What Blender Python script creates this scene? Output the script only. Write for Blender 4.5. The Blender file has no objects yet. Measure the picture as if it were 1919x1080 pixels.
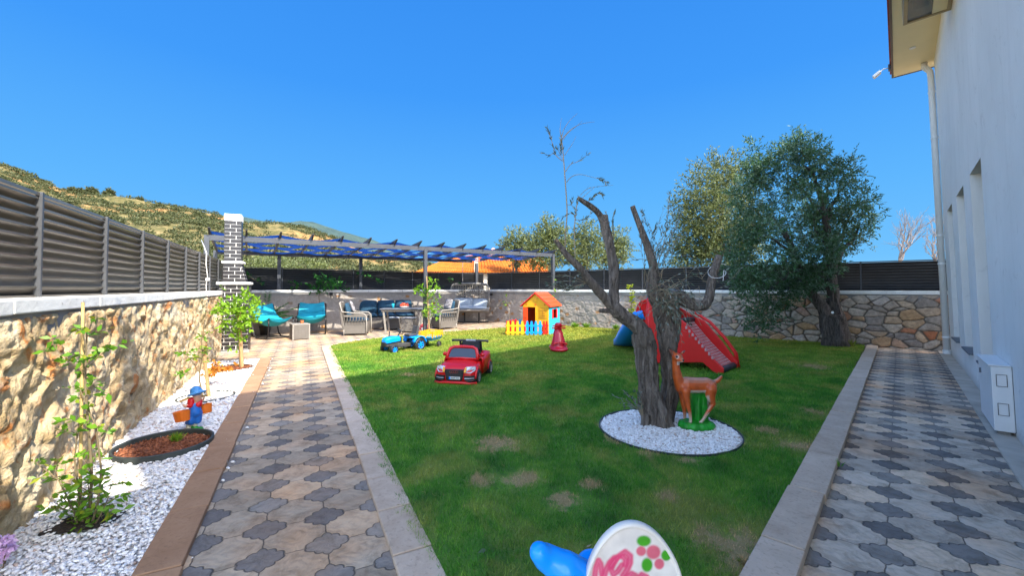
import bpy, math, random
import numpy as np
from mathutils import Vector, Matrix, noise
R = math.radians
random.seed(7); rng = np.random.default_rng(7)
sc = bpy.context.scene
COL = sc.collection
# ---------------------------------------------------------------- camera
F = 775.0; PITCH = R(1.4); EYE = 1.4
Y0 = 540 - F*math.tan(PITCH)
cam = bpy.data.cameras.new('camera'); camo = bpy.data.objects.new('camera', cam); COL.objects.link(camo)
cam.sensor_width = 36; cam.lens = F/1919*36; cam.shift_y = (Y0-540)/1919
cam.clip_start = 0.05; cam.clip_end = 6000
camo.location = (0, 0, EYE); camo.rotation_euler = (R(90)+PITCH, 0, 0)
sc.camera = camo
# ---------------------------------------------------------------- sky and sun
SUN = Vector((4.2, -4.5, 6.4)).normalized()
w = bpy.data.worlds.new('World'); sc.world = w; w.use_nodes = True
nt = w.node_tree; nt.nodes.clear()
sky = nt.nodes.new('ShaderNodeTexSky'); sky.sky_type = 'NISHITA'; sky.sun_disc = False
sky.sun_elevation = math.asin(SUN.z); sky.sun_rotation = math.atan2(SUN.x, SUN.y)
sky.altitude = 0; sky.air_density = 1.0; sky.dust_density = 1.5; sky.ozone_density = 1.0
EXPO = 2.3
# clear polarised blue away from the sun, the plain Nishita sky round the sun
tc = nt.nodes.new('ShaderNodeTexCoord'); sp_ = nt.nodes.new('ShaderNodeSeparateXYZ'); nt.links.new(tc.outputs['Generated'], sp_.inputs[0])
rp_ = nt.nodes.new('ShaderNodeValToRGB'); cr_ = rp_.color_ramp; SK = 2**-EXPO/.15
while len(cr_.elements) < 5: cr_.elements.new(.5)
for e_, (p_, c_) in zip(cr_.elements, [(0, (.27, .66, 1.0)), (.06, (.17, .55, 1.0)), (.20, (.115, .47, 1.0)), (.42, (.055, .335, .97)), (.75, (.03, .24, .84))]): e_.position = p_; e_.color = (*c_, 1)
nt.links.new(sp_.outputs[2], rp_.inputs[0])
vm = nt.nodes.new('ShaderNodeVectorMath'); vm.operation = 'SCALE'; nt.links.new(rp_.outputs[0], vm.inputs[0]); vm.inputs['Scale'].default_value = SK
dt = nt.nodes.new('ShaderNodeVectorMath'); dt.operation = 'DOT_PRODUCT'; nt.links.new(tc.outputs['Generated'], dt.inputs[0]); dt.inputs[1].default_value = tuple(SUN)
mr = nt.nodes.new('ShaderNodeMapRange'); mr.interpolation_type = 'SMOOTHSTEP'; nt.links.new(dt.outputs['Value'], mr.inputs[0]); mr.inputs[1].default_value = .36; mr.inputs[2].default_value = .72
m2_ = nt.nodes.new('ShaderNodeMapRange'); m2_.interpolation_type = 'SMOOTHSTEP'; nt.links.new(sp_.outputs[1], m2_.inputs[0]); m2_.inputs[1].default_value = .42; m2_.inputs[2].default_value = -.05
mx_ = nt.nodes.new('ShaderNodeMath'); mx_.operation = 'MAXIMUM'; nt.links.new(mr.outputs[0], mx_.inputs[0]); nt.links.new(m2_.outputs[0], mx_.inputs[1])
hs = nt.nodes.new('ShaderNodeMix'); hs.data_type = 'RGBA'; nt.links.new(mx_.outputs[0], hs.inputs[0]); nt.links.new(vm.outputs[0], hs.inputs[6]); nt.links.new(sky.outputs[0], hs.inputs[7])
bg = nt.nodes.new('ShaderNodeBackground'); bg.inputs[1].default_value = 0.15
wo = nt.nodes.new('ShaderNodeOutputWorld')
nt.links.new(hs.outputs[2], bg.inputs[0]); nt.links.new(bg.outputs[0], wo.inputs[0])
sl = bpy.data.lights.new('sun', 'SUN'); sl.energy = 2.0; sl.angle = R(0.5); sl.color = (1, .93, .80)
so = bpy.data.objects.new('sun', sl); COL.objects.link(so); so.rotation_euler = SUN.to_track_quat('Z', 'Y').to_euler()
sc.view_settings.view_transform = 'Standard'; sc.view_settings.look = 'None'
sc.view_settings.exposure = EXPO; sc.view_settings.gamma = 1
sc.cycles.max_bounces = 7; sc.cycles.transparent_max_bounces = 8

# ---------------------------------------------------------------- helpers
def P(px, py, d):
    """point seen at photo pixel (px,py) at depth d (metres ahead of the camera)"""
    u = (px-960)/F; v = (Y0-py)/F
    D = Vector((u, math.cos(PITCH)-v*math.sin(PITCH), math.sin(PITCH)+v*math.cos(PITCH)))
    return Vector((0, 0, EYE)) + D*(d/D.y)
def G(px, py, z=0.0):
    u = (px-960)/F; v = (Y0-py)/F
    D = Vector((u, math.cos(PITCH)-v*math.sin(PITCH), math.sin(PITCH)+v*math.cos(PITCH)))
    return Vector((0, 0, EYE)) + D*((z-EYE)/D.z)

def tag(o, label=None, cat=None, group=None, kind=None):
    if label: o['label'] = label
    if cat: o['category'] = cat
    if group: o['group'] = group
    if kind: o['kind'] = kind
    return o
def thing(name, label, cat, loc=(0,0,0), rz=0.0, group=None, rx=0.0):
    o = bpy.data.objects.new(name, None); o.empty_display_size = .1; COL.objects.link(o)
    o.location = loc; o.rotation_euler = (rx, 0, rz)
    return tag(o, label, cat, group)
def wmat(o):
    m = Matrix.Identity(4)
    while o is not None:
        m = o.matrix_basis @ m; o = o.parent
    return m
def copy_tree(o, parent=None):
    c = o.copy(); COL.objects.link(c); c.parent = parent
    for ch in list(o.children): copy_tree(ch, c)
    return c

class MB:
    def __init__(s): s.v = []; s.f = []
    def add(s, vs, fs):
        n = len(s.v); s.v += [Vector(v) for v in vs]; s.f += [tuple(i+n for i in f) for f in fs]; return s
    def box(s, c, size, rz=0, m=None, taper=1.0):
        hx, hy, hz = size[0]/2, size[1]/2, size[2]/2
        vs = [Vector((x*hx*(taper if z > 0 else 1), y*hy*(taper if z > 0 else 1), z*hz)) for z in (-1,1) for y in (-1,1) for x in (-1,1)]
        M_ = Matrix.Translation(Vector(c)) @ (m.to_4x4() if m is not None else Matrix.Rotation(rz, 4, 'Z'))
        return s.add([M_ @ v for v in vs], [(0,2,3,1),(4,5,7,6),(0,1,5,4),(2,6,7,3),(0,4,6,2),(1,3,7,5)])
    def bar(s, p0, p1, wd, ht, up=(0,0,1)):
        p0 = Vector(p0); p1 = Vector(p1); d = (p1-p0); L = d.length; x = d/L; y = Vector(up).cross(x)
        if y.length < 1e-4: y = Vector((0,1,0)).cross(x)
        y.normalize(); z = x.cross(y)
        m = Matrix((x, y, z)).transposed()
        return s.box((p0+p1)/2, (L, wd, ht), m=m)
    def tube(s, pts, rad, n=8, cap=True, jit=0.0, flat=None):
        pts = [Vector(p) for p in pts]
        if not hasattr(rad, '__len__'): rad = [rad]*len(pts)
        rings = []; ref = None
        for i, p in enumerate(pts):
            t = (pts[min(i+1, len(pts)-1)] - pts[max(i-1, 0)]).normalized()
            if ref is None:
                ref = Vector((1,0,0)) if abs(t.x) < .8 else Vector((0,1,0))
            a = (ref - t*ref.dot(t)).normalized(); ref = a; b = t.cross(a)
            rings.append([p + (a*math.cos(k*2*math.pi/n) + b*math.sin(k*2*math.pi/n)*(flat or 1))*rad[i]*(1+(random.uniform(-jit, jit) if jit else 0)) for k in range(n)])
        vs = [v for r in rings for v in r]; fs = []
        for i in range(len(rings)-1):
            for k in range(n):
                k2 = (k+1) % n; fs.append((i*n+k, i*n+k2, (i+1)*n+k2, (i+1)*n+k))
        if cap: fs.append(tuple(range(n-1, -1, -1))); fs.append(tuple((len(rings)-1)*n+k for k in range(n)))
        return s.add(vs, fs)
    def cyl(s, p0, p1, r0, r1=None, n=12): return s.tube([p0, p1], [r0, r0 if r1 is None else r1], n)
    def sph(s, c, r, sc_=(1,1,1), n=12, m=8, rot=None):
        vs = []; c = Vector(c)
        for j in range(m+1):
            th = math.pi*j/m
            for k in range(n):
                ph = 2*math.pi*k/n
                v = Vector((math.sin(th)*math.cos(ph)*sc_[0], math.sin(th)*math.sin(ph)*sc_[1], math.cos(th)*sc_[2]))*r
                if rot is not None: v = rot @ v
                vs.append(c+v)
        fs = []
        for j in range(m):
            for k in range(n):
                k2 = (k+1) % n; fs.append((j*n+k, (j+1)*n+k, (j+1)*n+k2, j*n+k2))
        return s.add(vs, fs)
    def prism(s, poly, fn, t0, t1):
        """poly of (a,b); fn(a,b,t) -> point; extruded t0..t1"""
        n = len(poly)
        vs = [fn(a, b, t0) for a, b in poly] + [fn(a, b, t1) for a, b in poly]
        fs = [tuple(range(n-1, -1, -1)), tuple(range(n, 2*n))] + [(i, (i+1) % n, n+(i+1) % n, n+i) for i in range(n)]
        return s.add(vs, fs)
    def loft(s, secs, cap=True, close=False):
        n = len(secs[0]); vs = [v for r in secs for v in r]; fs = []
        for i in range(len(secs)-1):
            for k in range(n if close else n-1):
                k2 = (k+1) % n; fs.append((i*n+k, i*n+k2, (i+1)*n+k2, (i+1)*n+k))
        if cap: fs.append(tuple(range(n-1, -1, -1))); fs.append(tuple((len(secs)-1)*n+k for k in range(n)))
        return s.add(vs, fs)
    def build(s, name, mat, parent=None, world=False, smooth=False, bevel=0, sub=0, remesh=0, smit=0, mats=None, fm=None, solid=0):
        vs = s.v
        if parent is not None and world:
            mi = wmat(parent).inverted(); vs = [mi @ v for v in vs]
        me = bpy.data.meshes.new(name); me.from_pydata([tuple(v) for v in vs], [], s.f)
        me.materials.append(mat)
        if mats:
            for m_ in mats: me.materials.append(m_)
            for p_, i_ in zip(me.polygons, fm): p_.material_index = i_
        me.validate(); me.update()
        o = bpy.data.objects.new(name, me); COL.objects.link(o)
        if parent is not None: o.parent = parent
        if solid: md = o.modifiers.new('s', 'SOLIDIFY'); md.thickness = solid; md.offset = 0
        if bevel:
            md = o.modifiers.new('b', 'BEVEL'); md.width = bevel; md.segments = 2; md.limit_method = 'ANGLE'; md.angle_limit = R(40)
        if remesh:
            md = o.modifiers.new('r', 'REMESH'); md.mode = 'VOXEL'; md.voxel_size = remesh; md.use_smooth_shade = True
            if smit: md = o.modifiers.new('m', 'SMOOTH'); md.iterations = smit; md.factor = .5
        if sub:
            md = o.modifiers.new('u', 'SUBSURF'); md.levels = sub; md.render_levels = sub
        if smooth:
            for p_ in me.polygons: p_.use_smooth = True
        return o

def npmesh(name, V, Fc, mat, parent=None, smooth=False, world=True):
    V = np.asarray(V, dtype=np.float32).reshape(-1, 3)
    if parent is not None and world:
        mi = np.array(wmat(parent).inverted()); V = (V @ mi[:3, :3].T + mi[:3, 3]).astype(np.float32)
    Fc = np.asarray(Fc, dtype=np.int32); k = Fc.shape[1]
    me = bpy.data.meshes.new(name)
    me.vertices.add(len(V)); me.vertices.foreach_set('co', V.ravel())
    me.loops.add(Fc.size); me.loops.foreach_set('vertex_index', Fc.ravel())
    me.polygons.add(len(Fc)); me.polygons.foreach_set('loop_start', np.arange(0, Fc.size, k, dtype=np.int32))
    me.polygons.foreach_set('loop_total', np.full(len(Fc), k, dtype=np.int32))
    if smooth: me.polygons.foreach_set('use_smooth', np.ones(len(Fc), dtype=bool))
    me.materials.append(mat); me.update(calc_edges=True)
    o = bpy.data.objects.new(name, me); COL.objects.link(o)
    if parent is not None: o.parent = parent
    return o
def unit(a): return a/np.maximum(np.linalg.norm(a, axis=-1, keepdims=True), 1e-9)
def leaves(pos, dirs, L, W, droop=0.0):
    """diamond leaves (two tris folded) at pos along dirs"""
    pos = np.asarray(pos, float); n = len(pos); dirs = unit(np.asarray(dirs, float))
    r = unit(rng.normal(size=(n, 3))); side = unit(np.cross(dirs, r)); nrm = np.cross(side, dirs)
    L = np.broadcast_to(L, (n,))[:, None]; W = np.broadcast_to(W, (n,))[:, None]
    tip = pos + dirs*L + np.array([0, 0, -1])*droop*L
    a = pos + dirs*L*.45 + side*W*.5 + nrm*W*.12; b = pos + dirs*L*.45 - side*W*.5 + nrm*W*.12
    V = np.stack([pos, a, tip, b], axis=1).reshape(-1, 3)
    i = np.arange(n)*4; Fc = np.stack([i, i+1, i+2, i+3], axis=1)
    return V, Fc
def cat_mesh(parts):
    Vs = []; Fs = []; n = 0
    for V, Fc in parts: Vs.append(V); Fs.append(Fc+n); n += len(V)
    return np.concatenate(Vs), np.concatenate(Fs)

# ---------------------------------------------------------------- materials
def s2l(c):
    return tuple((x/12.92 if x <= .04045 else ((x+.055)/1.055)**2.4) for x in c)
def H(h):
    return s2l(tuple(int(h[i:i+2], 16)/255 for i in (0, 2, 4)))+(1,)
class NT:
    def __init__(s, name):
        s.m = bpy.data.materials.new(name); s.m.use_nodes = True; s.t = s.m.node_tree; s.t.nodes.clear()
        s.out = s.n('ShaderNodeOutputMaterial'); s.b = s.n('ShaderNodeBsdfPrincipled'); s.l(s.b.outputs[0], s.out.inputs[0])
    def n(s, t, **k):
        x = s.t.nodes.new(t)
        for a, v in k.items(): setattr(x, a, v)
        return x
    def l(s, a, b): s.t.links.new(a, b)
    def put(s, sock, v):
        if hasattr(v, 'is_linked') or hasattr(v, 'links'): s.l(v, sock)
        else: sock.default_value = v
    def m_(s, op, a, b=0.0, c=None, clamp=False):
        x = s.n('ShaderNodeMath', operation=op); x.use_clamp = clamp
        s.put(x.inputs[0], a); s.put(x.inputs[1], b)
        if c is not None: s.put(x.inputs[2], c)
        return x.outputs[0]
    def mix(s, f, a, b, mode='MIX'):
        x = s.n('ShaderNodeMix', data_type='RGBA', blend_type=mode); s.put(x.inputs[0], f); s.put(x.inputs[6], a); s.put(x.inputs[7], b)
        return x.outputs[2]
    def noise(s, vec, scale, detail=3, rough=.55, dist=0):
        x = s.n('ShaderNodeTexNoise'); x.inputs['Scale'].default_value = scale; x.inputs['Detail'].default_value = detail
        x.inputs['Roughness'].default_value = rough; x.inputs['Distortion'].default_value = dist
        if vec is not None: s.l(vec, x.inputs['Vector'])
        return x.outputs[0]
    def vor(s, vec, scale, feat='F1', rnd=1.0):
        x = s.n('ShaderNodeTexVoronoi', feature=feat); x.inputs['Scale'].default_value = scale; x.inputs['Randomness'].default_value = rnd
        s.l(vec, x.inputs['Vector']); return x
    def ramp(s, f, stops, interp='LINEAR'):
        x = s.n('ShaderNodeValToRGB'); cr = x.color_ramp; cr.interpolation = interp
        while len(cr.elements) < len(stops): cr.elements.new(.5)
        for e, (p, c) in zip(cr.elements, stops): e.position = p; e.color = c if len(c) == 4 else tuple(c)+(1,)
        s.l(f, x.inputs[0]); return x.outputs[0]
    def pos(s): return s.n('ShaderNodeNewGeometry').outputs['Position']
    def obj(s): return s.n('ShaderNodeTexCoord').outputs['Object']
    def mapping(s, vec, loc=(0,0,0), rot=(0,0,0), scale=(1,1,1)):
        x = s.n('ShaderNodeMapping'); x.inputs[1].default_value = loc; x.inputs[2].default_value = rot; x.inputs[3].default_value = scale
        s.l(vec, x.inputs[0]); return x.outputs[0]
    def bump(s, h, strength=.5, dist=.01):
        x = s.n('ShaderNodeBump'); x.inputs['Strength'].default_value = strength; x.inputs['Distance'].default_value = dist
        s.put(x.inputs['Height'], h); s.l(x.outputs[0], s.b.inputs['Normal']); return x
    def set(s, col=None, rough=None, metal=None, spec=None):
        if col is not None: s.put(s.b.inputs['Base Color'], col)
        if rough is not None: s.put(s.b.inputs['Roughness'], rough)
        if metal is not None: s.put(s.b.inputs['Metallic'], metal)
        if spec is not None: s.put(s.b.inputs['Specular IOR Level'], spec)
        return s
def k4(c, k): return (min(c[0]*k,1), min(c[1]*k,1), min(c[2]*k,1), 1)
def M(name, col, rough=.6, metal=0, var=.15, vs=6, bump=0, bs=60, spec=.5, bd=.004, coat=0):
    if isinstance(col, str): col = H(col)
    t = NT(name); v = t.obj(); nz = t.noise(v, vs, 4)
    t.set(t.ramp(nz, [(.25, k4(col, 1-var)), (.75, k4(col, 1+var))]), rough, metal, spec)
    if coat: t.b.inputs['Coat Weight'].default_value = coat; t.b.inputs['Coat Roughness'].default_value = .15
    if bump: t.bump(t.noise(v, bs, 3), bump, bd)
    return t.m
def leafmat(name, c1, c2, back=None, rough=.55, tr=.25, dead=None):
    t = NT(name); g = t.n('ShaderNodeNewGeometry')
    stops = [(0, c1), (1, c2)] if dead is None else [(0, c1), (.8, c2), (.9, dead)]
    col = t.ramp(g.outputs['Random Per Island'], stops)
    big = t.noise(g.outputs['Position'], 1.7, 2); col = t.mix(.55, col, t.ramp(big, [(.3, k4(c1, .7)), (.7, k4(c2, 1.25))]))
    if back: col = t.mix(g.outputs['Backfacing'], col, back)
    t.set(col, rough, 0, .22)
    tl = t.n('ShaderNodeBsdfTranslucent'); mx = t.n('ShaderNodeMixShader'); mx.inputs[0].default_value = tr
    t.l(col, tl.inputs[0]); t.l(t.b.outputs[0], mx.inputs[1]); t.l(tl.outputs[0], mx.inputs[2]); t.l(mx.outputs[0], t.out.inputs[0])
    return t.m
# plan frames --------------------------------------------------------------
D1 = Vector((-.454, .891, 0)); N1 = Vector((.891, .454, 0))      # left path: along / across (to the right)
D2 = Vector((.683, .730, 0)); N2 = Vector((.730, -.683, 0))      # right path: along / across (to the right)
def L1(c, t, z=0.): return N1*c + D1*t + Vector((0, 0, z))
def L2(c, t, z=0.): return N2*c + D2*t + Vector((0, 0, z))
WL0 = Vector((-2.28, 1.26, 0)); WDL = Vector((-.4634, .8861, 0)); WNL = Vector((.8861, .4634, 0))   # left wall, its garden normal
CA = Vector((-8.03, 12.25, 0)); CB = Vector((-1.14, 17.65, 0)); CC = Vector((10.6, 8.33, 0))          # corners of the back wall
# ================================================================= ground
def sheet(name, pts, z, mat):
    o = MB().add([(p[0], p[1], z) for p in pts], [tuple(range(len(pts)))]).build(name, mat)
    o['kind'] = 'structure'; return o
M_earth = M('dry_earth', (.22, .17, .11, 1), .95, var=.3, vs=.4, bump=.4, bs=8)
sheet('ground', [(-900,-900),(1500,-900),(1500,2500),(-900,2500)][::1], -.06, M_earth)

def lawn_color(t, v):
    """green / worn mix from world position, shared by turf sheet and blades"""
    n1 = t.noise(v, 1.25, 6, .68, .5); n2 = t.noise(v, 2.6, 6, .72, .3); n3 = t.noise(t.mapping(v, loc=(7, 3, 0)), 1.5, 3, .6, .3)
    g = t.ramp(n2, [(.34, (.038, .165, .018, 1)), (.5, (.082, .275, .026, 1)), (.68, (.24, .39, .055, 1))])
    y = t.ramp(n1, [(.50, (0, 0, 0, 1)), (.62, (1, 1, 1, 1))])
    g = t.mix(t.m_('MULTIPLY', y, .55), g, t.mix(n2, (.38, .37, .07, 1), (.44, .35, .13, 1)))
    # worn straw spots where the photograph has them
    fy_ = t.n('ShaderNodeSeparateXYZ'); t.l(v, fy_.inputs[0])
    dry = t.m_('DIVIDE', t.m_('SUBTRACT', t.m_('ADD', fy_.outputs[1], t.m_('MULTIPLY', t.m_('SUBTRACT', n1, .5), 9.0)), 5.5), 7.0, clamp=True)
    g = t.mix(t.m_('MULTIPLY', dry, .72), g, t.mix(n2, (.21, .25, .02, 1), (.42, .36, .06, 1)))
    spots = [(934, 836, .24), (985, 903, .17), (1058, 943, .15), (1380, 1030, .24), (1392, 1062, .2), (1496, 842, .20), (1525, 690, .35), (1150, 828, .14), (1215, 858, .11), (1290, 868, .12), (1440, 812, .14), (1110, 915, .12), (1520,775,.16), (770, 705, .2), (1135,800,.12), (1250,935,.12), (900,905,.12), (1370, 838, .12), (1440, 812, .1)]
    acc = None
    for (px, py, r) in spots:
        c = G(px, py)
        d = t.n('ShaderNodeVectorMath', operation='DISTANCE'); t.l(v, d.inputs[0]); d.inputs[1].default_value = (c.x, c.y, 0)
        k = t.m_('SUBTRACT', 1.0, t.m_('DIVIDE', d.outputs['Value'], r*1.25), clamp=True)
        acc = k if acc is None else t.m_('MAXIMUM', acc, k)
    n4 = t.noise(v, 7, 5, .7, .8); n5 = t.noise(v, 40, 3, .7)
    acc = t.m_('ADD', acc, t.m_('ADD', t.m_('MULTIPLY', t.m_('SUBTRACT', n4, .5), 2.4), t.m_('MULTIPLY', t.m_('SUBTRACT', n5, .5), 1.2)))
    acc = t.ramp(acc, [(.36, (0,0,0,1)), (.68, (.95,.95,.95,1))])
    return t.mix(acc, g, t.mix(n5, (.36, .24, .11, 1), (.58, .44, .24, 1))), acc
t = NT('turf_soil'); c, a = lawn_color(t, t.pos()); t.set(t.mix(.35, c, (.10, .10, .03, 1)), .95); t.bump(t.noise(t.pos(), 60, 3), .8, .02); M_turf = t.m
t = NT('grass_blades'); g_ = t.n('ShaderNodeNewGeometry'); c, a = lawn_color(t, g_.outputs['Position'])
rp = g_.outputs['Random Per Island']
c = t.mix(.45, c, t.mix(1.0, c, t.ramp(rp, [(0, (.45, .5, .4, 1)), (.5, (1, 1, 1, 1)), (.85, (1.5, 1.4, 1.3, 1)), (.95, (3.0, 2.2, 2.6, 1))]), 'MULTIPLY'))
t.set(c, .6, 0, .25)
tl = t.n('ShaderNodeBsdfTranslucent'); mx = t.n('ShaderNodeMixShader'); mx.inputs[0].default_value = .3
t.l(c, tl.inputs[0]); t.l(t.b.outputs[0], mx.inputs[1]); t.l(tl.outputs[0], mx.inputs[2]); t.l(mx.outputs[0], t.out.inputs[0]); M_blade = t.m

LAWN = [L1(.60, .98), L1(.60, 10.4), L1(.72, 10.9), (-3.95, 11.1), (-3.2, 12.0), (-1.9, 13.15), (-.9, 13.9), (.35, 15.0), (1.35, 15.6), (8.45, 9.98), L2(-.62, 12.9), L2(-.56, 1.02)]
LAWN = [(p[0], p[1]) for p in LAWN]
sheet('lawn', LAWN, .012, M_turf)
def inside(poly, X, Y):
    r = np.zeros(len(X), bool); n = len(poly)
    for i in range(n):
        x1, y1 = poly[i]; x2, y2 = poly[(i+1) % n]
        c = ((y1 > Y) != (y2 > Y)) & (X < (x2-x1)*(Y-y1)/(y2-y1+1e-12)+x1); r ^= c
    return r
RING = (1.52, 4.08, .655)
def blades(n, y0, y1, xmin, xmax, h, wd):
    X = rng.uniform(xmin, xmax, n); Y = rng.uniform(y0, y1, n)
    ragged = .018*np.sin(X*9+Y*13)+.02*np.sin(X*31-Y*23)+.022*np.sin(X*67+Y*51)+rng.normal(0, .008, n)
    # grass creeps raggedly over the kerbs
    ok = (inside(LAWN, X+ragged-.012, Y) | inside(LAWN, X+ragged+.012, Y)) & ((X-RING[0])**2+(Y-RING[1])**2 > (RING[2]+.02)**2)
    u = X/Y; ok &= (u > -1.3) & (u < 1.3) & (Y > 1.5)
    X = X[ok]; Y = Y[ok]; n = len(X)
    worn = np.zeros(n)
    for (px, py, r) in [(934, 838, .26), (962, 905, .30), (1055, 945, .24), (1380, 1030, .22), (1495, 840, .22), (1290, 845, .12), (1300,868,.16)]:
        c = G(px, py); worn = np.maximum(worn, np.clip(1-np.hypot(X-c.x, Y-c.y)/r, 0, 1))
    a = rng.uniform(0, 2*np.pi, n); hh = h*rng.uniform(.4, 1.25, n)*(1-.7*worn); lean = rng.uniform(.1, .9, n)*hh
    b = rng.uniform(0, 2*np.pi, n); Wd = wd*rng.uniform(.6, 1.3, n)
    base = np.stack([X, Y, np.full(n, .018)], 1)
    s = np.stack([np.cos(a)*Wd/2, np.sin(a)*Wd/2, np.zeros(n)], 1)
    tip = base + np.stack([np.cos(b)*lean, np.sin(b)*lean, hh], 1)
    V = np.stack([base-s, base+s, tip], 1).reshape(-1, 3); i = np.arange(n)*3
    return V, np.stack([i, i+1, i+2], 1)
parts = [blades(150000, 1.5, 3.5, -2.2, 4.0, .034, .0042), blades(230000, 3.5, 6.5, -3.5, 7, .034, .007), blades(200000, 6.5, 10.5, -5, 9, .034, .012), blades(110000, 10.5, 16, -5, 8.5, .036, .02)]
V, Fc = cat_mesh(parts); o = npmesh('grass', V, Fc, M_blade); tag(o, 'short mown green grass with straw coloured worn spots covering the lawn', 'grass', kind='stuff')

# ---- pavers: dark scalloped inserts between large pale tiles --------------
def paver(name, ax, org, tint, wet=None):
    t = NT(name); v = t.pos(); ang = math.atan2(ax.x, ax.y)          # angle of the path from +Y
    m = t.mapping(t.mapping(v, loc=(-org[0], -org[1], 0)), rot=(0, 0, ang), scale=(1, 1, 1))
    wob = t.n('ShaderNodeTexNoise'); wob.inputs['Scale'].default_value = 22; t.l(v, wob.inputs['Vector'])
    sep = t.n('ShaderNodeSeparateXYZ'); t.l(m, sep.inputs[0])
    sw = t.n('ShaderNodeSeparateXYZ'); t.l(wob.outputs['Color'], sw.inputs[0])
    X = t.m_('ADD', t.m_('DIVIDE', sep.outputs[0], .312), t.m_('MULTIPLY', t.m_('SUBTRACT', sw.outputs[0], .5), .05))
    Y = t.m_('ADD', t.m_('DIVIDE', sep.outputs[1], .300), t.m_('MULTIPLY', t.m_('SUBTRACT', sw.outputs[1], .5), .05))
    ix = t.m_('FLOOR', t.m_('ADD', X, .5)); iy = t.m_('FLOOR', t.m_('ADD', Y, .5))
    fx = t.m_('SUBTRACT', X, ix); fy = t.m_('SUBTRACT', Y, iy)
    ax_ = t.m_('ABSOLUTE', fx); ay_ = t.m_('ABSOLUTE', fy)
    th = t.m_('ARCTAN2', fy, fx)
    sca = t.m_('MULTIPLY', t.m_('ABSOLUTE', t.m_('SINE', t.m_('MULTIPLY', th, 5.0))), .20)
    rad = t.m_('ADD', t.m_('POWER', t.m_('DIVIDE', ax_, .385), 1.25), t.m_('POWER', t.m_('DIVIDE', ay_, .345), 1.25))
    rad = t.m_('SUBTRACT', rad, sca)                                  # <1 inside the insert
    ins = t.m_('LESS_THAN', rad, .82)
    edge = t.m_('SUBTRACT', 1.0, t.m_('DIVIDE', t.m_('ABSOLUTE', t.m_('SUBTRACT', rad, .83)), .08), clamp=True)
    jx = t.m_('SUBTRACT', 1.0, t.m_('DIVIDE', ax_, .016), clamp=True); jy = t.m_('SUBTRACT', 1.0, t.m_('DIVIDE', ay_, .013), clamp=True)
    j = t.m_('MULTIPLY', t.m_('MAXIMUM', jx, jy), t.m_('SUBTRACT', 1.0, ins))
    joint = t.m_('MAXIMUM', edge, j)
    cx = t.n('ShaderNodeCombineXYZ'); t.l(t.m_('FLOOR', X), cx.inputs[0]); t.l(t.m_('FLOOR', Y), cx.inputs[1])
    wn = t.n('ShaderNodeTexWhiteNoise', noise_dimensions='2D'); t.l(cx.outputs[0], wn.inputs['Vector'])
    cd = t.n('ShaderNodeCombineXYZ'); t.l(ix, cd.inputs[0]); t.l(iy, cd.inputs[1])
    wd = t.n('ShaderNodeTexWhiteNoise', noise_dimensions='2D'); t.l(cd.outputs[0], wd.inputs['Vector'])
    nz = t.noise(v, 9, 6, .65, .6); nb = t.noise(v, 1.1, 3)
    light = t.ramp(wn.outputs['Value'], [(0, k4(tint, .72)), (.35, k4(tint, .9)), (.7, k4(tint, 1.05)), (1, (tint[0]*1.25, tint[1]*1.12, tint[2]*.98, 1))])
    dark = t.ramp(wd.outputs['Value'], [(0, (.150, .132, .120, 1)), (.5, (.215, .190, .168, 1)), (1, (.30, .262, .22, 1))])
    dirt = t.ramp(nz, [(.3, (.62, .58, .52, 1)), (.5, (1, 1, 1, 1)), (.72, (1.22, 1.2, 1.18, 1))])
    col = t.mix(ins, light, dark); col = t.mix(.8, col, t.mix(1, col, dirt, 'MULTIPLY'))
    rust = t.ramp(nb, [(.48, (0, 0, 0, 1)), (.66, (.7, .7, .7, 1))]); col = t.mix(rust, col, t.mix(1, col, (1.2, .86, .60, 1), 'MULTIPLY')); stn = t.ramp(t.noise(v, 3.3, 6, .75, 1.5), [(.50, (0,0,0,1)), (.62, (.55,.55,.55,1))]); col = t.mix(stn, col, t.mix(1, col, (.55, .53, .50, 1), 'MULTIPLY'))
    if wet is not None:
        d = t.n('ShaderNodeVectorMath', operation='DISTANCE'); t.l(v, d.inputs[0]); d.inputs[1].default_value = wet
        k = t.m_('SUBTRACT', 1.0, t.m_('DIVIDE', d.outputs['Value'], 1.3), clamp=True); k = t.m_('MULTIPLY', k, t.ramp(nz, [(.45, (0,0,0,1)), (.55, (1,1,1,1))]))
        col = t.mix(t.m_('MULTIPLY', k, .65), col, (.05, .05, .055, 1))
    col = t.mix(t.m_('MULTIPLY', joint, .85), col, (.035, .032, .03, 1))
    t.set(col, .82, 0, .3)
    relief = t.m_('SINE', t.m_('MULTIPLY', rad, 9.0))
    h = t.m_('ADD', t.m_('MULTIPLY', t.m_('SUBTRACT', 1.0, joint), 1.0), t.m_('ADD', t.m_('MULTIPLY', nz, 1.3), t.m_('MULTIPLY', relief, .18)))
    t.bump(h, .8, .006); return t.m
orgA = G(614, 1020)
M_pavL = paver('scalloped_pavers', D1, (orgA.x, orgA.y), (.44, .345, .245, 1))
p0 = G(1661, 1040)
M_pavR = paver('scalloped_pavers_grey', D2, (p0.x, p0.y), (.56, .455, .35, 1), wet=(6.9, 7.0, 0))
o = sheet('paved_path', [L1(-.52, -.5), L1(.45, -.5), L1(.45, 10.9), (-3.9, 11.0), (-3.1, 11.95), (-1.9, 13.05), (-.9, 13.8), (.35, 14.9), (1.4, 15.7), (-1.14, 17.75), (-8.1, 12.3), (-7.0, 9.9), L1(-1.6, 9.05), L1(-.52, 9.05)], .004, M_pavL)
sheet('side_path', [L2(-.40, -1.5), L2(.62, -1.5), L2(.62, 13.6), L2(-.40, 13.6)], 0.0, M_pavR)
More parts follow.
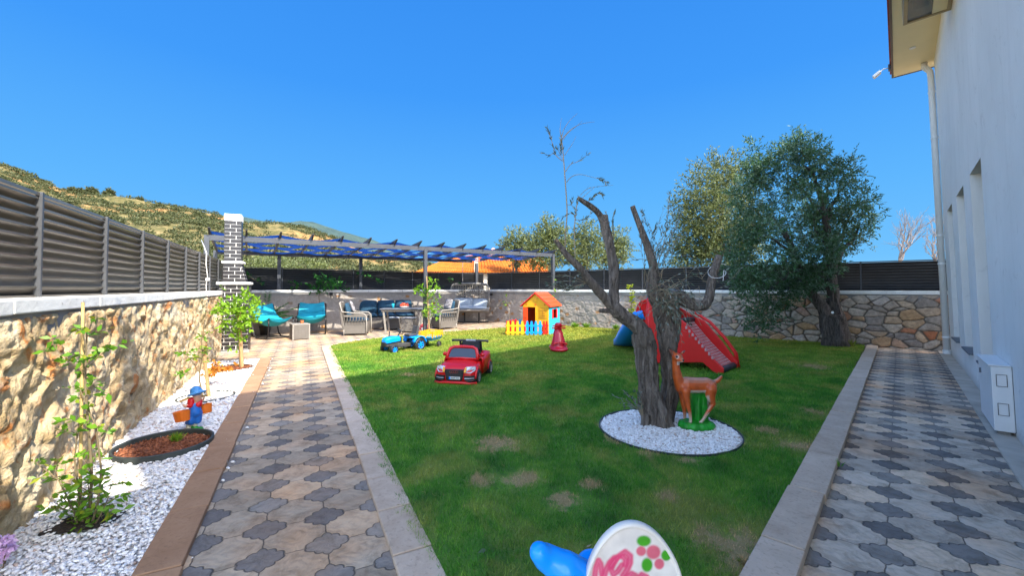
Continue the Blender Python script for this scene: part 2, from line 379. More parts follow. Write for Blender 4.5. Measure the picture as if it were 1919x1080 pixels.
M_strip = M('concrete_strip', (.46, .39, .31, 1), .9, var=.25, vs=3, bump=.6, bs=30)
o = MB().box(L2(.70, 5.5, .006), (17, .19, .02), rz=math.atan2(D2.y, D2.x)).build('drain_strip', M_strip); o['kind'] = 'structure'

def kerb(name, c0, c1, t0, t1, fn, ax, z, mat, step=.5):
    mb = MB(); tt = t0
    while tt < t1:
        a = step*random.uniform(.97, 1.03)
        mb.box(fn((c0+c1)/2+random.uniform(-.004, .004), tt+a/2, z/2-.02+random.uniform(-.003, .003)), (a-.008, c1-c0, z+.04), rz=math.atan2(ax.y, ax.x)+random.uniform(-.006, .006))
        tt += a
    o = mb.build(name, mat, bevel=.006); o['kind'] = 'structure'
def kerbmat(name, c1, c2):
    t = NT(name); v = t.pos(); n = t.noise(v, 5, 5, .65, .5); n2 = t.noise(v, 45, 3); r = t.n('ShaderNodeNewGeometry').outputs['Random Per Island']
    col = t.mix(.5, t.ramp(n, [(.3, c1), (.7, c2)]), t.ramp(r, [(0, c1), (1, c2)])); col = t.mix(t.ramp(n2, [(.55, (0,0,0,1)), (.7, (.35,.35,.35,1))]), col, k4(c1, .6))
    t.set(col, .85, 0, .3); t.bump(t.m_('ADD', n2, t.m_('MULTIPLY', n, 2.0)), .5, .006); return t.m
M_kb = kerbmat('brown_kerb', (.26, .14, .075, 1), (.42, .26, .155, 1)); M_kg = kerbmat('grey_kerb', (.38, .275, .19, 1), (.64, .50, .38, 1))
kerb('kerb_left', -.70, -.505, -.5, 9.15, L1, D1, .035, M_kb, .62)
kerb('kerb_lawn', .435, .638, -.2, 10.75, L1, D1, .03, M_kg, .48)
kerb('kerb_side', -.575, -.375, .2, 12.95, L2, D2, .05, M_kg, .8)
# terrace edging, curved into the lawn
mb = MB(); cur = [L1(.53, 10.75), Vector((-4.15, 11.0, 0)), Vector((-3.15, 12.05, 0)), Vector((-1.85, 13.2, 0)), Vector((-.85, 13.95, 0)), Vector((.4, 15.05, 0)), Vector((1.1, 15.8, 0))]
for a, b in zip(cur[:-1], cur[1:]):
    n = max(1, round((b-a).length/.5))
    for i in range(n):
        p = a.lerp(b, i/n); q = a.lerp(b, (i+1)/n-.012); mb.bar(p+Vector((0,0,.0)), q, .1, .05)
o = mb.build('kerb_terrace', M_kg, bevel=.005); o['kind'] = 'structure'

# ---- white gravel ---------------------------------------------------------
ICO = None
def pebbles(n, sampler, size, z, mat, name, label, squash=.6):
    t_ = (1+5**.5)/2
    iv = unit(np.array([(-1,t_,0),(1,t_,0),(-1,-t_,0),(1,-t_,0),(0,-1,t_),(0,1,t_),(0,-1,-t_),(0,1,-t_),(t_,0,-1),(t_,0,1),(-t_,0,-1),(-t_,0,1)], float))
    fi = np.array([(0,11,5),(0,5,1),(0,1,7),(0,7,10),(0,10,11),(1,5,9),(5,11,4),(11,10,2),(10,7,6),(7,1,8),(3,9,4),(3,4,2),(3,2,6),(3,6,8),(3,8,9),(4,9,5),(2,4,11),(6,2,10),(8,6,7),(9,8,1)])
    X, Y = sampler(n); n = len(X)
    s = size*rng.uniform(.55, 1.35, n)*np.clip(np.hypot(X, Y)/3.2, 1, 2.0)
    ang = rng.uniform(0, 2*np.pi, n); ca, sa = np.cos(ang), np.sin(ang)
    V = iv[None]*(1+rng.uniform(-.3, .3, (n, 12, 1)))
    V = V*np.stack([s, s*rng.uniform(.6, .9, n), s*squash*rng.uniform(.6, 1.2, n)], 1)[:, None, :]/2
    tl = rng.uniform(-.5, .5, n)[:, None]; V[..., 2] += V[..., 0]*tl
    x = V[..., 0]*ca[:, None]-V[..., 1]*sa[:, None]; y = V[..., 0]*sa[:, None]+V[..., 1]*ca[:, None]
    V = np.stack([x+X[:, None], y+Y[:, None], V[..., 2]+z+rng.uniform(-.004, .010, n)[:, None]], -1)
    Fc = (fi[None]+(np.arange(n)*12)[:, None, None]).reshape(-1, 3)
    o = npmesh(name, V.reshape(-1, 3), Fc, mat); return tag(o, label, 'gravel', kind='stuff')
t = NT('white_pebble'); r = t.n('ShaderNodeNewGeometry').outputs['Random Per Island']
t.set(t.ramp(r, [(0, (.62, .585, .56, 1)), (.5, (.82, .80, .77, 1)), (.88, (.90, .88, .85, 1)), (.95, (.55, .42, .34, 1)), (1, (.40, .33, .28, 1))]), .75, 0, .35); M_peb = t.m
M_pbase = M('gravel_base', (.52, .50, .47, 1), .9, var=.35, vs=60, bump=1, bs=90, bd=.01)
BED = [L1(-1.62, -.6), L1(-.69, -.6), L1(-.69, 9.1), L1(-1.75, 9.1)]
BED = [(p[0], p[1]) for p in BED]
sheet('gravel_bed', BED, .006, M_pbase)
PITS = []   # (x, y, r) planting rings in the gravel
for (px, py, r) in [(309, 843, .34), (387, 748, .30), (433, 693, .33)]:
    c = G(px, py); PITS.append((c.x, c.y, r))
NP = G(160, 985)   # near square planting hole
def samp(n):
    t_ = rng.uniform(0, 1, n)**1.9*9.6-.2; c_ = np.where(rng.uniform(0, 1, n) < .0022, rng.uniform(-.70, -.45, n), rng.uniform(-1.6, -.695, n)+rng.normal(0, .01, n))
    X = N1.x*c_+D1.x*t_; Y = N1.y*c_+D1.y*t_; ok = np.ones(n, bool)
    for (x, y, r) in PITS: ok &= (X-x)**2+(Y-y)**2 > r*r
    ok &= np.hypot(X-NP.x, Y-NP.y) > .13
    ok &= (X/np.maximum(Y, .1) > -1.35)
    return X[ok], Y[ok]
pebbles(44000, samp, .024, .014, M_peb, 'gravel', 'white marble gravel in the bed along the sunlit stone wall')
def samp2(n):
    a = rng.uniform(0, 2*np.pi, n); r = np.sqrt(rng.uniform(0, 1, n))*(RING[2]-.03); return RING[0]+np.cos(a)*r, RING[1]+np.sin(a)*r
pebbles(9500, samp2, .021, .016, M_peb, 'gravel', 'white marble gravel in the round bed under the pruned olive tree')
mb = MB().add([(RING[0]+math.cos(a)*RING[2], RING[1]+math.sin(a)*RING[2], .015) for a in np.linspace(0, 2*math.pi, 48, endpoint=False)], [tuple(range(48))])
o = mb.build('gravel_bed_base', M_pbase); o['kind'] = 'structure'
M_edge = M('black_plastic_edging', (.035, .04, .045, 1), .5)
def ring_edge(name, x, y, r, z0, z1, label, th=.008, el=1.0, mat=None):
    mb = MB(); n = 48; vs = []
    for k in range(n):
        a = 2*math.pi*k/n
        for (rr, z) in ((r, z0), (r, z1), (r-th, z1), (r-th, z0)): vs.append((math.cos(a)*rr, math.sin(a)*rr*el, z))
    fs = [(k*4+j, ((k+1) % n)*4+j, ((k+1) % n)*4+(j+1) % 4, k*4+(j+1) % 4) for k in range(n) for j in range(4)]
    o = mb.add(vs, fs).build(name, mat or M_edge, smooth=False); o.location = (x, y, 0)
    return tag(o, label, 'edging')
ring_edge('bed_edging', RING[0], RING[1], RING[2], -.02, .030, 'thin dark plastic edging around the round gravel bed under the pruned olive')
# ================================================================= stone walls
def wallmesh(name, A, B, nrm, z0, z1, du, nz, disp, mat, parent, grow=0.0):
    """displaced stone face between plan points A and B"""
    d = (B-A); L = d.length; d = d/L; us = [0.0]; s = du
    while us[-1] < L: us.append(min(L, us[-1]+s)); s = du*(1+grow*us[-1])
    nu = len(us); V = np.zeros((nu, nz+1, 3))
    for i, u in enumerate(us):
        for j in range(nz+1):
            z = z0+(z1-z0)*j/nz; k = disp(u, z) if 0 < j < nz else disp(u, z)*.6
            p = A+d*u+nrm*k; V[i, j] = (p.x, p.y, z)
    i, j = np.meshgrid(np.arange(nu-1), np.arange(nz), indexing='ij'); a = i*(nz+1)+j
    Fc = np.stack([a, a+nz+1, a+nz+2, a+1], -1).reshape(-1, 4)
    return npmesh(name, V.reshape(-1, 3), Fc, mat, parent, smooth=True)
def fbm(p, o=4):
    return noise.fractal(p, .9, 2.1, o, noise_basis='PERLIN_ORIGINAL')
def rock(u, z):
    w_ = noise.noise(Vector((u*1.3, z*1.8, 3)))*.5
    q = Vector((u*1.9+w_-z*.5, z*2.1+w_, .5)); dd, pp = noise.voronoi(q)
    e = min(1, (dd[1]-dd[0])*2.2); c = noise.noise(pp[0]*7.3)
    r = .045+.022*e+.045*c*e
    # facets: each boulder is tilted its own way, then broken into slanting ledges
    f = q-pp[0]; r += (f.x*math.sin(pp[0].x*9)+f.y*math.cos(pp[0].y*7))*.07*e
    q2 = Vector((u*6.5-z*3.2, z*4.2+u*.8, 2)); d2, p2 = noise.voronoi(q2); f2 = q2-p2[0]
    r += (f2.x*math.sin(p2[0].x*11)+f2.y*math.cos(p2[0].y*13))*.040
    s = Vector((u*5-z*3, z*2.0+u*.6, 1)); r += .050*(noise.ridged_multi_fractal(s, 1.0, 2.1, 4, 1.0, 2.0)-1.2)*.5
    r += .022*fbm(Vector((u*17, z*15, 5)), 4)
    return max(-.03, .05+(r-.05)*.8)
def rubble(u, z):
    q = Vector((u*3.3+noise.noise(Vector((u*2, z*2, 9)))*.35, z*5.4+noise.noise(Vector((u*3, z*3, 4)))*.3, .5)); dd, pp = noise.voronoi(q)
    e = min(1, (dd[1]-dd[0])*6)
    m = max(0, min(1, (u-8.3)/1.5)); q = q                                            # mortar smeared over the stones further left
    return (.008+.042*e+.014*noise.noise(pp[0]*5))*(.25+.75*m)+.010*fbm(Vector((u*7, z*7, 1)), 4)
def plast(u, z):
    return .012+.012*fbm(Vector((u*3, z*3, 1)), 4)
# materials ---------------------------------------------------------------
t = NT('cream_rock'); v = t.pos()
n1 = t.noise(v, 2.6, 6, .65, 1.0); n2 = t.noise(v, 9, 5, .65, .6); n3 = t.noise(v, 38, 4, .65); n4 = t.noise(t.mapping(v, loc=(5, 2, 1)), 3.4, 4, .6, 1.5)
col = t.ramp(n1, [(.28, (.27, .22, .16, 1)), (.42, (.44, .31, .155, 1)), (.52, (.58, .44, .26, 1)), (.62, (.66, .54, .36, 1)), (.78, (.48, .42, .33, 1))])
col = t.mix(t.ramp(n4, [(.57, (0,0,0,1)), (.66, (.9,.9,.9,1))]), col, t.mix(n2, (.58, .20, .04, 1), (.40, .15, .05, 1)))
col = t.mix(t.ramp(n2, [(.56, (0,0,0,1)), (.75, (.5,.5,.5,1))]), col, (.68, .60, .47, 1))
col = t.mix(t.ramp(n3, [(.30, (.55,.55,.55,1)), (.42, (0,0,0,1))]), col, (.22, .17, .11, 1))
t.set(col, .9, 0, .2); t.bump(t.m_('ADD', n3, t.m_('MULTIPLY', n2, 2.0)), .9, .012); M_rock = t.m
t = NT('plastered_stone'); v = t.pos()
n1 = t.noise(v, 1.6, 5, .6, .5); n2 = t.noise(v, 12, 5, .65); n3 = t.noise(v, 50, 3)
vr = t.vor(t.mapping(v, scale=(1, 1, 1.5)), 2.6); sp = t.ramp(t.m_('ADD', vr.outputs['Distance'], t.m_('MULTIPLY', t.m_('SUBTRACT', n2, .5), .35)), [(.17, (1,1,1,1)), (.27, (0,0,0,1))])
pick = t.n('ShaderNodeSeparateColor'); t.l(vr.outputs['Color'], pick.inputs[0])
on = t.m_('GREATER_THAN', pick.outputs[0], .30)
col = t.ramp(n1, [(.3, (.25, .225, .20, 1)), (.5, (.35, .31, .27, 1)), (.7, (.43, .38, .33, 1))])
col = t.mix(.35, col, t.ramp(n2, [(.3, (.2, .18, .16, 1)), (.7, (.5, .46, .42, 1))]))
stone = t.ramp(pick.outputs[1], [(0, (.40, .14, .045, 1)), (.4, (.42, .22, .08, 1)), (.7, (.34, .22, .13, 1)), (1, (.30, .26, .22, 1))])
col = t.mix(t.m_('MULTIPLY', sp, on), col, t.mix(.4, stone, t.mix(1, stone, t.ramp(n2, [(.35, (.5,.5,.5,1)), (.7, (1.4,1.4,1.4,1))]), 'MULTIPLY')))
t.set(col, .9, 0, .2); t.bump(t.m_('ADD', n3, t.m_('MULTIPLY', n2, 2.0)), .7, .01); M_plast = t.m
t = NT('rubble_stone'); v = t.pos(); o_ = t.obj()
# wall-space coordinates (u along the wall, z up), same warp-free cells as the relief
dr = (CC-CB).normalized()
dot = t.n('ShaderNodeVectorMath', operation='DOT_PRODUCT'); t.l(v, dot.inputs[0]); dot.inputs[1].default_value = dr
u_ = t.m_('SUBTRACT', dot.outputs['Value'], dr.dot(CB)); sz = t.n('ShaderNodeSeparateXYZ'); t.l(v, sz.inputs[0])
n1 = t.noise(v, 2.2, 5, .6, .5); n2 = t.noise(v, 13, 5, .65); n3 = t.noise(v, 50, 3)
att = t.n('ShaderNodeAttribute', attribute_name='cell'); sc_ = t.n('ShaderNodeSeparateColor'); t.l(att.outputs['Color'], sc_.inputs[0])
stone = t.ramp(sc_.outputs[0], [(0, (.27, .23, .20, 1)), (.25, (.42, .34, .27, 1)), (.5, (.46, .39, .32, 1)), (.68, (.44, .27, .14, 1)), (.80, (.50, .38, .27, 1)), (.9, (.42, .15, .07, 1)), (1, (.52, .48, .43, 1))])
stone = t.mix(.6, stone, t.mix(1, stone, t.ramp(n2, [(.3, (.5,.5,.5,1)), (.7, (1.5,1.48,1.45,1))]), 'MULTIPLY'))
gap = sc_.outputs[1]
mk = t.ramp(t.m_('DIVIDE', t.m_('SUBTRACT', t.m_('ADD', u_, t.m_('MULTIPLY', n1, 2.2)), 8.6), 1.6), [(0, (0,0,0,1)), (1, (1,1,1,1))])
bare = t.mix(gap, (.10, .085, .07, 1), stone)
mort = t.mix(t.ramp(n1, [(.42, (0,0,0,1)), (.58, (1,1,1,1))]), (.46, .44, .42, 1), (.30, .22, .17, 1))
mort = t.mix(t.m_('MULTIPLY', gap, t.m_('MULTIPLY', n2, .9)), mort, stone)
col = t.mix(mk, mort, bare)
left = t.ramp(t.m_('DIVIDE', t.m_('SUBTRACT', u_, 5.0), 1.6), [(0, (0,0,0,1)), (1, (1,1,1,1))])
vr = t.vor(t.mapping(v, scale=(1, 1, 1.4)), 2.5); sp = t.ramp(t.m_('ADD', vr.outputs['Distance'], t.m_('MULTIPLY', t.m_('SUBTRACT', n2, .5), .4)), [(.17, (1,1,1,1)), (.27, (0,0,0,1))])
pl = t.mix(sp, t.ramp(n1, [(.3, (.29, .26, .23, 1)), (.7, (.44, .38, .33, 1))]), t.mix(n2, (.36, .15, .06, 1), (.38, .27, .15, 1)))
col = t.mix(left, pl, col)
t.set(col, .9, 0, .2); t.bump(t.m_('ADD', n3, t.m_('MULTIPLY', n2, 2.0)), .7, .01); M_rub = t.m
t = NT('whitewashed_coping'); v = t.pos(); n = t.noise(v, 22, 5, .7); n2 = t.noise(v, 3, 4)
col = t.mix(t.ramp(n, [(.62, (0,0,0,1)), (.68, (.8,.8,.8,1))]), t.ramp(n2, [(.3, (.74,.72,.67,1)), (.6, (.86,.85,.81,1))]), (.38, .33, .27, 1))
t.set(col, .8, 0, .3); t.bump(n, .6, .008); M_cop = t.m
M_conc = M('grey_render', (.26, .245, .23, 1), .9, var=.3, vs=3, bump=.5, bs=35)

def garden_wall(label, A, B, nrm, fn, mat, du, nz, ext=(0, 0), z1=1.25, zc=1.335, grow=0., band=.10, th=.28):
    o = thing('stone_wall', label, 'wall', (A+B)/2)
    wallmesh('stone_face', A, B, nrm, -.05, z1-.02, du, nz, fn, mat, o, grow)
    rz = math.atan2((B-A).y, (B-A).x); L = (B-A).length; d = (B-A)/L
    mb = MB(); c = (A+B)/2-nrm*(th/2+.005)+d*(ext[1]-ext[0])/2; mb.box((c.x, c.y, z1/2-.03), (L+sum(ext), th, z1+.06), rz=rz); mb.build('core', M_conc, o, True)
    if band:
        mb = MB(); c2 = (A+B)/2+nrm*.012; mb.box((c2.x, c2.y, z1-band/2), (L, .035, band), rz=rz); mb.build('render_band', M_conc, o, True)
    mb = MB(); n = int(L/1.1)
    for i in range(n):
        p = A+d*(L*(i+.5)/n)-nrm*(th/2-.01)
        mb.box((p.x, p.y, (z1+zc)/2+random.uniform(-.002, .002)), (L/n-.004, th+.10, zc-z1), rz=rz+random.uniform(-.002, .002))
    mb.build('coping', M_cop, o, True, bevel=.008)
    return o
garden_wall('long sunlit cream rock wall with white coping beside the white gravel bed', WL0, WL0+WDL*12.45, WNL, rock, M_rock, .016, 70, grow=.18, band=.13)
nBL = Vector((CB.y-CA.y, -(CB.x-CA.x), 0)).normalized()
garden_wall('grey plastered stone wall behind the sofa and the turquoise chairs', CA, CB, nBL, plast, M_plast, .07, 18)
nBR = Vector((-(CB.y-CC.y), -(CC.x-CB.x), 0)).normalized()
if nBR.y > 0: nBR = -nBR
bw = garden_wall('back wall behind the playhouse and the big olive, plastered at left and rubble at right', CB, CC, nBR, rubble, M_rub, .018, 76)
fo = [c for c in bw.children if c.name.startswith('stone_face')][0]; me = fo.data
ca = me.color_attributes.new('cell', 'FLOAT_COLOR', 'POINT'); W_ = wmat(fo); LB = (CC-CB).normalized()
for i, vv in enumerate(me.vertices):
    p = W_ @ vv.co; u = (Vector((p.x, p.y, 0))-CB).dot(LB); z = p.z
    q = Vector((u*3.3+noise.noise(Vector((u*2, z*2, 9)))*.35, z*5.4+noise.noise(Vector((u*3, z*3, 4)))*.3, .5)); dd, pp = noise.voronoi(q)
    e = min(1, max(0, (dd[1]-dd[0]-.02)*13)); h = (math.sin(pp[0].x*91.7+pp[0].y*53.1)*4375.5) % 1
    ca.data[i].color = (h, e, 0, 1)

# ================================================================= louvre fences
t = NT('reflected_tan_louvre'); v = t.pos(); n = t.noise(v, 2.5, 3)
t.set(t.ramp(n, [(.3, (.105, .092, .075, 1)), (.7, (.165, .145, .12, 1))]), .28, .25, .6); M_louv = t.m  # tan of the wall the slats reflect is put into this base colour
t = NT('dark_louvre'); v = t.pos(); n = t.noise(v, 2.5, 3)
t.set(t.ramp(n, [(.3, (.022, .026, .032, 1)), (.7, (.042, .046, .052, 1))]), .40, .2, .6); M_louv2 = t.m
M_post = M('fence_post_paint', (.085, .09, .10, 1), .45, .2)
M_post2 = M('dark_post_paint', (.04, .045, .055, 1), .4, .2)
def fence(label, A, B, nrm, z0, z1, posts, mat, pmat, back=.14, nsl=10):
    o = thing('louvre_fence', label, 'fence', A.lerp(B, .5)+Vector((0, 0, z0)))
    d = (B-A).normalized(); L = (B-A).length; off = -nrm*back; pit = (z1-z0-.03)/nsl
    edges = [0.0]+list(posts)+[L]; edges = sorted(set(edges))
    for a, b in zip(edges[:-1], edges[1:]):
        if b-a < .05: continue
        mb = MB()
        for k in range(nsl):
            zt = z1-.02-k*pit
            prof = [(.034, zt), (.034, zt-.013), (.028, zt-.014), (-.030, zt-pit*1.06), (-.036, zt-pit*1.06), (.026, zt)]
            mb.prism(prof, lambda x, z, s, a=a: A+d*s+nrm*x+off+Vector((0, 0, z)), a+.001, b-.001)
        mb.box(A+d*(a+b)/2+off+Vector((0, 0, z1)), (b-a-.02, .075, .022), rz=math.atan2(d.y, d.x))
        mb.box(A+d*(a+b)/2+off+Vector((0, 0, z0+.006)), (b-a-.02, .06, .022), rz=math.atan2(d.y, d.x))
        mb.build('slat_panel', mat, o, True)
    for i, s in enumerate(posts):
        wd = .034 if i % 2 else .022
        MB().box(A+d*s+off+nrm*.034+Vector((0, 0, (z0+z1)/2)), (wd, .035, z1-z0+.03), rz=math.atan2(d.y, d.x)).build('post', pmat, o, True)
    return o
def tpost(px):
    u = (px-960)/F; # intersection with the left wall line
    k = (u*WL0.y-WL0.x)/(WDL.x-u*WDL.y); return k
ZT = 2.035
ps = [tpost(p) for p in (112, 225, 288, 332, 363)]; st = ps[-1]-ps[-2]
while ps[-1]+st < 12.2: ps.append(ps[-1]+st)
fence('long taupe grey louvre fence on the sunlit left wall', WL0, WL0+WDL*12.45, WNL, 1.335, ZT, ps, M_louv, M_post)
LBL = (CB-CA).length
fence('dark slate louvre fence behind the pergola and sofa', CA, CB, nBL, 1.335, ZT-.01, [.02]+[LBL*k/8 for k in range(1, 8)], M_louv2, M_post2, nsl=11)
LBR = (CC-CB).length
fence('dark brown grey louvre fence on the wall behind the playhouse and olive trees', CB, CC, nBR, 1.335, ZT, [.05]+[LBR*k/11 for k in range(1, 11)], M_louv2, M_post2, nsl=10)

# ================================================================= barbecue chimney
M_blk = M('black_glazed_brick', (.022, .020, .022, 1), .35, var=.3, vs=20, spec=.5)
M_mort = M('white_mortar', (.72, .70, .67, 1), .85, var=.08)
M_wht = M('white_paint_trim', (.80, .79, .76, 1), .6, var=.06)
bc = G(409, 664); ch = thing('barbecue_chimney', 'tall tapering black brick chimney with white joints, white ledges and cap', 'chimney', bc, math.atan2(N1.y, N1.x))
# local: x across the path (to the right), y along the path away from the camera
def ch_sec(z0, z1, f):      # f(z)->(x0,x1,y0,y1)
    a, b = f(z0), f(z1)
    MB().add([(a[0], a[2], z0), (a[1], a[2], z0), (a[1], a[3], z0), (a[0], a[3], z0), (b[0], b[2], z1), (b[1], b[2], z1), (b[1], b[3], z1), (b[0], b[3], z1)],
             [(0,3,2,1), (4,5,6,7), (0,1,5,4), (1,2,6,5), (2,3,7,6), (3,0,4,7)]).build('mortar_core', M_mort, ch)
    hgt = .070; n = max(1, round((z1-z0)/(hgt+.013))); pit = (z1-z0)/n; mb = MB()
    for r in range(n):
        za = z0+r*pit+.006; zb = z0+(r+1)*pit-.007; g = f((za+zb)/2)
        for side in range(4):
            if side == 0: p, q, nn = (g[0], g[2]), (g[1], g[2]), (0, -1)
            elif side == 1: p, q, nn = (g[1], g[2]), (g[1], g[3]), (1, 0)
            elif side == 2: p, q, nn = (g[1], g[3]), (g[0], g[3]), (0, 1)
            else: p, q, nn = (g[0], g[3]), (g[0], g[2]), (-1, 0)
            Ls = math.hypot(q[0]-p[0], q[1]-p[1]); bl = .215; s = -(.5*bl if (r+side) % 2 else 0)
            while s < Ls:
                a_, b_ = max(0.0, s), min(Ls, s+bl-.013); s += bl
                if b_-a_ < .02: continue
                dx, dy = (q[0]-p[0])/Ls, (q[1]-p[1])/Ls; c = (p[0]+dx*(a_+b_)/2+nn[0]*.002, p[1]+dy*(a_+b_)/2+nn[1]*.002, (za+zb)/2)
                mb.box(c, (b_-a_, .014, zb-za), rz=math.atan2(dy, dx))
    mb.build('brick_courses', M_blk, ch)
lerp = lambda a, b, k: a+(b-a)*k
ch_sec(0, 1.47, lambda z: (0.0, .53, 0.0, .50))
ch_sec(1.53, 1.93, lambda z: (.06, lerp(.47, .385, (z-1.53)/.4), .04, lerp(.44, .36, (z-1.53)/.4)))
ch_sec(1.98, 2.86, lambda z: (.075, lerp(.375, .365, (z-1.98)), .05, .33))
for nm, c, s_ in [('ledge', (.26, .23, 1.50), (.62, .56, .055)), ('ledge', (.23, .20, 1.955), (.40, .38, .05)), ('chimney_cap', (.22, .19, 2.93), (.32, .30, .15))]:
    MB().box(c, s_).build(nm, M_wht, ch, bevel=.008)
# base plinth strip in front
MB().box((.26, -.05, .03), (.62, .09, .06)).build('plinth', M_conc, ch, bevel=.006)

# ================================================================= pergola
M_pg = M('grey_pergola_steel', (.062, .068, .080, 1), .45, .25)
M_rf = M('dark_rafter_paint', (.050, .050, .060, 1), .45, .1)
t = NT('blue_shade_cloth'); v = t.obj(); c = t.ramp(t.noise(v, 6, 4), [(.3, (.006, .045, .25, 1)), (.7, (.010, .085, .40, 1))]); t.set(c, .7, 0, .3)
tl = t.n('ShaderNodeBsdfTranslucent'); mx = t.n('ShaderNodeMixShader'); mx.inputs[0].default_value = .3; t.l(c, tl.inputs[0]); t.l(t.b.outputs[0], mx.inputs[1]); t.l(tl.outputs[0], mx.inputs[2]); t.l(mx.outputs[0], t.out.inputs[0]); M_cloth = t.m
FL = Vector((-7.12, 9.62, 2.64)); FR = Vector((1.50, 15.12, 2.66))
BL_ = P(452, 470, 12.1); BL_.z = 2.42; BR_ = P(893, 491, 17.5); BR_.z = 2.42
fd = (FR-FL).normalized(); bdir = Vector((-fd.y, fd.x, 0)).normalized()
pg = thing('pergola', 'long grey steel pergola roofed with woven blue shade cloth over the seating corner', 'pergola', (FL+FR)/2*Vector((1,1,0)) if False else Vector(((FL.x+FR.x)/2, (FL.y+FR.y)/2, 0)))
MB().bar(FL-Vector((0,0,.06))-fd*.05, FR-Vector((0,0,.06))+fd*.05, .06, .12).build('front_beam', M_pg, pg, True)
def yb(s):   # depth of rafter to the back beam from front station s
    return 3.05+.22*s/10*0
B0 = FL+bdir*3.05; B0.z = 2.46; B1 = FR+bdir*2.75; B1.z = 2.46
MB().bar(B0-fd*.05, B1-fd*1.9, .06, .11).build('back_beam', M_pg, pg, True)
Lf = (FR-FL).length; NR = 14; stn = [.076*Lf+i*(Lf*.9245)/(NR-1) for i in range(NR)]; stn = [.05]+stn
for i, s in enumerate(stn):
    a = FL+fd*s-bdir*.22; b = FL+fd*s+bdir*(3.25 if s < Lf*.80 else 3.25-(s-Lf*.80)*.55); kb = (b-a).length
    a.z = 2.66+.02; b.z = lerp(2.66, 2.46, kb/3.4)+.02
    up = Vector((0, 0, 1)); prof = [(0, .135), (0, .125), (.30, .0), (kb, .0), (kb, .10), (.2, .13)]
    dirn = (b-a)/kb
    MB().prism(prof, lambda x, z, t_: a+dirn*x+fd*t_+Vector((0, 0, z-.015)), -.022, .022).build('rafter', M_rf, pg, True)
def ppost(x, y, z0, z1, wd=.11):
    MB().box((x, y, (z0+z1)/2), (wd, wd, z1-z0), rz=math.atan2(fd.y, fd.x)).build('post', M_pg, pg, True)
ppost(FL.x, FL.y, 0, 2.6, .10)
q = FL+fd*((800-386)/1.0*0+Lf*.522); ppost(q.x, q.y, 0, 2.58, .10)
ppost(FR.x, FR.y-.0, 1.33, 2.6, .10)
for px, d_ in ((521, 12.86), (675, 14.4), (797, 15.9), (893, 17.35)):
    p = P(px, 540, d_); ppost(p.x, p.y+.06, 1.33, 2.44, .10)
ppost(B0.x, B0.y, 0, 2.44, .10)
# woven cloth: bands running along the beam, passing over and under the rafters
gapw = .075; nb_ = 6; bw_ = (3.05-.1-gapw*(nb_-1))/nb_
mb = MB()
for k in range(nb_):
    v0 = .08+k*(bw_+gapw); v1 = v0+bw_; secs = []
    for j, s in enumerate(stn[:-1]+[Lf-.1]):
        for h in range(4):
            if j == len(stn)-1 and h > 0: break
            s2 = s+h*((stn[j+1]-s)/4 if j < len(stn)-1 else 0)
            up = math.cos((j+h/4)*math.pi+k*math.pi)*.040; sag = -.035*math.sin(h/4*math.pi)
            row = []
            for v in (v0, (v0+v1)/2, v1):
                if s2 > Lf*.80: v = min(v, 3.05-(s2-Lf*.80)*.55)
                p = FL+fd*s2+bdir*v; p.z = lerp(2.66, 2.46, v/3.05)+.055+up+sag*(1 if k % 2 else .6); row.append(p)
            secs.append(row)
    mb.loft(secs, cap=False)
mb.build('shade_cloth', M_cloth, pg, True, smooth=True)

# ================================================================= house
HO = Vector((9.18, 8.68, 0)); hz = math.atan2(.730, .683)
t = NT('white_house_plaster'); v = t.pos(); n = t.noise(v, .9, 5, .6, .3); n2 = t.noise(t.mapping(v, scale=(2.2, 2.2, .35)), 1.5, 6, .7, .6); n3 = t.noise(v, 70, 3)
col = t.ramp(n, [(.3, (.72, .71, .68, 1)), (.7, (.80, .79, .76, 1))]); col = t.mix(t.ramp(n2, [(.50, (0,0,0,1)), (.78, (.28,.28,.28,1))]), col, (.52, .50, .47, 1)); col = t.mix(t.ramp(t.noise(v, 5, 6, .75, 1), [(.58, (0,0,0,1)), (.66, (.22,.22,.22,1))]), col, (.38, .36, .33, 1))
zz = t.n('ShaderNodeSeparateXYZ'); t.l(v, zz.inputs[0]); low = t.m_('SUBTRACT', 1, t.m_('DIVIDE', zz.outputs[2], t.m_('MULTIPLY', n3, .35)), clamp=True)
col = t.mix(t.m_('MULTIPLY', low, .6), col, (.30, .26, .21, 1))
t.set(col, .85, 0, .3); t.bump(t.m_('ADD', n3, t.m_('MULTIPLY', n, 6.0)), .25, .006); M_hw = t.m
M_sof = M('ivory_soffit', (.80, .68, .42, 1), .8, var=.06, vs=1.5)
M_fas = M('dark_fascia', (.035, .018, .015, 1), .5)
M_redt = M('red_roof_edge', (.38, .06, .03, 1), .7, var=.3)
M_slate = M('slate_sill', (.12, .13, .15, 1), .5)
M_glass = M('dark_window_glass', (.02, .025, .03, 1), .08, var=.05, spec=.8)
M_pvc = M('white_pvc', (.70, .70, .69, 1), .45, var=.04)
hs_ = thing('white_house', 'tall white plastered house wall along the right path with narrow recessed windows', 'house', HO, hz, rx=R(-1.3))
WINS = [(.95, 1.95), (2.75, 3.75), (4.5, 5.5)]
def bx(x0, x1, y0, y1, z0, z1): return ((x0+x1)/2, (y0+y1)/2, (z0+z1)/2), (x1-x0, y1-y0, z1-z0)
mb = MB(); TH = .3
for a in [bx(-12.3, 0, -TH, 0, -.1, .43), bx(-12.3, 0, -TH, 0, 2.9, 6.45)]: mb.box(*a)
xs = [0.0]; [xs.extend([-w0, -w1]) for w0, w1 in WINS]; xs.append(-12.3)
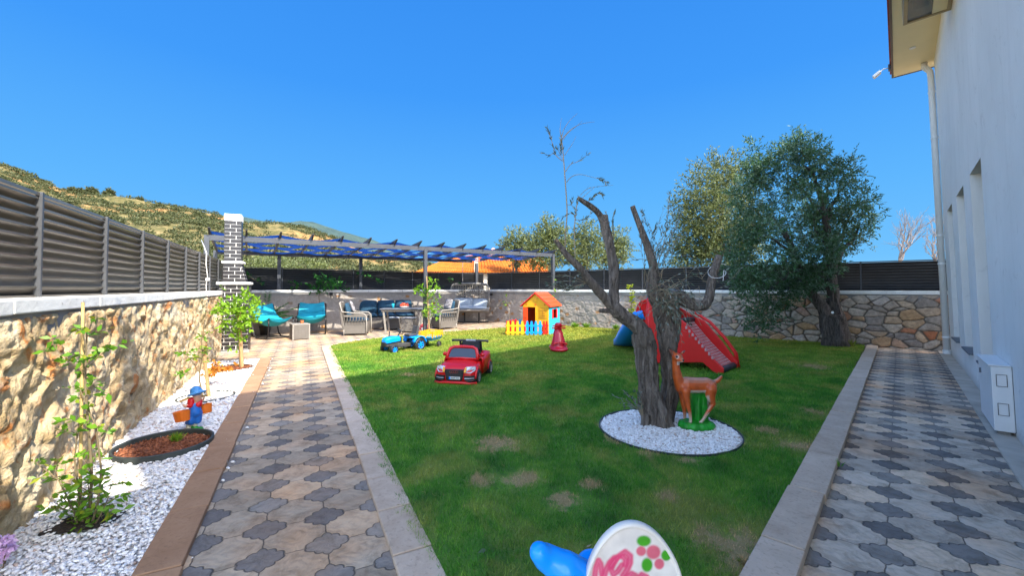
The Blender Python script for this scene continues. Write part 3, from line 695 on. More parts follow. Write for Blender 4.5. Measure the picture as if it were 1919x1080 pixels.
for i in range(0, len(xs), 2): mb.box(*bx(xs[i+1], xs[i], -TH, 0, .43, 2.9))
mb.box(*bx(-.3, 0, -9, -TH, -.1, 6.45)); mb.box(*bx(-12.3, -12.0, -9, -TH, -.1, 6.45)); mb.box(*bx(-12.0, -.3, -9, -8.7, -.1, 6.45))
mb.build('wall', M_hw, hs_)
for w0, w1 in WINS:
    wd = MB().box(*bx(-w1+.002, -w0-.002, -.27, -.22, .45, 2.898)); o = wd.build('window', M_glass, hs_)
    fr = MB(); fr.box(*bx(-w1+.003, -w1+.06, -.225, -.19, .45, 2.895)); fr.box(*bx(-w0-.06, -w0-.003, -.225, -.19, .45, 2.895)); fr.box(*bx(-w1+.06, -w0-.06, -.225, -.19, .45, .51)); fr.box(*bx(-w1+.06, -w0-.06, -.225, -.19, 2.84, 2.895)); fr.build('window_frame', M_slate, o)
    MB().box(*bx(-w1+.003, -w0-.003, -.2, .045, .433, .458)).build('sill', M_slate, o)
MB().box(*bx(-12.6, .33, -9.3, .64, 6.30, 6.40)).build('soffit', M_sof, hs_)
f_ = MB(); f_.box(*bx(-12.62, .35, .641, .675, 6.29, 6.46)); f_.box(*bx(.331, .36, -9.3, .64, 6.29, 6.46)); f_.box(*bx(-12.65, -12.601, -9.3, .64, 6.29, 6.46)); f_.build('fascia', M_fas, hs_)
f_ = MB(); x0, x1, y0, y1 = -12.65, .38, -9.3, .70
f_.add([(x0, y0, 6.401), (x1, y0, 6.401), (x1, y1, 6.401), (x0, y1, 6.401), (x0, y0, 6.47), (x1, y0, 6.47), (x1, y1, 6.47), (x0, y1, 6.47), (x0+4.5, -4.2, 7.9), (x1-4.5, -4.2, 7.9)],
       [(0,1,2,3)[::-1], (0,1,5,4), (1,2,6,5), (2,3,7,6), (3,0,4,7), (7,6,9,8), (6,5,9), (5,4,8,9), (4,7,8)]); f_.build('roof', M_redt, hs_)
for x, y in ((-1.0, .35), (-3.2, .35)): MB().cyl((x, y, 6.285), (x, y, 6.3), .05, n=16).build('soffit_lamp', M_pvc, hs_)
MB().box(*bx(-15.6, -11.8, -1.2, 1.37, 3.2, 3.34)).build('unseen_shade_slab', M_hw, hs_)  # unseen slab over the camera, added to shade the near gravel
# downpipe on the corner: a part of the house's own drainage, bracketed to the wall
dp = thing('downpipe', 'white drainpipe running up the far corner of the white house', 'drainpipe', HO, hz, rx=R(-1.3))
MB().tube([(-.02, .062, .03), (-.02, .062, 5.95), (-.02, .07, 6.08), (-.02, .15, 6.20), (-.02, .15, 6.29)], .055, 14).build('pipe', M_pvc, dp, smooth=True)
for z in (.35, 1.9, 2.5, 4.6, 5.6): MB().cyl((-.02, .062, z), (-.02, .062, z+.035), .062, n=14).build('bracket', M_pvc, dp)
MB().cyl((-.02, .062, .02), (-.02, .062, .10), .066, n=14).build('shoe', M_pvc, dp)
# recessed balcony box below the eaves
M_frm = M('tan_aluminium', (.30, .23, .11, 1), .45, .2)
t = NT('smoked_glass'); t.set((.55, .55, .55, 1), .08); tr_ = t.n('ShaderNodeBsdfTransparent'); tr_.inputs[0].default_value = (.62, .62, .60, 1); mx = t.n('ShaderNodeMixShader'); mx.inputs[0].default_value = .25; t.l(tr_.outputs[0], mx.inputs[1]); t.l(t.b.outputs[0], mx.inputs[2]); t.l(mx.outputs[0], t.out.inputs[0]); M_sg = t.m
BALC = (-9.5, -4.6, 5.30)   # near x, far x, floor z (local)
ba = thing('balcony', 'small glazed balcony with tan frame high under the eaves of the white house', 'balcony', HO, hz, rx=R(-1.3))
xn, xf, zb, yo = -6.4, -3.6, 5.60, .53
mb = MB()
for (x0_, x1_, y0_, y1_) in ((xf-.05, xf, .002, yo), (xn, xn+.05, .002, yo), (xn+.05, xf-.05, yo-.05, yo), (xn+.05, xf-.05, .002, .05), (-4.9, -4.85, .05, yo-.05)): mb.box(*bx(x0_, x1_, y0_, y1_, zb, zb+.06))
mb.build('floor_frame', M_frm, ba, bevel=.004)
MB().box(*bx(xn+.05, xf-.05, .21, yo-.05, zb+.02, zb+.035)).build('glass_floor', M_sg, ba)
MB().box(*bx(xn+.05, xf-.05, .05, .205, zb+.015, zb+.04)).build('wall_panel', M_sof, ba)
mb = MB(); mb.box(*bx(xn, xf, yo-.04, yo, zb+.50, zb+.54)); mb.box(*bx(xf-.04, xf, .002, yo-.04, zb+.50, zb+.54))
for x in (xf-.04, -4.9, xn): mb.box(*bx(x, x+.04, yo-.04, yo, zb+.06, zb+.50))
mb.build('rail', M_frm, ba)
mb = MB(); mb.box(*bx(xn+.04, xf-.04, yo-.025, yo-.015, zb+.06, zb+.50)); mb.box(*bx(xf-.025, xf-.015, .01, yo-.04, zb+.06, zb+.50)); mb.build('glass_panel', M_sg, ba)
mb = MB(); mb.box(*bx(-4.3, -3.9, .24, .42, zb+.04, zb+.26)); mb.cyl((-4.6, .34, zb+.04), (-4.6, .34, zb+.22), .08, n=12); mb.build('stored_items', M_slate, ba, bevel=.01)
# flood lamp on the fascia
fl = thing('eave_flood_lamp', 'small white flood lamp on an arm at the edge of the house roof', 'lamp', HO, hz, rx=R(-1.3))
MB().box((-.15, .70, 6.36), (.12, .05, .12)).build('wall_plate', M_fas, fl)
MB().tube([(-.15, .72, 6.36), (-.15, .80, 6.37), (-.15, .86, 6.33)], .012, 8).build('arm', M_pvc, fl, smooth=True)
MB().box((-.15, .92, 6.28), (.13, .15, .06), m=Matrix.Rotation(R(-35), 3, 'X')).build('lamp_head', M_pvc, fl, bevel=.01)
# meter box
t = M('box_panel_outline', (.06, .06, .065, 1), .6)
me_ = thing('meter_cabinet', 'low white metal utility cabinet against the house wall beside the path', 'cabinet', HO, hz, rx=R(-1.3))
X0, X1 = -6.60, -5.75
MB().box(*bx(X0, X1, .003, .135, .05, .66)).build('cabinet_body', M_pvc, me_, bevel=.006)
MB().box(*bx(X0-.01, X1+.01, .003, .15, .661, .672)).build('lid', M_pvc, me_, bevel=.003)
mb = MB()
for z in (.20, .47):
    for (a, b, c, d) in ((.035, .105, z, z+.004), (.035, .105, z+.11, z+.114), (.035, .039, z+.004, z+.11), (.101, .105, z+.004, z+.11)): mb.box(*bx(X0-.004, X0-.0005, a, b, c, d))
mb.build('vent_outline', t, me_)
MB().box(*bx(-5.95, -5.93, .1355, .15, .50, .55)).build('latch', M_slate, me_)
mb = MB(); [mb.box(*bx(x, x+.05, .03, .11, 0, .049)) for x in (X0+.03, X1-.08)]; mb.build('foot', M_conc, me_)
MB().box(*bx(X0+.0, X0+.03, -.0, .003, .05, .66)).build('back_seal', M_slate, me_)

# ================================================================= hills
def lerp_tab(tab, x):
    if x <= tab[0][0]: return tab[0][1]+(tab[0][0]-x)*.22
    for (a, b), (c, d) in zip(tab[:-1], tab[1:]):
        if x <= c: return b+(d-b)*(x-a)/(c-a)
    return tab[-1][1]+(x-tab[-1][0])*.9*0
NEAR = [(-400, 300), (0, 238), (42, 218), (83, 196), (111, 188), (155, 177), (222, 166), (258, 160), (305, 156), (361, 148), (417, 138), (450, 128), (491, 120), (547, 111), (588, 104), (640, 84), (720, 62), (800, 40), (900, 20), (1050, 4)]
NEAR = [(-700, 340)]+NEAR
FAR = [(-700, 150), (0, 150), (300, 142), (449, 138), (500, 128), (560, 125), (600, 121), (640, 108), (690, 95), (740, 76), (800, 50), (900, 25), (1100, 6)]
def ridge_z(tab, px, d): 
    return EYE+lerp2(tab, px)/F*d
def lerp2(tab, x):
    for (a, b), (c, d) in zip(tab[:-1], tab[1:]):
        if x <= c: return b+(d-b)*(x-a)/(c-a)
    return max(0, tab[-1][1]-(x-tab[-1][0])*.1)
RD = 170.0
def hill_h(x, y):
    px = x/max(y, 1)*F+960; d = y
    zr = ridge_z(NEAR, px, RD)
    k = min(1, max(0, (d-24)/(RD-24))); up = zr*(k**1.15)
    if d > RD: up = zr*max(0, 1-((d-RD)/220)**1.5)
    n = fbm(Vector((x*.03, y*.03, 2)), 5)*5.0*k*min(1, zr/20)+fbm(Vector((x*.12, y*.12, 8)), 3)*1.0*k
    return up+n*(1-.75*max(0, 1-abs(d-RD)/25))-.05
def polar(name, us, ds, hf, mat):
    V = np.array([[(u*d, d, hf(u*d, d)) for d in ds] for u in us]); nu, nd = len(us), len(ds)
    i, j = np.meshgrid(np.arange(nu-1), np.arange(nd-1), indexing='ij'); a = i*nd+j
    o = npmesh(name, V.reshape(-1, 3), np.stack([a, a+nd, a+nd+1, a+1], -1).reshape(-1, 4), mat, smooth=True); o['kind'] = 'structure'; return o
t = NT('dry_hillside'); v = t.pos(); n1 = t.noise(v, .022, 5, .6, .6); n2 = t.noise(v, .12, 5, .7); n3 = t.noise(v, .6, 4, .7)
col = t.ramp(n3, [(.35, (.060, .062, .022, 1)), (.53, (.15, .125, .048, 1)), (.68, (.29, .21, .10, 1))])
col = t.mix(t.ramp(n1, [(.51, (0,0,0,1)), (.60, (1,1,1,1))]), col, t.mix(n3, (.34, .14, .04, 1), (.50, .30, .13, 1)))
col = t.mix(t.ramp(n2, [(.50, (0,0,0,1)), (.62, (.6,.6,.6,1))]), col, (.06, .062, .024, 1))
t.set(col, .95, 0, .1); t.bump(n3, 1, .6); M_hill = t.m
polar('near_hill', np.linspace(-2.3, .15, 190), list(np.linspace(24, 205, 75))+[230, 270, 330, 400], hill_h, M_hill)
t = NT('far_mountain_forest'); v = t.pos(); n = t.noise(v, .02, 6, .7); t.set(t.ramp(n, [(.35, (.035, .062, .062, 1)), (.65, (.060, .092, .078, 1))]), .95, 0, .1); t.bump(n, 1, 8); M_far = t.m
def far_h(x, y):
    px = x/y*F+960; zr = ridge_z(FAR, px, 1100); k = max(0, 1-abs(y-1100)/(720 if y < 1100 else 900))
    return zr*k**.9+fbm(Vector((x*.006, y*.006, 1)), 5)*22*min(1, k*2)*(1-.8*max(0, 1-abs(y-1100)/90))-2
polar('far_mountain', np.linspace(-2.2, .3, 170), np.linspace(420, 1900, 50), far_h, M_far)
# scrub on the slope
M_scr = leafmat('scrub_leaf', (.030, .042, .014, 1), (.085, .092, .035, 1), tr=.05)
px_ = []; cnt = 0; parts = []
rs = random.Random(3); C_ = []; Rr = []
while len(C_) < 5200:
    d = 28+(rs.random()**.75)*(RD-26); u = rs.uniform(-1.7, .12); x, y = u*d, d
    if noise.noise(Vector((x*.045, y*.045, 4)))+rs.uniform(-.35, .35) < -.10: continue
    C_.append((x, y, hill_h(x, y))); Rr.append(rs.uniform(.35, 1.15)*(1 if rs.random() < .85 else 1.5)*(.55+.45*d/RD)*1.15)
C_ = np.array(C_); Rr = np.array(Rr); m_ = 46; n = len(C_)
dv = unit(rng.normal(size=(n, m_, 3))); dv[..., 2] = np.abs(dv[..., 2])*.9; rr = rng.uniform(.45, 1, (n, m_, 1))
ps_ = C_[:, None]+dv*rr*Rr[:, None, None]+np.array([0, 0, .15]); dd_ = unit(dv+rng.normal(size=dv.shape)*.8)
V, Fc = leaves(ps_.reshape(-1, 3), dd_.reshape(-1, 3), np.repeat(Rr*.42, m_), np.repeat(Rr*.30, m_))
o = npmesh('scrub', V, Fc, M_scr); tag(o, 'olive green scrub bushes dotting the dry orange hillside', 'scrub', kind='stuff')
# ================================================================= trees and plants
def barkmat(name, c1, c2, c3, sc_=1.0):
    t = NT(name); v = t.obj(); s = t.mapping(v, scale=(9*sc_, 9*sc_, 1.6*sc_))
    a = t.noise(s, 2.2, 6, .7, 1.2); b = t.noise(v, 26*sc_, 4, .7); c = t.noise(v, 2.5, 3)
    col = t.ramp(a, [(.30, c1), (.48, c2), (.68, c3)]); col = t.mix(t.ramp(c, [(.5, (0,0,0,1)), (.75, (.5,.5,.5,1))]), col, k4(c2, 1.3))
    col = t.mix(t.ramp(b, [(.58, (0,0,0,1)), (.7, (.5,.5,.5,1))]), col, c1)
    t.set(col, .95, 0, .15); t.bump(t.m_('ADD', t.m_('MULTIPLY', a, 2.5), b), 1.0, .03*1.2); return t.m
M_bark = barkmat('olive_bark', (.05, .038, .030, 1), (.23, .185, .15, 1), (.44, .37, .31, 1))
M_bark2 = barkmat('dark_olive_bark', (.03, .025, .022, 1), (.12, .10, .088, 1), (.22, .19, .165, 1))
M_cut = M('sawn_wood', (.26, .17, .10, 1), .9, var=.4, vs=40)
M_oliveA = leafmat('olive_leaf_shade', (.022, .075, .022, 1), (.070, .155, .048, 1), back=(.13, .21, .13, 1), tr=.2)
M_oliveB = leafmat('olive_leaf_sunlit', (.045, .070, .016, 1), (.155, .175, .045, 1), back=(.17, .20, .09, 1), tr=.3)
M_oliveC = leafmat('olive_leaf_dusty', (.05, .085, .06, 1), (.12, .17, .12, 1), back=(.25, .30, .26, 1), tr=.15)
M_cit = leafmat('citrus_leaf', (.09, .25, .012, 1), (.28, .46, .03, 1), tr=.35, rough=.4)
M_jas = leafmat('glossy_young_leaf', (.055, .20, .015, 1), (.20, .38, .03, 1), tr=.3, rough=.35, dead=(.42, .30, .03, 1))
M_drk = leafmat('dark_green_leaf', (.015, .085, .018, 1), (.045, .19, .03, 1), tr=.25, rough=.4)
M_org = leafmat('orange_leaf', (.55, .16, .02, 1), (.70, .36, .06, 1), tr=.3)
M_yel = leafmat('yellow_green_leaf', (.32, .42, .02, 1), (.60, .62, .04, 1), tr=.35)
M_dry = M('dry_twig', (.34, .27, .17, 1), .9, var=.3)
M_stem = M('green_brown_stem', (.17, .13, .07, 1), .8, var=.3)
M_bam = M('bamboo_cane', (.62, .42, .16, 1), .6, var=.25, vs=12)
M_stk = M('wooden_stake', (.42, .26, .12, 1), .85, var=.25, vs=15, bump=.3)

def gnarl(mb, pts, rad, n=26, seg=.035, amp=.16, seedv=0.0, twist=2.5):
    """a woody limb: smooth path, fluted and lumpy cross-section"""
    pts = [Vector(p) for p in pts]; rad = list(rad); P_ = []; R_ = []
    for i in range(len(pts)-1):
        p0 = pts[max(i-1, 0)]; p1 = pts[i]; p2 = pts[i+1]; p3 = pts[min(i+2, len(pts)-1)]
        m = max(2, int((p2-p1).length/seg))
        for k in range(m):
            s = k/m; P_.append(.5*((2*p1)+(p2-p0)*s+(2*p0-5*p1+4*p2-p3)*s*s+(3*p1-p0-3*p2+p3)*s**3)); R_.append(lerp(rad[i], rad[i+1], s))
    P_.append(pts[-1]); R_.append(rad[-1]); ref = Vector((1, 0, .01)); rings = []; acc = 0
    for i, p in enumerate(P_):
        t_ = (P_[min(i+1, len(P_)-1)]-P_[max(i-1, 0)]).normalized(); a = (ref-t_*ref.dot(t_)).normalized(); ref = a; b = t_.cross(a)
        if i: acc += (p-P_[i-1]).length
        row = []
        for k in range(n):
            ph = k*2*math.pi/n; r = R_[i]
            f = noise.noise(Vector((math.cos(ph)*1.6+seedv, math.sin(ph)*1.6, acc*twist)))*1.3
            g = abs(noise.noise(Vector((math.cos(ph+acc*.9)*4, math.sin(ph+acc*.9)*4+seedv, acc*3))))
            h = noise.noise(Vector((math.cos(ph)*9, math.sin(ph)*9+seedv, acc*22)))
            k_ = 1+amp*f*1.3-amp*1.5*g+amp*.35*h
            row.append(p+(a*math.cos(ph)+b*math.sin(ph))*r*k_)
        rings.append(row)
    mb.loft(rings, cap=True, close=True); return mb

def sprigs(cen, outd, n, L, nl, ll, lw, up=.25):
    """twigs with leaves: cen (n,3) starts, outd outward dirs"""
    D = unit(outd+rng.normal(size=(n, 3))*.55+np.array([0, 0, up])); k = np.linspace(.08, 1, nl)[None, :, None]
    bend = rng.normal(size=(n, 1, 3))*.18
    pos = cen[:, None]+D[:, None]*k*L+bend*k*k*L
    ld = unit(D[:, None]*.75+rng.normal(size=(n, nl, 3))*.6)
    return leaves(pos.reshape(-1, 3), ld.reshape(-1, 3), ll*rng.uniform(.7, 1.3, n*nl), lw*rng.uniform(.7, 1.3, n*nl))
def crown(blobs, per, L, nl, ll, lw, shell=.55, up=.2):
    out = []
    for c, r in blobs:
        c = np.array(c); r3 = np.array(r if hasattr(r, '__len__') else (r, r, r)); n = max(6, int(per*np.prod(r3)**(2/3)))
        d = unit(rng.normal(size=(n, 3))); k = (shell+(1-shell)*rng.uniform(0, 1, (n, 1))**.6)
        # hollow out lumps so the outline stays uneven
        lump = np.array([noise.noise(Vector(x*1.9+c)) for x in d])[:, None]; k = k*(1+.38*lump)
        out.append(sprigs(c+d*k*r3, d, n, L, nl, ll, lw, up))
    return cat_mesh(out)
def seg(mb, p, q, r0, r1, wob=.05, n=6, m=5):
    p = Vector(p); q = Vector(q); L = (q-p).length
    pts = [p.lerp(q, i/m)+(Vector((random.uniform(-1,1), random.uniform(-1,1), random.uniform(-1,1)))*L*wob if 0 < i < m else Vector()) for i in range(m+1)]
    mb.tube(pts, [lerp(r0, r1, i/m) for i in range(m+1)], n, jit=.12); return pts

# ---- the pruned old olive in the round bed --------------------------------
base = G(1228, 800); po = thing('pruned_olive_tree', 'old pruned olive tree with bare sawn grey limbs standing in the round gravel bed', 'tree', base)
d0 = base.y
Q = lambda px, py, dd=0: P(px, py, d0+dd)
mb = MB()
gnarl(mb, [Q(1234, 815), Q(1230, 790), Q(1218, 740, .0), Q(1212, 690, .0), Q(1210, 650, .02), Q(1203, 622, 0)], [.150, .108, .100, .108, .112, .092], n=40, seg=.02, seedv=1, amp=.26)
gnarl(mb, [Q(1240, 806, .1), Q(1248, 770, .12), Q(1257, 720, .14), Q(1255, 660, .14), Q(1252, 610, .13), Q(1245, 575, .12), Q(1243, 555, .12)], [.12, .095, .078, .092, .118, .128, .10], n=40, seg=.02, seedv=5, amp=.26)
gnarl(mb, [Q(1247, 800, -.06), Q(1240, 770, -.08), Q(1226, 730, -.08), Q(1218, 700, -.06)], [.09, .06, .045, .02], seedv=9, seg=.02, amp=.3)
# left limb sweeping out and up, and the fork
gnarl(mb, [Q(1212, 645, .0), Q(1197, 612, 0), Q(1168, 592, -.03), Q(1148, 572, -.05)], [.10, .088, .075, .066], seedv=12, amp=.16)
gnarl(mb, [Q(1160, 590, -.04), Q(1132, 558, -.08), Q(1108, 530, -.12), Q(1086, 502, -.16), Q(1062, 478, -.2), Q(1041, 450, -.22)], [.062, .050, .045, .039, .032, .022], seedv=15, amp=.16)
gnarl(mb, [Q(1150, 580, -.05), Q(1151, 545, -.02), Q(1151, 500, .02), Q(1143, 460, .04), Q(1136, 430, .05), Q(1132, 404, .05)], [.064, .054, .055, .052, .048, .044], seedv=18, amp=.16)
gnarl(mb, [Q(1136, 430, .05), Q(1124, 402, .03), Q(1108, 387, 0), Q(1083, 371, -.04)], [.044, .031, .029, .019], seedv=21, amp=.15)
# right limbs
gnarl(mb, [Q(1247, 590, .12), Q(1228, 552, .06), Q(1226, 520, .04), Q(1226, 500, .04), Q(1213, 460, .02), Q(1200, 425, 0), Q(1186, 387, 0)], [.10, .080, .054, .044, .038, .033, .026], seedv=24, amp=.16)
gnarl(mb, [Q(1248, 585, .12), Q(1268, 558, .1), Q(1285, 565, .05), Q(1303, 573, 0), Q(1322, 572, -.02)], [.105, .082, .074, .064, .05], seedv=27, amp=.18)
gnarl(mb, [Q(1316, 576, -.02), Q(1328, 560, -.02), Q(1333, 530, 0), Q(1340, 505, .02), Q(1348, 480, .04)], [.050, .046, .044, .041, .036], seedv=30, amp=.10)
gnarl(mb, [Q(1252, 575, .12), Q(1250, 552, .12), Q(1238, 540, .12)], [.08, .06, .045], seedv=33, amp=.2)
gnarl(mb, [Q(1124, 583, -.05), Q(1140, 583, -.04), Q(1160, 586, -.03)], [.02, .024, .03], n=12, seedv=36, amp=.12)
gnarl(mb, [Q(1208, 806, -.02), Q(1210, 785, -.02), Q(1203, 765, -.02), Q(1199, 744, -.02)], [.055, .045, .032, .022], n=16, seedv=39, amp=.2)
mb.build('trunk', M_bark, po, True, smooth=True)
mb = MB()
for (x, y, dd, r, q2) in ((1041, 449.2, -.22, .021, (1045, 454)), (1083, 370.4, -.04, .018, (1086, 372)), (1186, 386.2, 0, .024, (1187, 389)), (1348.3, 479, .04, .033, (1347, 483)), (1132, 403.2, .05, .041, (1132, 407)), (1199, 743, -.02, .019, (1199, 746))):
    a = Q(x, y, dd); b = Q(q2[0], q2[1], dd); mb.cyl(b, a, r*1.02, r, 12)
mb.build('sawn_end', M_cut, po, True)
tw = MB(); lp = []; ld = []
def twig(pts, r0, r1, lf=0, lo=0., ll=.045, spread=.6):
    """thin shoot through pixel points; lf leaves per metre along the last part"""
    pp = [Q(*p) for p in pts]; sm = []
    for i in range(len(pp)-1):
        p0 = pp[max(i-1,0)]; p1 = pp[i]; p2 = pp[i+1]; p3 = pp[min(i+2, len(pp)-1)]
        for k in range(5):
            s = k/5; sm.append(.5*((2*p1)+(p2-p0)*s+(2*p0-5*p1+4*p2-p3)*s*s+(3*p1-p0-3*p2+p3)*s**3))
    sm.append(pp[-1]); tw.tube(sm, [lerp(r0, r1, i/(len(sm)-1)) for i in range(len(sm))], 5)
    L = sum((sm[i+1]-sm[i]).length for i in range(len(sm)-1)); n = int(L*(1-lo)*lf)
    for _ in range(n):
        k = random.uniform(lo, 1)*(len(sm)-1); i = min(int(k), len(sm)-2); p = sm[i].lerp(sm[i+1], k-i); t_ = (sm[i+1]-sm[i]).normalized()
        lp.append(p); ld.append(t_+Vector((random.uniform(-1,1), random.uniform(-1,1), random.uniform(-1,1)))*spread)
T = twig
T([(1060, 478, -.18), (1060, 440, -.18), (1063, 395, -.18), (1059, 330, -.18), (1055, 280, -.18), (1052, 252, -.18)], .008, .004, 8, .6)
T([(1052, 262, -.18), (1057, 243, -.18), (1068, 226, -.18), (1083, 212, -.18)], .004, .001)
T([(1054, 260, -.18), (1070, 243, -.18), (1090, 232, -.18), (1115, 228, -.18)], .004, .001)
T([(1056, 262, -.18), (1064, 250, -.18), (1080, 237, -.18), (1092, 226, -.18)], .003, .001)
T([(1052, 256, -.18), (1050, 240, -.18), (1053, 221, -.18)], .003, .001)
T([(1058, 292, -.18), (1066, 280, -.18), (1074, 268, -.18), (1080, 255, -.18)], .003, .001)
T([(1055, 302, -.18), (1042, 290, -.18), (1037, 272, -.18), (1030, 252, -.18), (1026, 240, -.18)], .004, .002, 95, .2)
T([(1052, 288, -.18), (1052, 262, -.18)], .004, .002, 260, 0)
T([(1056, 300, -.18), (1046, 280, -.18)], .003, .002, 120, .2)
T([(1040, 285, -.18), (1030, 291, -.18), (1020, 287, -.18)], .003, .001, 110, .2)
T([(1060, 322, -.18), (1070, 308, -.18), (1085, 302, -.18), (1102, 289, -.18)], .004, .001, 70, .3)
T([(1062, 342, -.18), (1072, 331, -.18), (1088, 327, -.18), (1110, 332, -.18), (1140, 340, -.18)], .004, .001, 0)
T([(1118, 333, -.18), (1128, 337, -.18), (1137, 342, -.18)], .002, .001, 260, 0)
T([(1088, 366, -.05), (1100, 355, -.05), (1118, 350, -.05), (1150, 347, -.05)], .003, .001, 18, .1)
T([(1092, 371, -.05), (1104, 360, -.05), (1116, 350, -.05)], .003, .001)
T([(1078, 480, -.15), (1077, 430, -.15), (1080, 395, -.15), (1085, 372, -.12)], .006, .003, 75, .45, .05)
T([(1080, 405, -.15), (1068, 400, -.15), (1055, 408, -.15)], .003, .001, 110, .1)
T([(1080, 412, -.15), (1095, 412, -.15), (1108, 400, -.15)], .003, .001, 130, .1)
T([(1083, 395, -.1), (1072, 385, -.1), (1073, 375, -.1)], .003, .001, 150, .1)
T([(1100, 380, 0), (1112, 370, 0), (1122, 362, 0), (1130, 366, 0)], .004, .002, 230, .1)
T([(1146, 470, .05), (1150, 440, .05), (1148, 415, .05), (1152, 398, .05)], .005, .002, 110, .25)
T([(1150, 455, .05), (1142, 430, .05), (1136, 395, .05)], .004, .002, 70, .3)
# fine leafy shoots round the right fork
for k in range(24):
    x0 = random.uniform(1205, 1240); y0 = random.uniform(470, 545); x1 = random.uniform(1195, 1290); y1 = random.uniform(385, 470); dd = random.uniform(-.1, .25)
    T([(x0, y0, .04), ((x0+x1)/2+random.uniform(-14, 14), (y0+y1)/2+random.uniform(-6, 20), dd/2), (x1, y1, dd)], .0024, .0008, 42, .25)
T([(1232, 500, .1), (1246, 450, .1), (1252, 400, .1), (1255, 362, .1)], .005, .001, 60, .3)
T([(1222, 480, .1), (1240, 462, .1), (1262, 452, .1), (1285, 440, .1)], .006, .002, 50, .2)
T([(1224, 490, .1), (1200, 486, .1), (1172, 490, .1), (1150, 483, .1)], .004, .001, 30, .2)
for k in range(60):   # tangle of dry twigs and pale leaves hanging about the fork
    x0 = random.uniform(1226, 1262); y0 = random.uniform(535, 575); x1 = x0+random.gauss(8, 34); y1 = y0+random.uniform(-35, 75); dd = random.uniform(-.25, .05)
    T([(x0, y0, -.02), ((x0+x1)/2+random.uniform(-6, 14), (y0+y1)/2-random.uniform(0, 18), dd/2), (x1, y1, dd)], .0018, .0008, 24, .2)
for k in range(16):   # long fine shoots across towards the right stub
    x0 = random.uniform(1235, 1330); y0 = random.uniform(520, 575); x1 = x0+random.uniform(-90, 90); y1 = random.uniform(470, 600); dd = random.uniform(-.3, .1)
    T([(x0, y0, -.02), ((x0+x1)/2, (y0+y1)/2+random.uniform(-25, 25), dd/2), (x1, y1, dd)], .0018, .0008, 26, .2)
for k in range(10):   # pale shoots left of the limb over the fence
    x1 = random.uniform(1020, 1090); y1 = random.uniform(515, 545)
    T([(1100, 530, -.1), ((1100+x1)/2, (530+y1)/2+random.uniform(-14, 14), -.2), (x1, y1, -.3)], .003, .001, 55, .3)
for k in range(9):    # grey basal suckers
    x1 = random.uniform(1150, 1200); y1 = random.uniform(718, 765); T([(1206, 780, -.04), ((1206+x1)/2, (770+y1)/2-4, -.08), (x1, y1, -.15)], .003, .001, 75, .2)
tw.build('twigs', M_dry, po, True)
V, Fc = leaves(np.array([tuple(p) for p in lp]), np.array([tuple(p) for p in ld]), rng.uniform(.035, .06, len(lp)), rng.uniform(.009, .014, len(lp))); npmesh('foliage', V, Fc, M_oliveC, po)
# white wire tied on the right stub
c = Q(1344, 503, 0); mb = MB(); mb.tube([c+Vector((math.cos(a)*.085, math.sin(a)*.07, math.sin(a+.6)*.06-.01*a)) for a in np.linspace(0, 6.6, 26)]+[c+Vector((.03, -.06, -.13))], .0028, 5)
mb.build('wire', M_wht, po, True)

# ---- big olive beside the right kerb --------------------------------------
b = G(1568, 650); bo = thing('big_olive_tree', 'large leafy olive tree with dark split trunk in front of the rubble wall', 'tree', b)
d0b = b.y
Qb = lambda px, py, dd=0: P(px, py, d0b+dd)
mb = MB()
gnarl(mb, [Qb(1566, 662), Qb(1566, 640), Qb(1563, 610), Qb(1560, 590)], [.34, .27, .25, .22], n=44, seg=.05, seedv=51, amp=.22)
gnarl(mb, [Qb(1554, 655, -.05), Qb(1552, 620, -.05), Qb(1546, 585, 0), Qb(1532, 565, 0), Qb(1518, 545, 0), Qb(1506, 515, 0), Qb(1490, 480, 0), Qb(1470, 430, -.1)], [.17, .16, .14, .11, .09, .08, .06, .03], n=24, seg=.06, seedv=54, amp=.2)
gnarl(mb, [Qb(1578, 655, -.05), Qb(1577, 620), Qb(1566, 585), Qb(1561, 555), Qb(1558, 520), Qb(1556, 490), Qb(1552, 440), Qb(1540, 380), Qb(1525, 330, 0)], [.18, .18, .15, .13, .115, .10, .075, .05, .02], n=24, seg=.06, seedv=57, amp=.2)
gnarl(mb, [Qb(1560, 510), Qb(1572, 485), Qb(1582, 465), Qb(1600, 448, .1), Qb(1612, 420, .1)], [.085, .06, .05, .035, .015], n=16, seedv=60, amp=.15, seg=.06)
for (a, b_) in (((1556, 480), (1600, 400)), ((1556, 470), (1510, 380)), ((1506, 515), (1440, 460)), ((1500, 500), (1450, 540)), ((1545, 420), (1580, 340)), ((1490, 470), (1440, 400)), ((1552, 540), (1520, 520)), ((1540, 400), (1480, 330)), ((1480, 470), (1410, 420)), ((1450, 500), (1415, 560)), ((1530, 350), (1500, 280)), ((1545, 400), (1600, 330))):
    seg(mb, Qb(a[0], a[1]), Qb(b_[0], b_[1], random.uniform(-.8, .8)), .04, .012)
mb.build('trunk', M_bark2, bo, True, smooth=True)
def cr(lst, Qf, k): return [(tuple(Qf(x, y, dd)), r) for x, y, dd, r in lst]
big = []
rb_ = random.Random(11)
OUT = [(1500,262),(1530,270),(1545,300),(1560,318),(1590,300),(1597,330),(1600,350),(1625,370),(1638,395),(1632,420),(1610,440),(1585,455),(1570,500),(1545,520),(1520,512),(1500,540),(1480,560),(1470,585),(1450,560),(1440,600),(1420,620),(1398,600),(1390,560),(1380,540),(1368,500),(1372,450),(1385,400),(1390,350),(1405,310),(1412,270),(1425,300),(1450,292),(1475,280),(1490,258)]
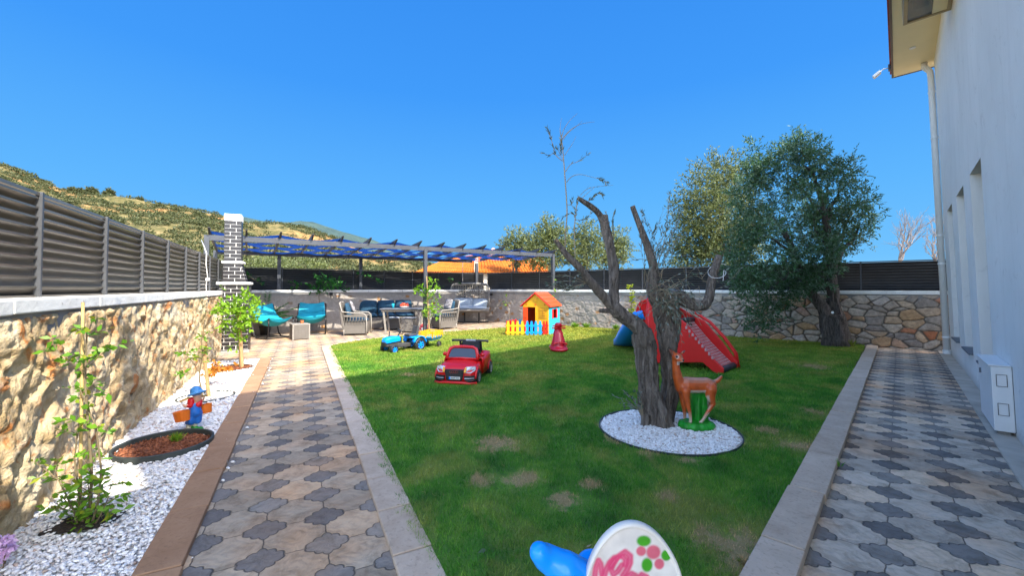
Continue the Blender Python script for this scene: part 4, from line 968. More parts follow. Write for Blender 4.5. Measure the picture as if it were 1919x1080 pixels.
def inpoly(x, y):
    r = False
    for i in range(len(OUT)):
        (x1_, y1_), (x2_, y2_) = OUT[i], OUT[(i+1) % len(OUT)]
        if (y1_ > y) != (y2_ > y) and x < (x2_-x1_)*(y-y1_)/(y2_-y1_)+x1_: r = not r
    return r
while len(big) < 112:
    x, y = rb_.uniform(1365, 1640), rb_.uniform(258, 620)
    if not inpoly(x, y): continue
    ed = min(math.hypot(x-ox, y-oy) for ox, oy in OUT); dz_ = rb_.uniform(-1, 1)*min(1.25, .25+ed/75)
    big.append((x, y, dz_-.15, rb_.uniform(.12, .30)))
big += [(x, y, 0, .13) for x, y in OUT]
V, Fc = crown(cr(big, Qb, 1), 820, .20, 11, .080, .024, shell=.25, up=.1)
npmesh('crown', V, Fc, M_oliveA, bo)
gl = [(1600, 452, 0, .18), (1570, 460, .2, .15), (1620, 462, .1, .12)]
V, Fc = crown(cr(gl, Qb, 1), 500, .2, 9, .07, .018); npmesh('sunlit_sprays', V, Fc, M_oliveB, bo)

# ---- trees beyond the back fence ------------------------------------------
def far_tree(label, cat, px, py0, d, blobs, mat, per, ll, lw, L=.4, nl=10, group=None, trunk=(.16, .05), name='olive_tree'):
    b = P(px, 540, d); b.z = 0; o = thing(name, label, cat, b, group=group); mb = MB()
    top = P(px, py0, d); t_ = gnarl(mb, [b, b.lerp(top, .35)+Vector((.1, 0, 0)), b.lerp(top, .7), top], [trunk[0], trunk[0]*.8, trunk[0]*.5, trunk[1]], n=10, seg=.25, seedv=px, amp=.12)
    for x, y, dd, r in blobs: seg(mb, b.lerp(top, random.uniform(.45, .85)), P(x, y, d+dd), trunk[0]*.35, .012)
    mb.build('trunk', M_bark2, o, True, smooth=True)
    V, Fc = crown([(tuple(P(x, y, d+dd)), r) for x, y, dd, r in blobs], per, L, nl, ll, lw, shell=.2); npmesh('crown', V, Fc, mat, o); return o
far_tree('sunlit olive tree behind the fence directly left of the big garden olive', 'tree', 1345, 420, 13.5,
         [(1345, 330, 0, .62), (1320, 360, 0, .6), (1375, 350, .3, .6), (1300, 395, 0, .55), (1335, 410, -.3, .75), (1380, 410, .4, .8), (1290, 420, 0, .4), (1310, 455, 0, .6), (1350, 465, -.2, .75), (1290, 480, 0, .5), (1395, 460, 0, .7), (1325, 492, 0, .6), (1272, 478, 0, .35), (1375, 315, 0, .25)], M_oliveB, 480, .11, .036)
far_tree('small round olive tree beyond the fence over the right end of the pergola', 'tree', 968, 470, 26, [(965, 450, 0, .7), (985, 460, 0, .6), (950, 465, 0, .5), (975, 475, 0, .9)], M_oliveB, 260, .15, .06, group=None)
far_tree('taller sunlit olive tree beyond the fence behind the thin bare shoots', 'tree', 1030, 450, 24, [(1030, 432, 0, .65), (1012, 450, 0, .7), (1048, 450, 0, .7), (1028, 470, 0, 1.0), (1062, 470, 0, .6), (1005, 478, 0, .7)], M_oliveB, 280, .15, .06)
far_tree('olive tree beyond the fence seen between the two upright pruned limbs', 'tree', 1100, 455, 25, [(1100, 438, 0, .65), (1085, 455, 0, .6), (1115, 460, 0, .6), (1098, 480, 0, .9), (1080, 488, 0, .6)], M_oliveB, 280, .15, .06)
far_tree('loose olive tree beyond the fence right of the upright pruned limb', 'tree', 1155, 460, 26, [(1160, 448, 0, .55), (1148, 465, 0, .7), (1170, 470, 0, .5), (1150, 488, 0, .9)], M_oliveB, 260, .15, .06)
def bare_tree(label, px, py, d, n=10, H_=2.2, sp=1.0):
    b = P(px, 540, d); b.z = 0; o = thing('bare_tree', label, 'tree', b); mb = MB(); top = P(px, py, d)
    st_ = b.lerp(top, .5); seg(mb, b, st_, .08, .05)
    def rec(p, dr, L, r, k):
        q = p+dr*L; pts = seg(mb, p, q, r, r*.6, .06, 5, 4)
        if k == 0: return
        for _ in range(3 if k > 1 else 4):
            nd = (dr+Vector((random.gauss(0, .42)*sp, random.gauss(0, .3), random.gauss(.1, .3)))).normalized(); rec(pts[random.choice((2, 3, 4))], nd, L*random.uniform(.55, .85), r*.55, k-1)
    for _ in range(5): rec(st_, Vector((random.uniform(-.6, .6)*sp, random.uniform(-.3, .3), 1)).normalized(), (top.z-st_.z)*random.uniform(.35, .5), .032, 3)
    mb.build('branches', M('pale_bark_'+str(px), (.22, .18, .155, 1), .9), o, True); return o
bare_tree('pale leafless tree beyond the fence between the big olive and the house', 1685, 395, 19)
bare_tree('pale leafless tree beyond the fence almost hidden behind the house corner', 1752, 408, 20, sp=.6)
# trees on the ridge of the near hill
for i, (px, py, r) in enumerate([(136, 356, 1.6), (150, 362, 1.7), (172, 361, 2.2), (205, 370, 1.8), (262, 380, 1.0)]):
    d = RD-4; b = P(px, py+7, d); b.z = hill_h(b.x, b.y)-.3; k = r*.8
    o = thing('ridge_tree', ['small dark tree at the left end of the row on the hill ridge', 'bushy tree beside the small dark tree on the hill ridge', 'largest round tree on the hill ridge', 'low spreading tree on the hill ridge right of the largest one', 'tiny lone tree on the hill ridge furthest to the right'][i], 'tree', b, group=None)
    mb = MB(); seg(mb, b-Vector((0, 0, 1)), b+Vector((0, 0, k)), .3, .15); mb.build('trunk', M_bark2, o, True)
    V, Fc = crown([((b.x, b.y, b.z+k*1.2), (k*1.15, k, k*.9)), ((b.x+k*.7, b.y, b.z+k*.8), k*.7), ((b.x-k*.6, b.y, b.z+k*.8), k*.7)], 60, .5, 8, .5, .3, shell=.3); npmesh('crown', V, Fc, M_scr, o)
# shrubs just behind the left-back fence
for i, (px, py, d, r) in enumerate([(470, 492, 22, 1.0), (515, 490, 30, 1.5), (560, 492, 26, 1.2)]):
    b = P(px, py, d); o = thing('field_shrub', ['pale green field shrub beyond the fence right of the chimney', 'wide dry field shrub beyond the fence under the pergola roof', 'olive coloured field shrub beyond the fence left of the rear pergola posts'][i], 'shrub', (b.x, b.y, 0))
    mb = MB(); seg(mb, (b.x, b.y, 0), (b.x, b.y, b.z), .08, .04); mb.build('stem', M_bark2, o, True)
    V, Fc = crown([((b.x, b.y, b.z-.5), (r*1.3, r, .8)), ((b.x+r*.5, b.y, b.z-.7), (r, r, .8))], 160, .4, 9, .16, .07, shell=.2); npmesh('foliage', V, Fc, M_oliveB, o)

# ---- planting along the sunlit wall ---------------------------------------
M_mulch = M('red_bark_mulch', (.20, .065, .03, 1), .95, var=.4, vs=25, bump=1, bs=60, bd=.02)
M_mchip = leafmat('mulch_chip', (.16, .05, .025, 1), (.36, .14, .07, 1), tr=0, rough=.9)
M_rim = M('dark_green_rubber_rim', (.035, .045, .042, 1), .6, var=.2)
M_grys = M('grey_pebbles', (.35, .35, .33, 1), .85, var=.5, vs=60, bump=1, bs=70, bd=.01)
M_soil = M('dark_soil', (.03, .02, .015, 1), .95, var=.4, vs=20, bump=1, bs=50, bd=.02)
def pit(x, y, r, fill, label, rim=True, chips=True, h=.05):
    o = thing('planting_ring', label, 'planter', (x, y, 0))
    MB().add([(math.cos(a)*(r-.006), math.sin(a)*(r-.006), .018) for a in np.linspace(0, 2*math.pi, 40, endpoint=False)], [tuple(range(40))]).build('fill', fill, o)
    if rim:
        mb = MB(); prof = [(r-.012, .0), (r-.012, h), (r-.004, h+.008), (r+.010, h+.004), (r+.012, 0)]; n = 48
        mb.loft([[Vector((math.cos(2*math.pi*k/n)*a, math.sin(2*math.pi*k/n)*a, z)) for a, z in prof] for k in range(n)]+[[Vector((a, 0, z)) for a, z in prof]], cap=False); mb.build('rim', M_rim, o, smooth=False)
    if chips:
        n = int(5200*r*r*3); a = rng.uniform(0, 2*np.pi, n); q = np.sqrt(rng.uniform(0, 1, n))*(r-.02)
        p = np.stack([np.cos(a)*q+x, np.sin(a)*q+y, rng.uniform(.016, .034, n)], 1); dv = rng.normal(size=(n, 3)); dv[:, 2] *= .25
        V, Fc = leaves(p, dv, rng.uniform(.012, .03, n), rng.uniform(.008, .016, n)); npmesh('chips', V, Fc, M_mchip if fill is M_mulch else M_peb, o)
    return o
(x1, y1, r1), (x2, y2, r2), (x3, y3, r3) = PITS
pit(x1, y1, r1, M_mulch, 'black rimmed planting ring of red bark mulch in front of the bucket boy figurine', h=.06)
pit(x2, y2, r2, M_grys, 'flat dark ring of grey pebbles around the young lemon sapling', h=.028)
pit(x3, y3, r3, M_mulch, 'planting ring of brown mulch around the staked bushy citrus near the chimney', h=.03)
def tuft(label, x, y, h, n, mat, sp=.5, w_=.006):
    a = rng.uniform(0, 2*np.pi, n); b = rng.uniform(.1, 1, n)*sp; p = np.stack([x+rng.normal(0, h*.12, n), y+rng.normal(0, h*.12, n), np.full(n, .01)], 1)
    V, Fc = leaves(p, np.stack([np.cos(a)*b, np.sin(a)*b, np.ones(n)], 1), h*rng.uniform(.5, 1.1, n), w_, droop=.12); o = npmesh('grass_tuft', V, Fc, mat); return tag(o, label, 'grass tuft')
c = G(330, 832); tuft('bright green grass tuft growing in the red mulch ring', c.x, c.y, .11, 170, M_jas, .8, .006)
def plant(name, label, cat, base, stems, mat, ll, lw, per, spread, extra=None, group=None, stemmat=None, lo=.1, branch=6, bl=.15, matfn=None):
    """stems: list of point lists (world). side branches with opposite leaves"""
    o = thing(name, label, cat, base, group=group); mb = MB(); lp = []; ld = []
    for pts, r in stems:
        pts = [Vector(p) for p in pts]; mb.tube(pts, [lerp(r, r*.4, i/(len(pts)-1)) for i in range(len(pts))], 7)
        L = sum((pts[i+1]-pts[i]).length for i in range(len(pts)-1))
        for k in range(int(branch*L)+1):
            f = random.uniform(lo, 1)*(len(pts)-1); i = min(int(f), len(pts)-2); p = pts[i].lerp(pts[i+1], f-i)
            dr = Vector((random.gauss(0, 1), random.gauss(0, 1), random.uniform(-.1, .9))).normalized(); l_ = bl*random.uniform(.4, 1.2)*(1-.35*f/(len(pts)-1)); q = p+dr*l_; q2 = q+(dr+Vector((0, 0, -.3)))*l_*.25
            mb.tube([p, (p+q)/2+Vector((0, 0, .01)), q, q2], [r*.3, r*.25, r*.2, r*.12], 4)
            for m in range(per):
                s = random.uniform(.15, 1.25); pt = p.lerp(q, s) if s < 1 else q.lerp(q2, (s-1)*4)
                lp.append(pt); ld.append(dr*.6+Vector((random.gauss(0, 1), random.gauss(0, 1), random.gauss(0, .7)))*spread)
    mb.build('stem', stemmat or M_stem, o, True)
    lp = np.array([tuple(p) for p in lp]); ld = np.array([tuple(p) for p in ld]); V, Fc = leaves(lp, ld, ll*rng.uniform(.55, 1.25, len(lp)), lw*rng.uniform(.6, 1.25, len(lp)), .15); npmesh('foliage', V, Fc, mat, o)
    if extra: extra(o)
    return o
nb = G(158, 985); dN = nb.y
Qn = lambda px, py, dd=0: P(px, py, dN+dd)
def cane(p, q, r, name='cane', mat=None):
    def f(o): MB().cyl(p, q, r, r*.9, 10).build(name, mat or M_bam, o, True)
    return f
stems = [([Qn(160, 1000), Qn(170, 950, .02), Qn(172, 880, .03), Qn(166, 800, .03), Qn(160, 720, .04), Qn(162, 650, .05), Qn(165, 600, .05)], .009),
         ([Qn(168, 1000), Qn(185, 940), Qn(190, 880, .04), Qn(180, 800, .02), Qn(150, 730, .02)], .007), ([Qn(155, 1000), Qn(135, 950), Qn(110, 900), Qn(70, 870)], .006), ([Qn(160, 1000), Qn(150, 940), Qn(140, 860), Qn(150, 780)], .007),
         ([Qn(150, 1000), Qn(140, 960, -.05), Qn(120, 935, -.05)], .005), ([Qn(168, 1000), Qn(190, 965, -.05), Qn(205, 930, -.08)], .005), ([Qn(160, 1000, .05), Qn(170, 960, .05), Qn(165, 900, .1)], .006), ([Qn(162, 700, .05), Qn(135, 680, .05), Qn(105, 655, .05), Qn(97, 640, .05)], .003), ([Qn(165, 690, .05), Qn(185, 670, .05), Qn(205, 650, .05)], .003)]
plant('climbing_shrub', 'leafy green climber on a bamboo cane nearest the camera by the cream rock wall', 'climber', nb, stems, M_jas, .052, .028, 6, .55, cane(Qn(150, 998, .03)-Vector((0, 0, .03)), Qn(156, 567, .06), .0085), branch=24, bl=.125, lo=.0)
# its planting hole
o = MB().add([(-.17, -.08, .022), (.16, -.10, .022), (.18, .10, .022), (-.15, .12, .022)], [(0, 1, 2, 3)]).build('planting_hole', M_soil); o.location = (nb.x+.01, nb.y-.02, 0); o.rotation_euler.z = .35; tag(o, 'dark square planting hole cut in the white gravel under the caned climber', 'planting hole')
# lemon sapling with a stake
lb = Vector((x2-.04, y2, 0)); dL = lb.y
Ql = lambda px, py, dd=0: P(px, py, dL+dd)
plant('lemon_sapling', 'thin lemon sapling with few leaves tied to a dark wooden stake', 'sapling', lb, [([lb, Ql(374, 712), Ql(376, 690), Ql(380, 665), Ql(378, 640), Ql(380, 628)], .010), ([Ql(375, 700), Ql(366, 685), Ql(352, 668), Ql(343, 655)], .007), ([Ql(378, 670), Ql(388, 660), Ql(392, 648)], .005), ([Ql(372, 700), Ql(350, 703), Ql(332, 706)], .003)], M_jas, .075, .034, 4, .6, cane(lb+Vector((.06, .02, 0)), Ql(384, 668, .02), .021, 'stake', M_stk), branch=16, bl=.13, lo=.45)
ob = Vector((x2+.30, y2+.55, 0))
Qo = lambda px, py, dd=0: P(px, py, ob.y+dd)
plant('orange_leaved_shrub', 'small shrub with dry orange leaves between the lemon sapling and the citrus', 'shrub', G(392, 725), [([G(392, 722), Qo(394, 700), Qo(400, 688), Qo(408, 678)], .004), ([G(392, 722), Qo(405, 700), Qo(425, 694), Qo(438, 690)], .003), ([G(392, 722), Qo(393, 705), Qo(391, 690)], .003)], M_org, .06, .04, 6, .7, branch=22, bl=.09, lo=.3)
cb = Vector((x3+.10, y3+.1, 0)); dC = cb.y
Qc = lambda px, py, dd=0: P(px, py, dC+dd)
o = plant('citrus_tree', 'bushy bright green young citrus tree tied to a stake beside the black brick chimney', 'tree', cb, [([cb, Qc(450, 650), Qc(447, 610), Qc(446, 570)], .022)], M_cit, .09, .045, 5, .6, cane(cb+Vector((.03, 0, 0)), Qc(449, 585), .028, 'stake', M_stk), branch=2, bl=.1, lo=.7)
V, Fc = crown([(tuple(Qc(x, y, dd)), r) for x, y, dd, r in ((452, 572, 0, .22), (468, 578, 0, .16), (430, 578, 0, .17), (440, 592, 0, .20), (460, 598, -.05, .17), (446, 615, 0, .15), (415, 575, 0, .08), (412, 592, 0, .06), (455, 632, 0, .10), (444, 640, 0, .07), (475, 590, 0, .1))], 520, .12, 6, .085, .042, shell=.1); npmesh('crown', V, Fc, M_cit, o)
# vine on the chimney corner above it
plant('chimney_vine', 'thin young vine climbing the left corner of the chimney above the citrus', 'climber', G(411, 664), [([Qc(421, 640, .1), Qc(417, 600, .1), Qc(416, 560, .1), Qc(417, 535, .1)], .005)], M_cit, .06, .032, 4, .6, branch=16, bl=.06)
# pink flowers in the bottom-left corner
pf = G(5, 1075); plant('pink_flowers', 'pale pink flower spikes at the bottom left corner in front of the gravel', 'flowers', pf, [([pf+Vector((x, y, 0)), pf+Vector((x*.7+.01, y, .09)), pf+Vector((x*.5+.02, y, .17))], .003) for x, y in ((-.07, .0), (-.03, .03), (-.05, -.03), (0, .0))], leafmat('pink_petal', (.62, .38, .62, 1), (.80, .60, .85, 1), tr=.3), .022, .018, 14, 1.2, branch=60, bl=.03, lo=.3)

# young lime-green tree with a stake between sofa and swing
yt = G(803, 628); dY = yt.y
Qy = lambda px, py, dd=0: P(px, py, dY+dd)
o = plant('young_tree', 'lime green young tree tied to a thin stake at the edge of the terrace', 'tree', yt, [([yt, Qy(803, 600), Qy(800, 560), Qy(803, 525)], .016)], M_cit, .10, .045, 4, .7, cane(yt+Vector((.04, .0, 0)), Qy(800, 518), .014, 'stake', M_stk), branch=1, bl=.1, lo=.7)
V, Fc = crown([(tuple(Qy(x, y, dd)), r) for x, y, dd, r in ((785, 548, 0, .16), (803, 552, 0, .16), (820, 548, 0, .14), (790, 538, 0, .1), (812, 538, 0, .10), (808, 527, 0, .09), (800, 556, 0, .10), (812, 580, 0, .14), (820, 590, 0, .13), (806, 595, 0, .10), (800, 580, 0, .08), (818, 572, 0, .1))], 420, .12, 6, .10, .036, shell=.1); npmesh('crown', V, Fc, M_cit, o)
o = MB().add([(math.cos(a)*.42, math.sin(a)*.30, .02) for a in np.linspace(0, 6.283, 24, endpoint=False)], [tuple(range(24))]).build('gravel_patch', M_pbase); o.location = yt+Vector((.18, .12, 0)); tag(o, 'small white gravel patch round the foot of the lime green young tree', 'gravel')
# climbing shrub rooted at the back wall with curved bare stem
cs0 = G(612, 621); dS = cs0.y
Qs = lambda px, py, dd=0: P(px, py, dS+dd)
o = plant('wall_shrub', 'dark green shrub with a long curved bare stem spilling over the plastered wall', 'shrub', cs0, [([cs0, Qs(611, 600), Qs(607, 585), Qs(599, 568), Qs(598, 555), Qs(603, 545)], .018)], M_drk, .1, .05, 3, .6, branch=1, lo=.9, bl=.1)
V, Fc = crown([(tuple(Qs(x, y, .1)), r) for x, y, r in ((610, 533, .26), (595, 537, .2), (628, 538, .22), (588, 542, .12), (640, 542, .12), (612, 525, .12))], 260, .15, 7, .11, .05, shell=.1); npmesh('crown', V, Fc, M_drk, o)
# vines on the back fence
for i, (pts, lab) in enumerate([([(458, 512), (470, 520), (482, 528), (492, 534)], 'leafy vine trailing on the slate fence right of the chimney'), ([(535, 530), (552, 535), (562, 540), (545, 526)], 'small vine spray on the slate fence behind the turquoise chairs'), ([(668, 520), (678, 512), (690, 520), (712, 530)], 'thin vine trailing on the slate fence above the sofa'), ([(835, 522), (850, 528), (862, 534)], 'faint vine on the slate fence left of the wicker swing')]):
    k = [12.3, 13.3, 14.4, 16.6][i]; pp = [P(a, b, k+.0-.12) for a, b in pts]; plant('fence_vine', lab, 'climber', (pp[0].x, pp[0].y, 1.3), [(pp, .006)], M_drk, .12, .08, 3, .7, branch=11, bl=.14)
# climbers behind the playhouse and along the right wall
def wallplant(label, px, y0, y1, d, mat, ll, lw, br=9, bl=.12, per=3, name='climber_plant'):
    b = P(px, y0, d); b.z = 0; pts = [b]+[P(px+random.uniform(-4, 4), lerp(y0, y1, k/4), d) for k in range(1, 5)]; return plant(name, label, 'climber', b, [(pts, .008)], mat, ll, lw, per, .7, branch=br, bl=bl)
wallplant('sparse climber with few round leaves on the wall left of the playhouse', 953, 600, 545, 15.3, M_cit, .10, .06, 4)
P1 = wallplant('thin staked plant with bright green top behind the playhouse roof', 1041, 600, 520, 14.2, M_cit, .10, .045, 5, .1, 3)
plY = wallplant('yellow green column of climber on the wall left of the playset', 1184, 608, 537, 12.4, M_yel, .08, .05, 26, .10, 7)
for i, (px, py, d, n) in enumerate([(1078, 612, 14.5, 120), (1100, 612, 14.4, 90), (1155, 611, 13.8, 90), (1500, 628, 11.6, 80), (1470, 626, 11.9, 60)]):
    g = P(px, py, d); tuft(['weeds at the wall foot just right of the playhouse', 'low weeds at the wall foot between playhouse and bamboo post', 'low weeds at the wall foot left of the yellow climber', 'grass clump at the wall foot left of the big olive trunk', 'weedy grass at the wall foot beneath the big olive crown'][i], g.x, g.y, .25, n, M_jas, 1.0, .02)
tuft('tall green grass around the foot of the big olive trunk', b.x*0+G(1592, 652).x, G(1592, 652).y, .22, 260, M_blade, .9, .014)
c = G(1500, 852); tuft('single weed growing in the gap of the side kerb', L2(-.365, 4.1).x, L2(-.365, 4.1).y, .07, 26, M_blade, .6, .006)
tuft('weeds at the near end of the side kerb', G(1392, 1065).x, G(1392, 1065).y, .06, 90, M_blade, .9, .006)
for px, py, lab in ((1130, 613, 'white gravel patch at the foot of the bamboo post'), (1395, 630, 'white gravel patch at the wall foot below the olive crown'), (1340, 626, 'white gravel patch at the wall foot behind the playset')):
    c = G(px, py); o = MB().add([(math.cos(a)*.38, math.sin(a)*.16, .02) for a in np.linspace(0, 6.283, 20, endpoint=False)], [tuple(range(20))]).build('gravel_patch', M_pbase); o.location = c; o.rotation_euler.z = math.atan2(LB.y, LB.x); tag(o, lab, 'gravel')
# fallen leaves
for i, (px, py) in enumerate([(912, 1043), (1098, 1040), (742, 958), (1560, 850), (968, 866)]):
    c = G(px, py); V, Fc = leaves(np.array([(c.x, c.y, .035)]), np.array([(random.uniform(-1, 1), random.uniform(-1, 1), .1)]), .055 if i == 0 else .04, .022 if i == 0 else .012)
    o = npmesh('fallen_leaf', V, Fc, M_oliveC if i == 0 else M_dry); tag(o, ['large pale grey leaf lying on the lawn left of the blue figurine', 'dry leaf on the lawn just above the blue figurine', 'tiny dry leaf at the lawn edge by the left path', 'small dry leaf on the side path', 'tiny pale leaf in the middle of the lawn'][i], 'leaf')
# shrub masses under the big olive: tiny white tag on the trunk
o = MB().cyl(Qb(1560.5, 586, -.30), Qb(1560.5, 586, -.33), .028, n=12).build('trunk_tag', M_wht, bo, True)
# ================================================================= furniture on the terrace
t = NT('grey_wicker'); v = t.obj(); wv = t.n('ShaderNodeTexWave', wave_type='BANDS', bands_direction='Z'); wv.inputs['Scale'].default_value = 14; wv.inputs['Distortion'].default_value = .6; t.l(v, wv.inputs['Vector'])
wx = t.n('ShaderNodeTexWave', wave_type='BANDS', bands_direction='X'); wx.inputs['Scale'].default_value = 9; wx.inputs['Distortion'].default_value = .6; t.l(v, wx.inputs['Vector'])
hh = t.m_('MULTIPLY', wv.outputs[1], t.m_('ADD', .5, t.m_('MULTIPLY', wx.outputs[1], .5)))
t.set(t.ramp(hh, [(.05, (.075, .068, .06, 1)), (.5, (.235, .215, .19, 1))]), .7, 0, .3); t.bump(hh, .9, .012); M_wick = t.m
M_rat = M('grey_rattan_pole', (.26, .24, .21, 1), .6, var=.2, vs=20)
M_navy = M('dark_teal_cushion', (.012, .055, .10, 1), .9, var=.35, vs=5, bump=.4, bs=30)
M_turq = M('turquoise_cushion', (.0, .27, .38, 1), .75, var=.2, vs=4, bump=.4, bs=12, bd=.02)
M_pale = M('pale_blue_grey_cushion', (.36, .41, .46, 1), .85, var=.1, vs=5, bump=.3, bs=15, bd=.01)
M_blkm = M('black_metal', (.015, .015, .018, 1), .4, .3)
M_bwp = M('black_white_pillow', (.25, .24, .25, 1), .9, var=.9, vs=14)
def faceto(p, q): return math.atan2((q-p).y, (q-p).x)-math.pi/2
def cushion(mb, c, s, rx=0, rz=0, puff=.5):
    """soft rounded block"""
    c = Vector(c); m = Matrix.Rotation(rz, 3, 'Z') @ Matrix.Rotation(rx, 3, 'X'); n = 7; vs = []; fs = []
    for sg in (-1, 1):
        for i in range(n):
            for j in range(n):
                a = -1+2*i/(n-1); b = -1+2*j/(n-1); h = ((1-abs(a)**3.5)*(1-abs(b)**3.5))**.5
                q = 1-.06*(abs(a)**2*abs(b)**2)
                vs.append(c+m @ Vector((a*s[0]/2*q, b*s[1]/2*q, sg*s[2]/2*(puff*.3+(1-puff*.3)*h))))
    N_ = n*n
    for sg in (0, 1):
        for i in range(n-1):
            for j in range(n-1):
                k = sg*N_+i*n+j; f = (k, k+n, k+n+1, k+1); fs.append(f if sg else f[::-1])
    edge = [i*n for i in range(n)]+[(n-1)*n+j for j in range(1, n)]+[i*n+n-1 for i in range(n-2, -1, -1)]+[j for j in range(n-2, 0, -1)]
    for k in range(len(edge)):
        a, b = edge[k], edge[(k+1) % len(edge)]; fs.append((a, b, b+N_, a+N_))
    mb.add(vs, fs)
# wicker armchair, local: faces -Y, origin on the floor
def armchair(label, loc, rz):
    o = thing('wicker_armchair', label, 'armchair', loc, rz, 'wicker armchairs on the terrace')
    mb = MB(); W2 = .35
    mb.box((0, 0, .26), (.66, .62, .24)); mb.prism([(-.33, .20), (.33, .20), (.30, .05), (-.30, .05)], lambda a, b, t_: Vector((a, t_, b+.0)), -.30, .30)
    mb.build('seat_base', M_wick, o, bevel=.02)
    MB().prism([(-.35, .15), (.35, .15), (.37, .62), (.30, .95), (-.30, .95), (-.37, .62)], lambda a, b, t_: Vector((a, .30+t_+(b-.15)*.16, b)), -.03, .04).build('backrest', M_wick, o, bevel=.02)
    for s in (-1, 1):   # pierced arm panels: woven lattice under a rattan rim
        m2 = MB()
        for k in range(7):
            y0 = -.30+k*.085; m2.bar((s*.35, y0, .12), (s*.35, min(y0+.10, .32), .60), .012, .018, (1, 0, 0)); m2.bar((s*.352, y0+.08, .12), (s*.352, y0-.02 if y0 > -.28 else -.30, .60), .012, .018, (1, 0, 0))
        m2.box((s*.35, 0, .17), (.02, .60, .22))
        m2.box((s*.35, .0, .58), (.03, .62, .06)); m2.build('arm_panel', M_wick, o)
        MB().tube([(s*.36, -.33, .0), (s*.36, -.34, .35), (s*.36, -.32, .58), (s*.36, -.25, .645), (s*.36, .05, .66), (s*.36, .36, .70), (s*.345, .43, .95)], .02, 8).build('arm_rim', M_rat, o, smooth=True)
        MB().tube([(s*.34, .30, 0), (s*.35, .30, .18)], .02, 8).build('leg', M_rat, o, smooth=True)
    MB().tube([(-.345, .43, .95), (-.2, .44, .975), (.2, .44, .975), (.345, .43, .95)], .022, 8).build('top_rim', M_rat, o, smooth=True)
    mb = MB(); cushion(mb, (0, -.01, .44), (.60, .60, .14)); mb.build('seat_cushion', M_navy, o, smooth=True)
    mb = MB(); cushion(mb, (0, .24, .72), (.56, .48, .16), R(78)); mb.build('back_cushion', M_navy, o, smooth=True)
    mb = MB(); cushion(mb, (.02, .16, .84), (.38, .36, .12), R(70), R(12)); mb.build('pillow', M_bwp, o, smooth=True)
    return o
A1 = G(670, 627); tb = G(757, 622)
armchair('wicker armchair with black and white pillow left of the sofa table', A1, faceto(A1, Vector((tb.x+2, tb.y-.3, 0)))+math.pi)
A2 = G(832, 616); armchair('wicker armchair with dark cushions behind the lime green young tree', A2, faceto(A2, Vector((tb.x, tb.y+.2, 0)))+math.pi)
# sofa
S1 = G(722, 617)+Vector((-.05, .35, 0)); so_ = thing('wicker_sofa', 'long grey wicker sofa with dark blue back cushions against the plastered wall', 'sofa', S1, math.atan2((CB-CA).y, (CB-CA).x)-R(16))
MB().box((0, 0, .21), (1.95, .72, .38)).build('base', M_wick, so_, bevel=.03)
MB().prism([(.30, .15), (.40, .15), (.46, .86), (.38, .86)], lambda a, b, t_: Vector((t_, a, b)), -.98, .98).build('backrest', M_wick, so_, bevel=.02)
for s in (-1, 1): MB().box((s*.96, 0, .34), (.10, .72, .62)).build('armrest', M_wick, so_, bevel=.03)
for k in range(3):
    x = -.60+k*.60; mb = MB(); cushion(mb, (x, -.03, .46), (.585, .64, .15)); mb.build('seat_cushion', M_navy, so_, smooth=True)
    mb = MB(); cushion(mb, (x, .25, .72), (.585, .50, .17), R(80)); c_ = mb.build('back_cushion', M_navy, so_, smooth=True)
    m2 = MB(); [m2.sph((x+dx, .155, .73+dz), .014, (1, .5, 1), 8, 5) for dx in (-.15, 0, .15) for dz in (-.1, .1)]; m2.build('button', M_navy, c_)
# table
tt_ = thing('patio_table', 'long grey wicker dining table with glass top before the sofa', 'table', G(757, 622)+Vector((0, .0, 0)), R(4))
MB().box((0, 0, .735), (1.38, .62, .035)).build('tabletop', M_slate, tt_, bevel=.01)
MB().box((0, 0, .685), (1.30, .56, .06)).build('apron', M_wick, tt_, bevel=.01)
for sx in (-1, 1):
    for sy in (-1, 1): MB().bar((sx*.58, sy*.24, .655), (sx*.50+.0, sy*.24, 0), .05, .05, (0, 1, 0)).build('leg', M_rat, tt_)
fb = thing('fruit_bowl', 'small bowl heaped with red fruit on the patio table', 'bowl', P(757, 578.5, 13.1) if False else G(757, 622)+Vector((.02, 0, .753)))
MB().tube([(0, 0, 0), (0, 0, .03), (0, 0, .06)], [.06, .13, .16], 14).build('bowl', M_wht, fb, smooth=True)
M_fr = M('red_fruit', (.55, .06, .02, 1), .4, var=.5, vs=9)
for k in range(9):
    a = k*2.4; MB().sph((math.cos(a)*.1*(k > 0), math.sin(a)*.1*(k > 0), .085+.04*(k < 4)), .048, n=10, m=6).build('fruit', M_fr, fb, smooth=True)
gl_ = thing('drinking_glass', 'turquoise drinking glass on the patio table', 'glass', G(757, 622)+Vector((-.35, .02, .753)))
MB().tube([(0, 0, 0), (0, 0, .15)], [.035, .045], 12).build('glass', M_turq, gl_, smooth=True)
def ottoman(label, p, rz, w_=.42, h=.42, taper=.92):
    o = thing('wicker_stool', label, 'stool', p, rz, 'wicker stools under the patio table')
    MB().box((0, 0, h/2+.02), (w_, w_, h-.04), m=None, rz=0, taper=taper).build('woven_body', M_wick, o, bevel=.015)
    mb = MB(); cushion(mb, (0, 0, h+.035), (w_*.98, w_*.98, .07)); mb.build('cushion', M_pale if h < .40 else M('grey_cushion_'+str(int(p.x*10)), (.22, .23, .25, 1), .9), o, smooth=True)
    for sx in (-1, 1):
        for sy in (-1, 1): MB().cyl((sx*w_*.42, sy*w_*.42, 0), (sx*w_*.42, sy*w_*.42, .04), .018, n=8).build('foot', M_rat, o)
ottoman('grey wicker stool with flat cushion in front of the patio table right of its middle', G(768, 623), R(-12))
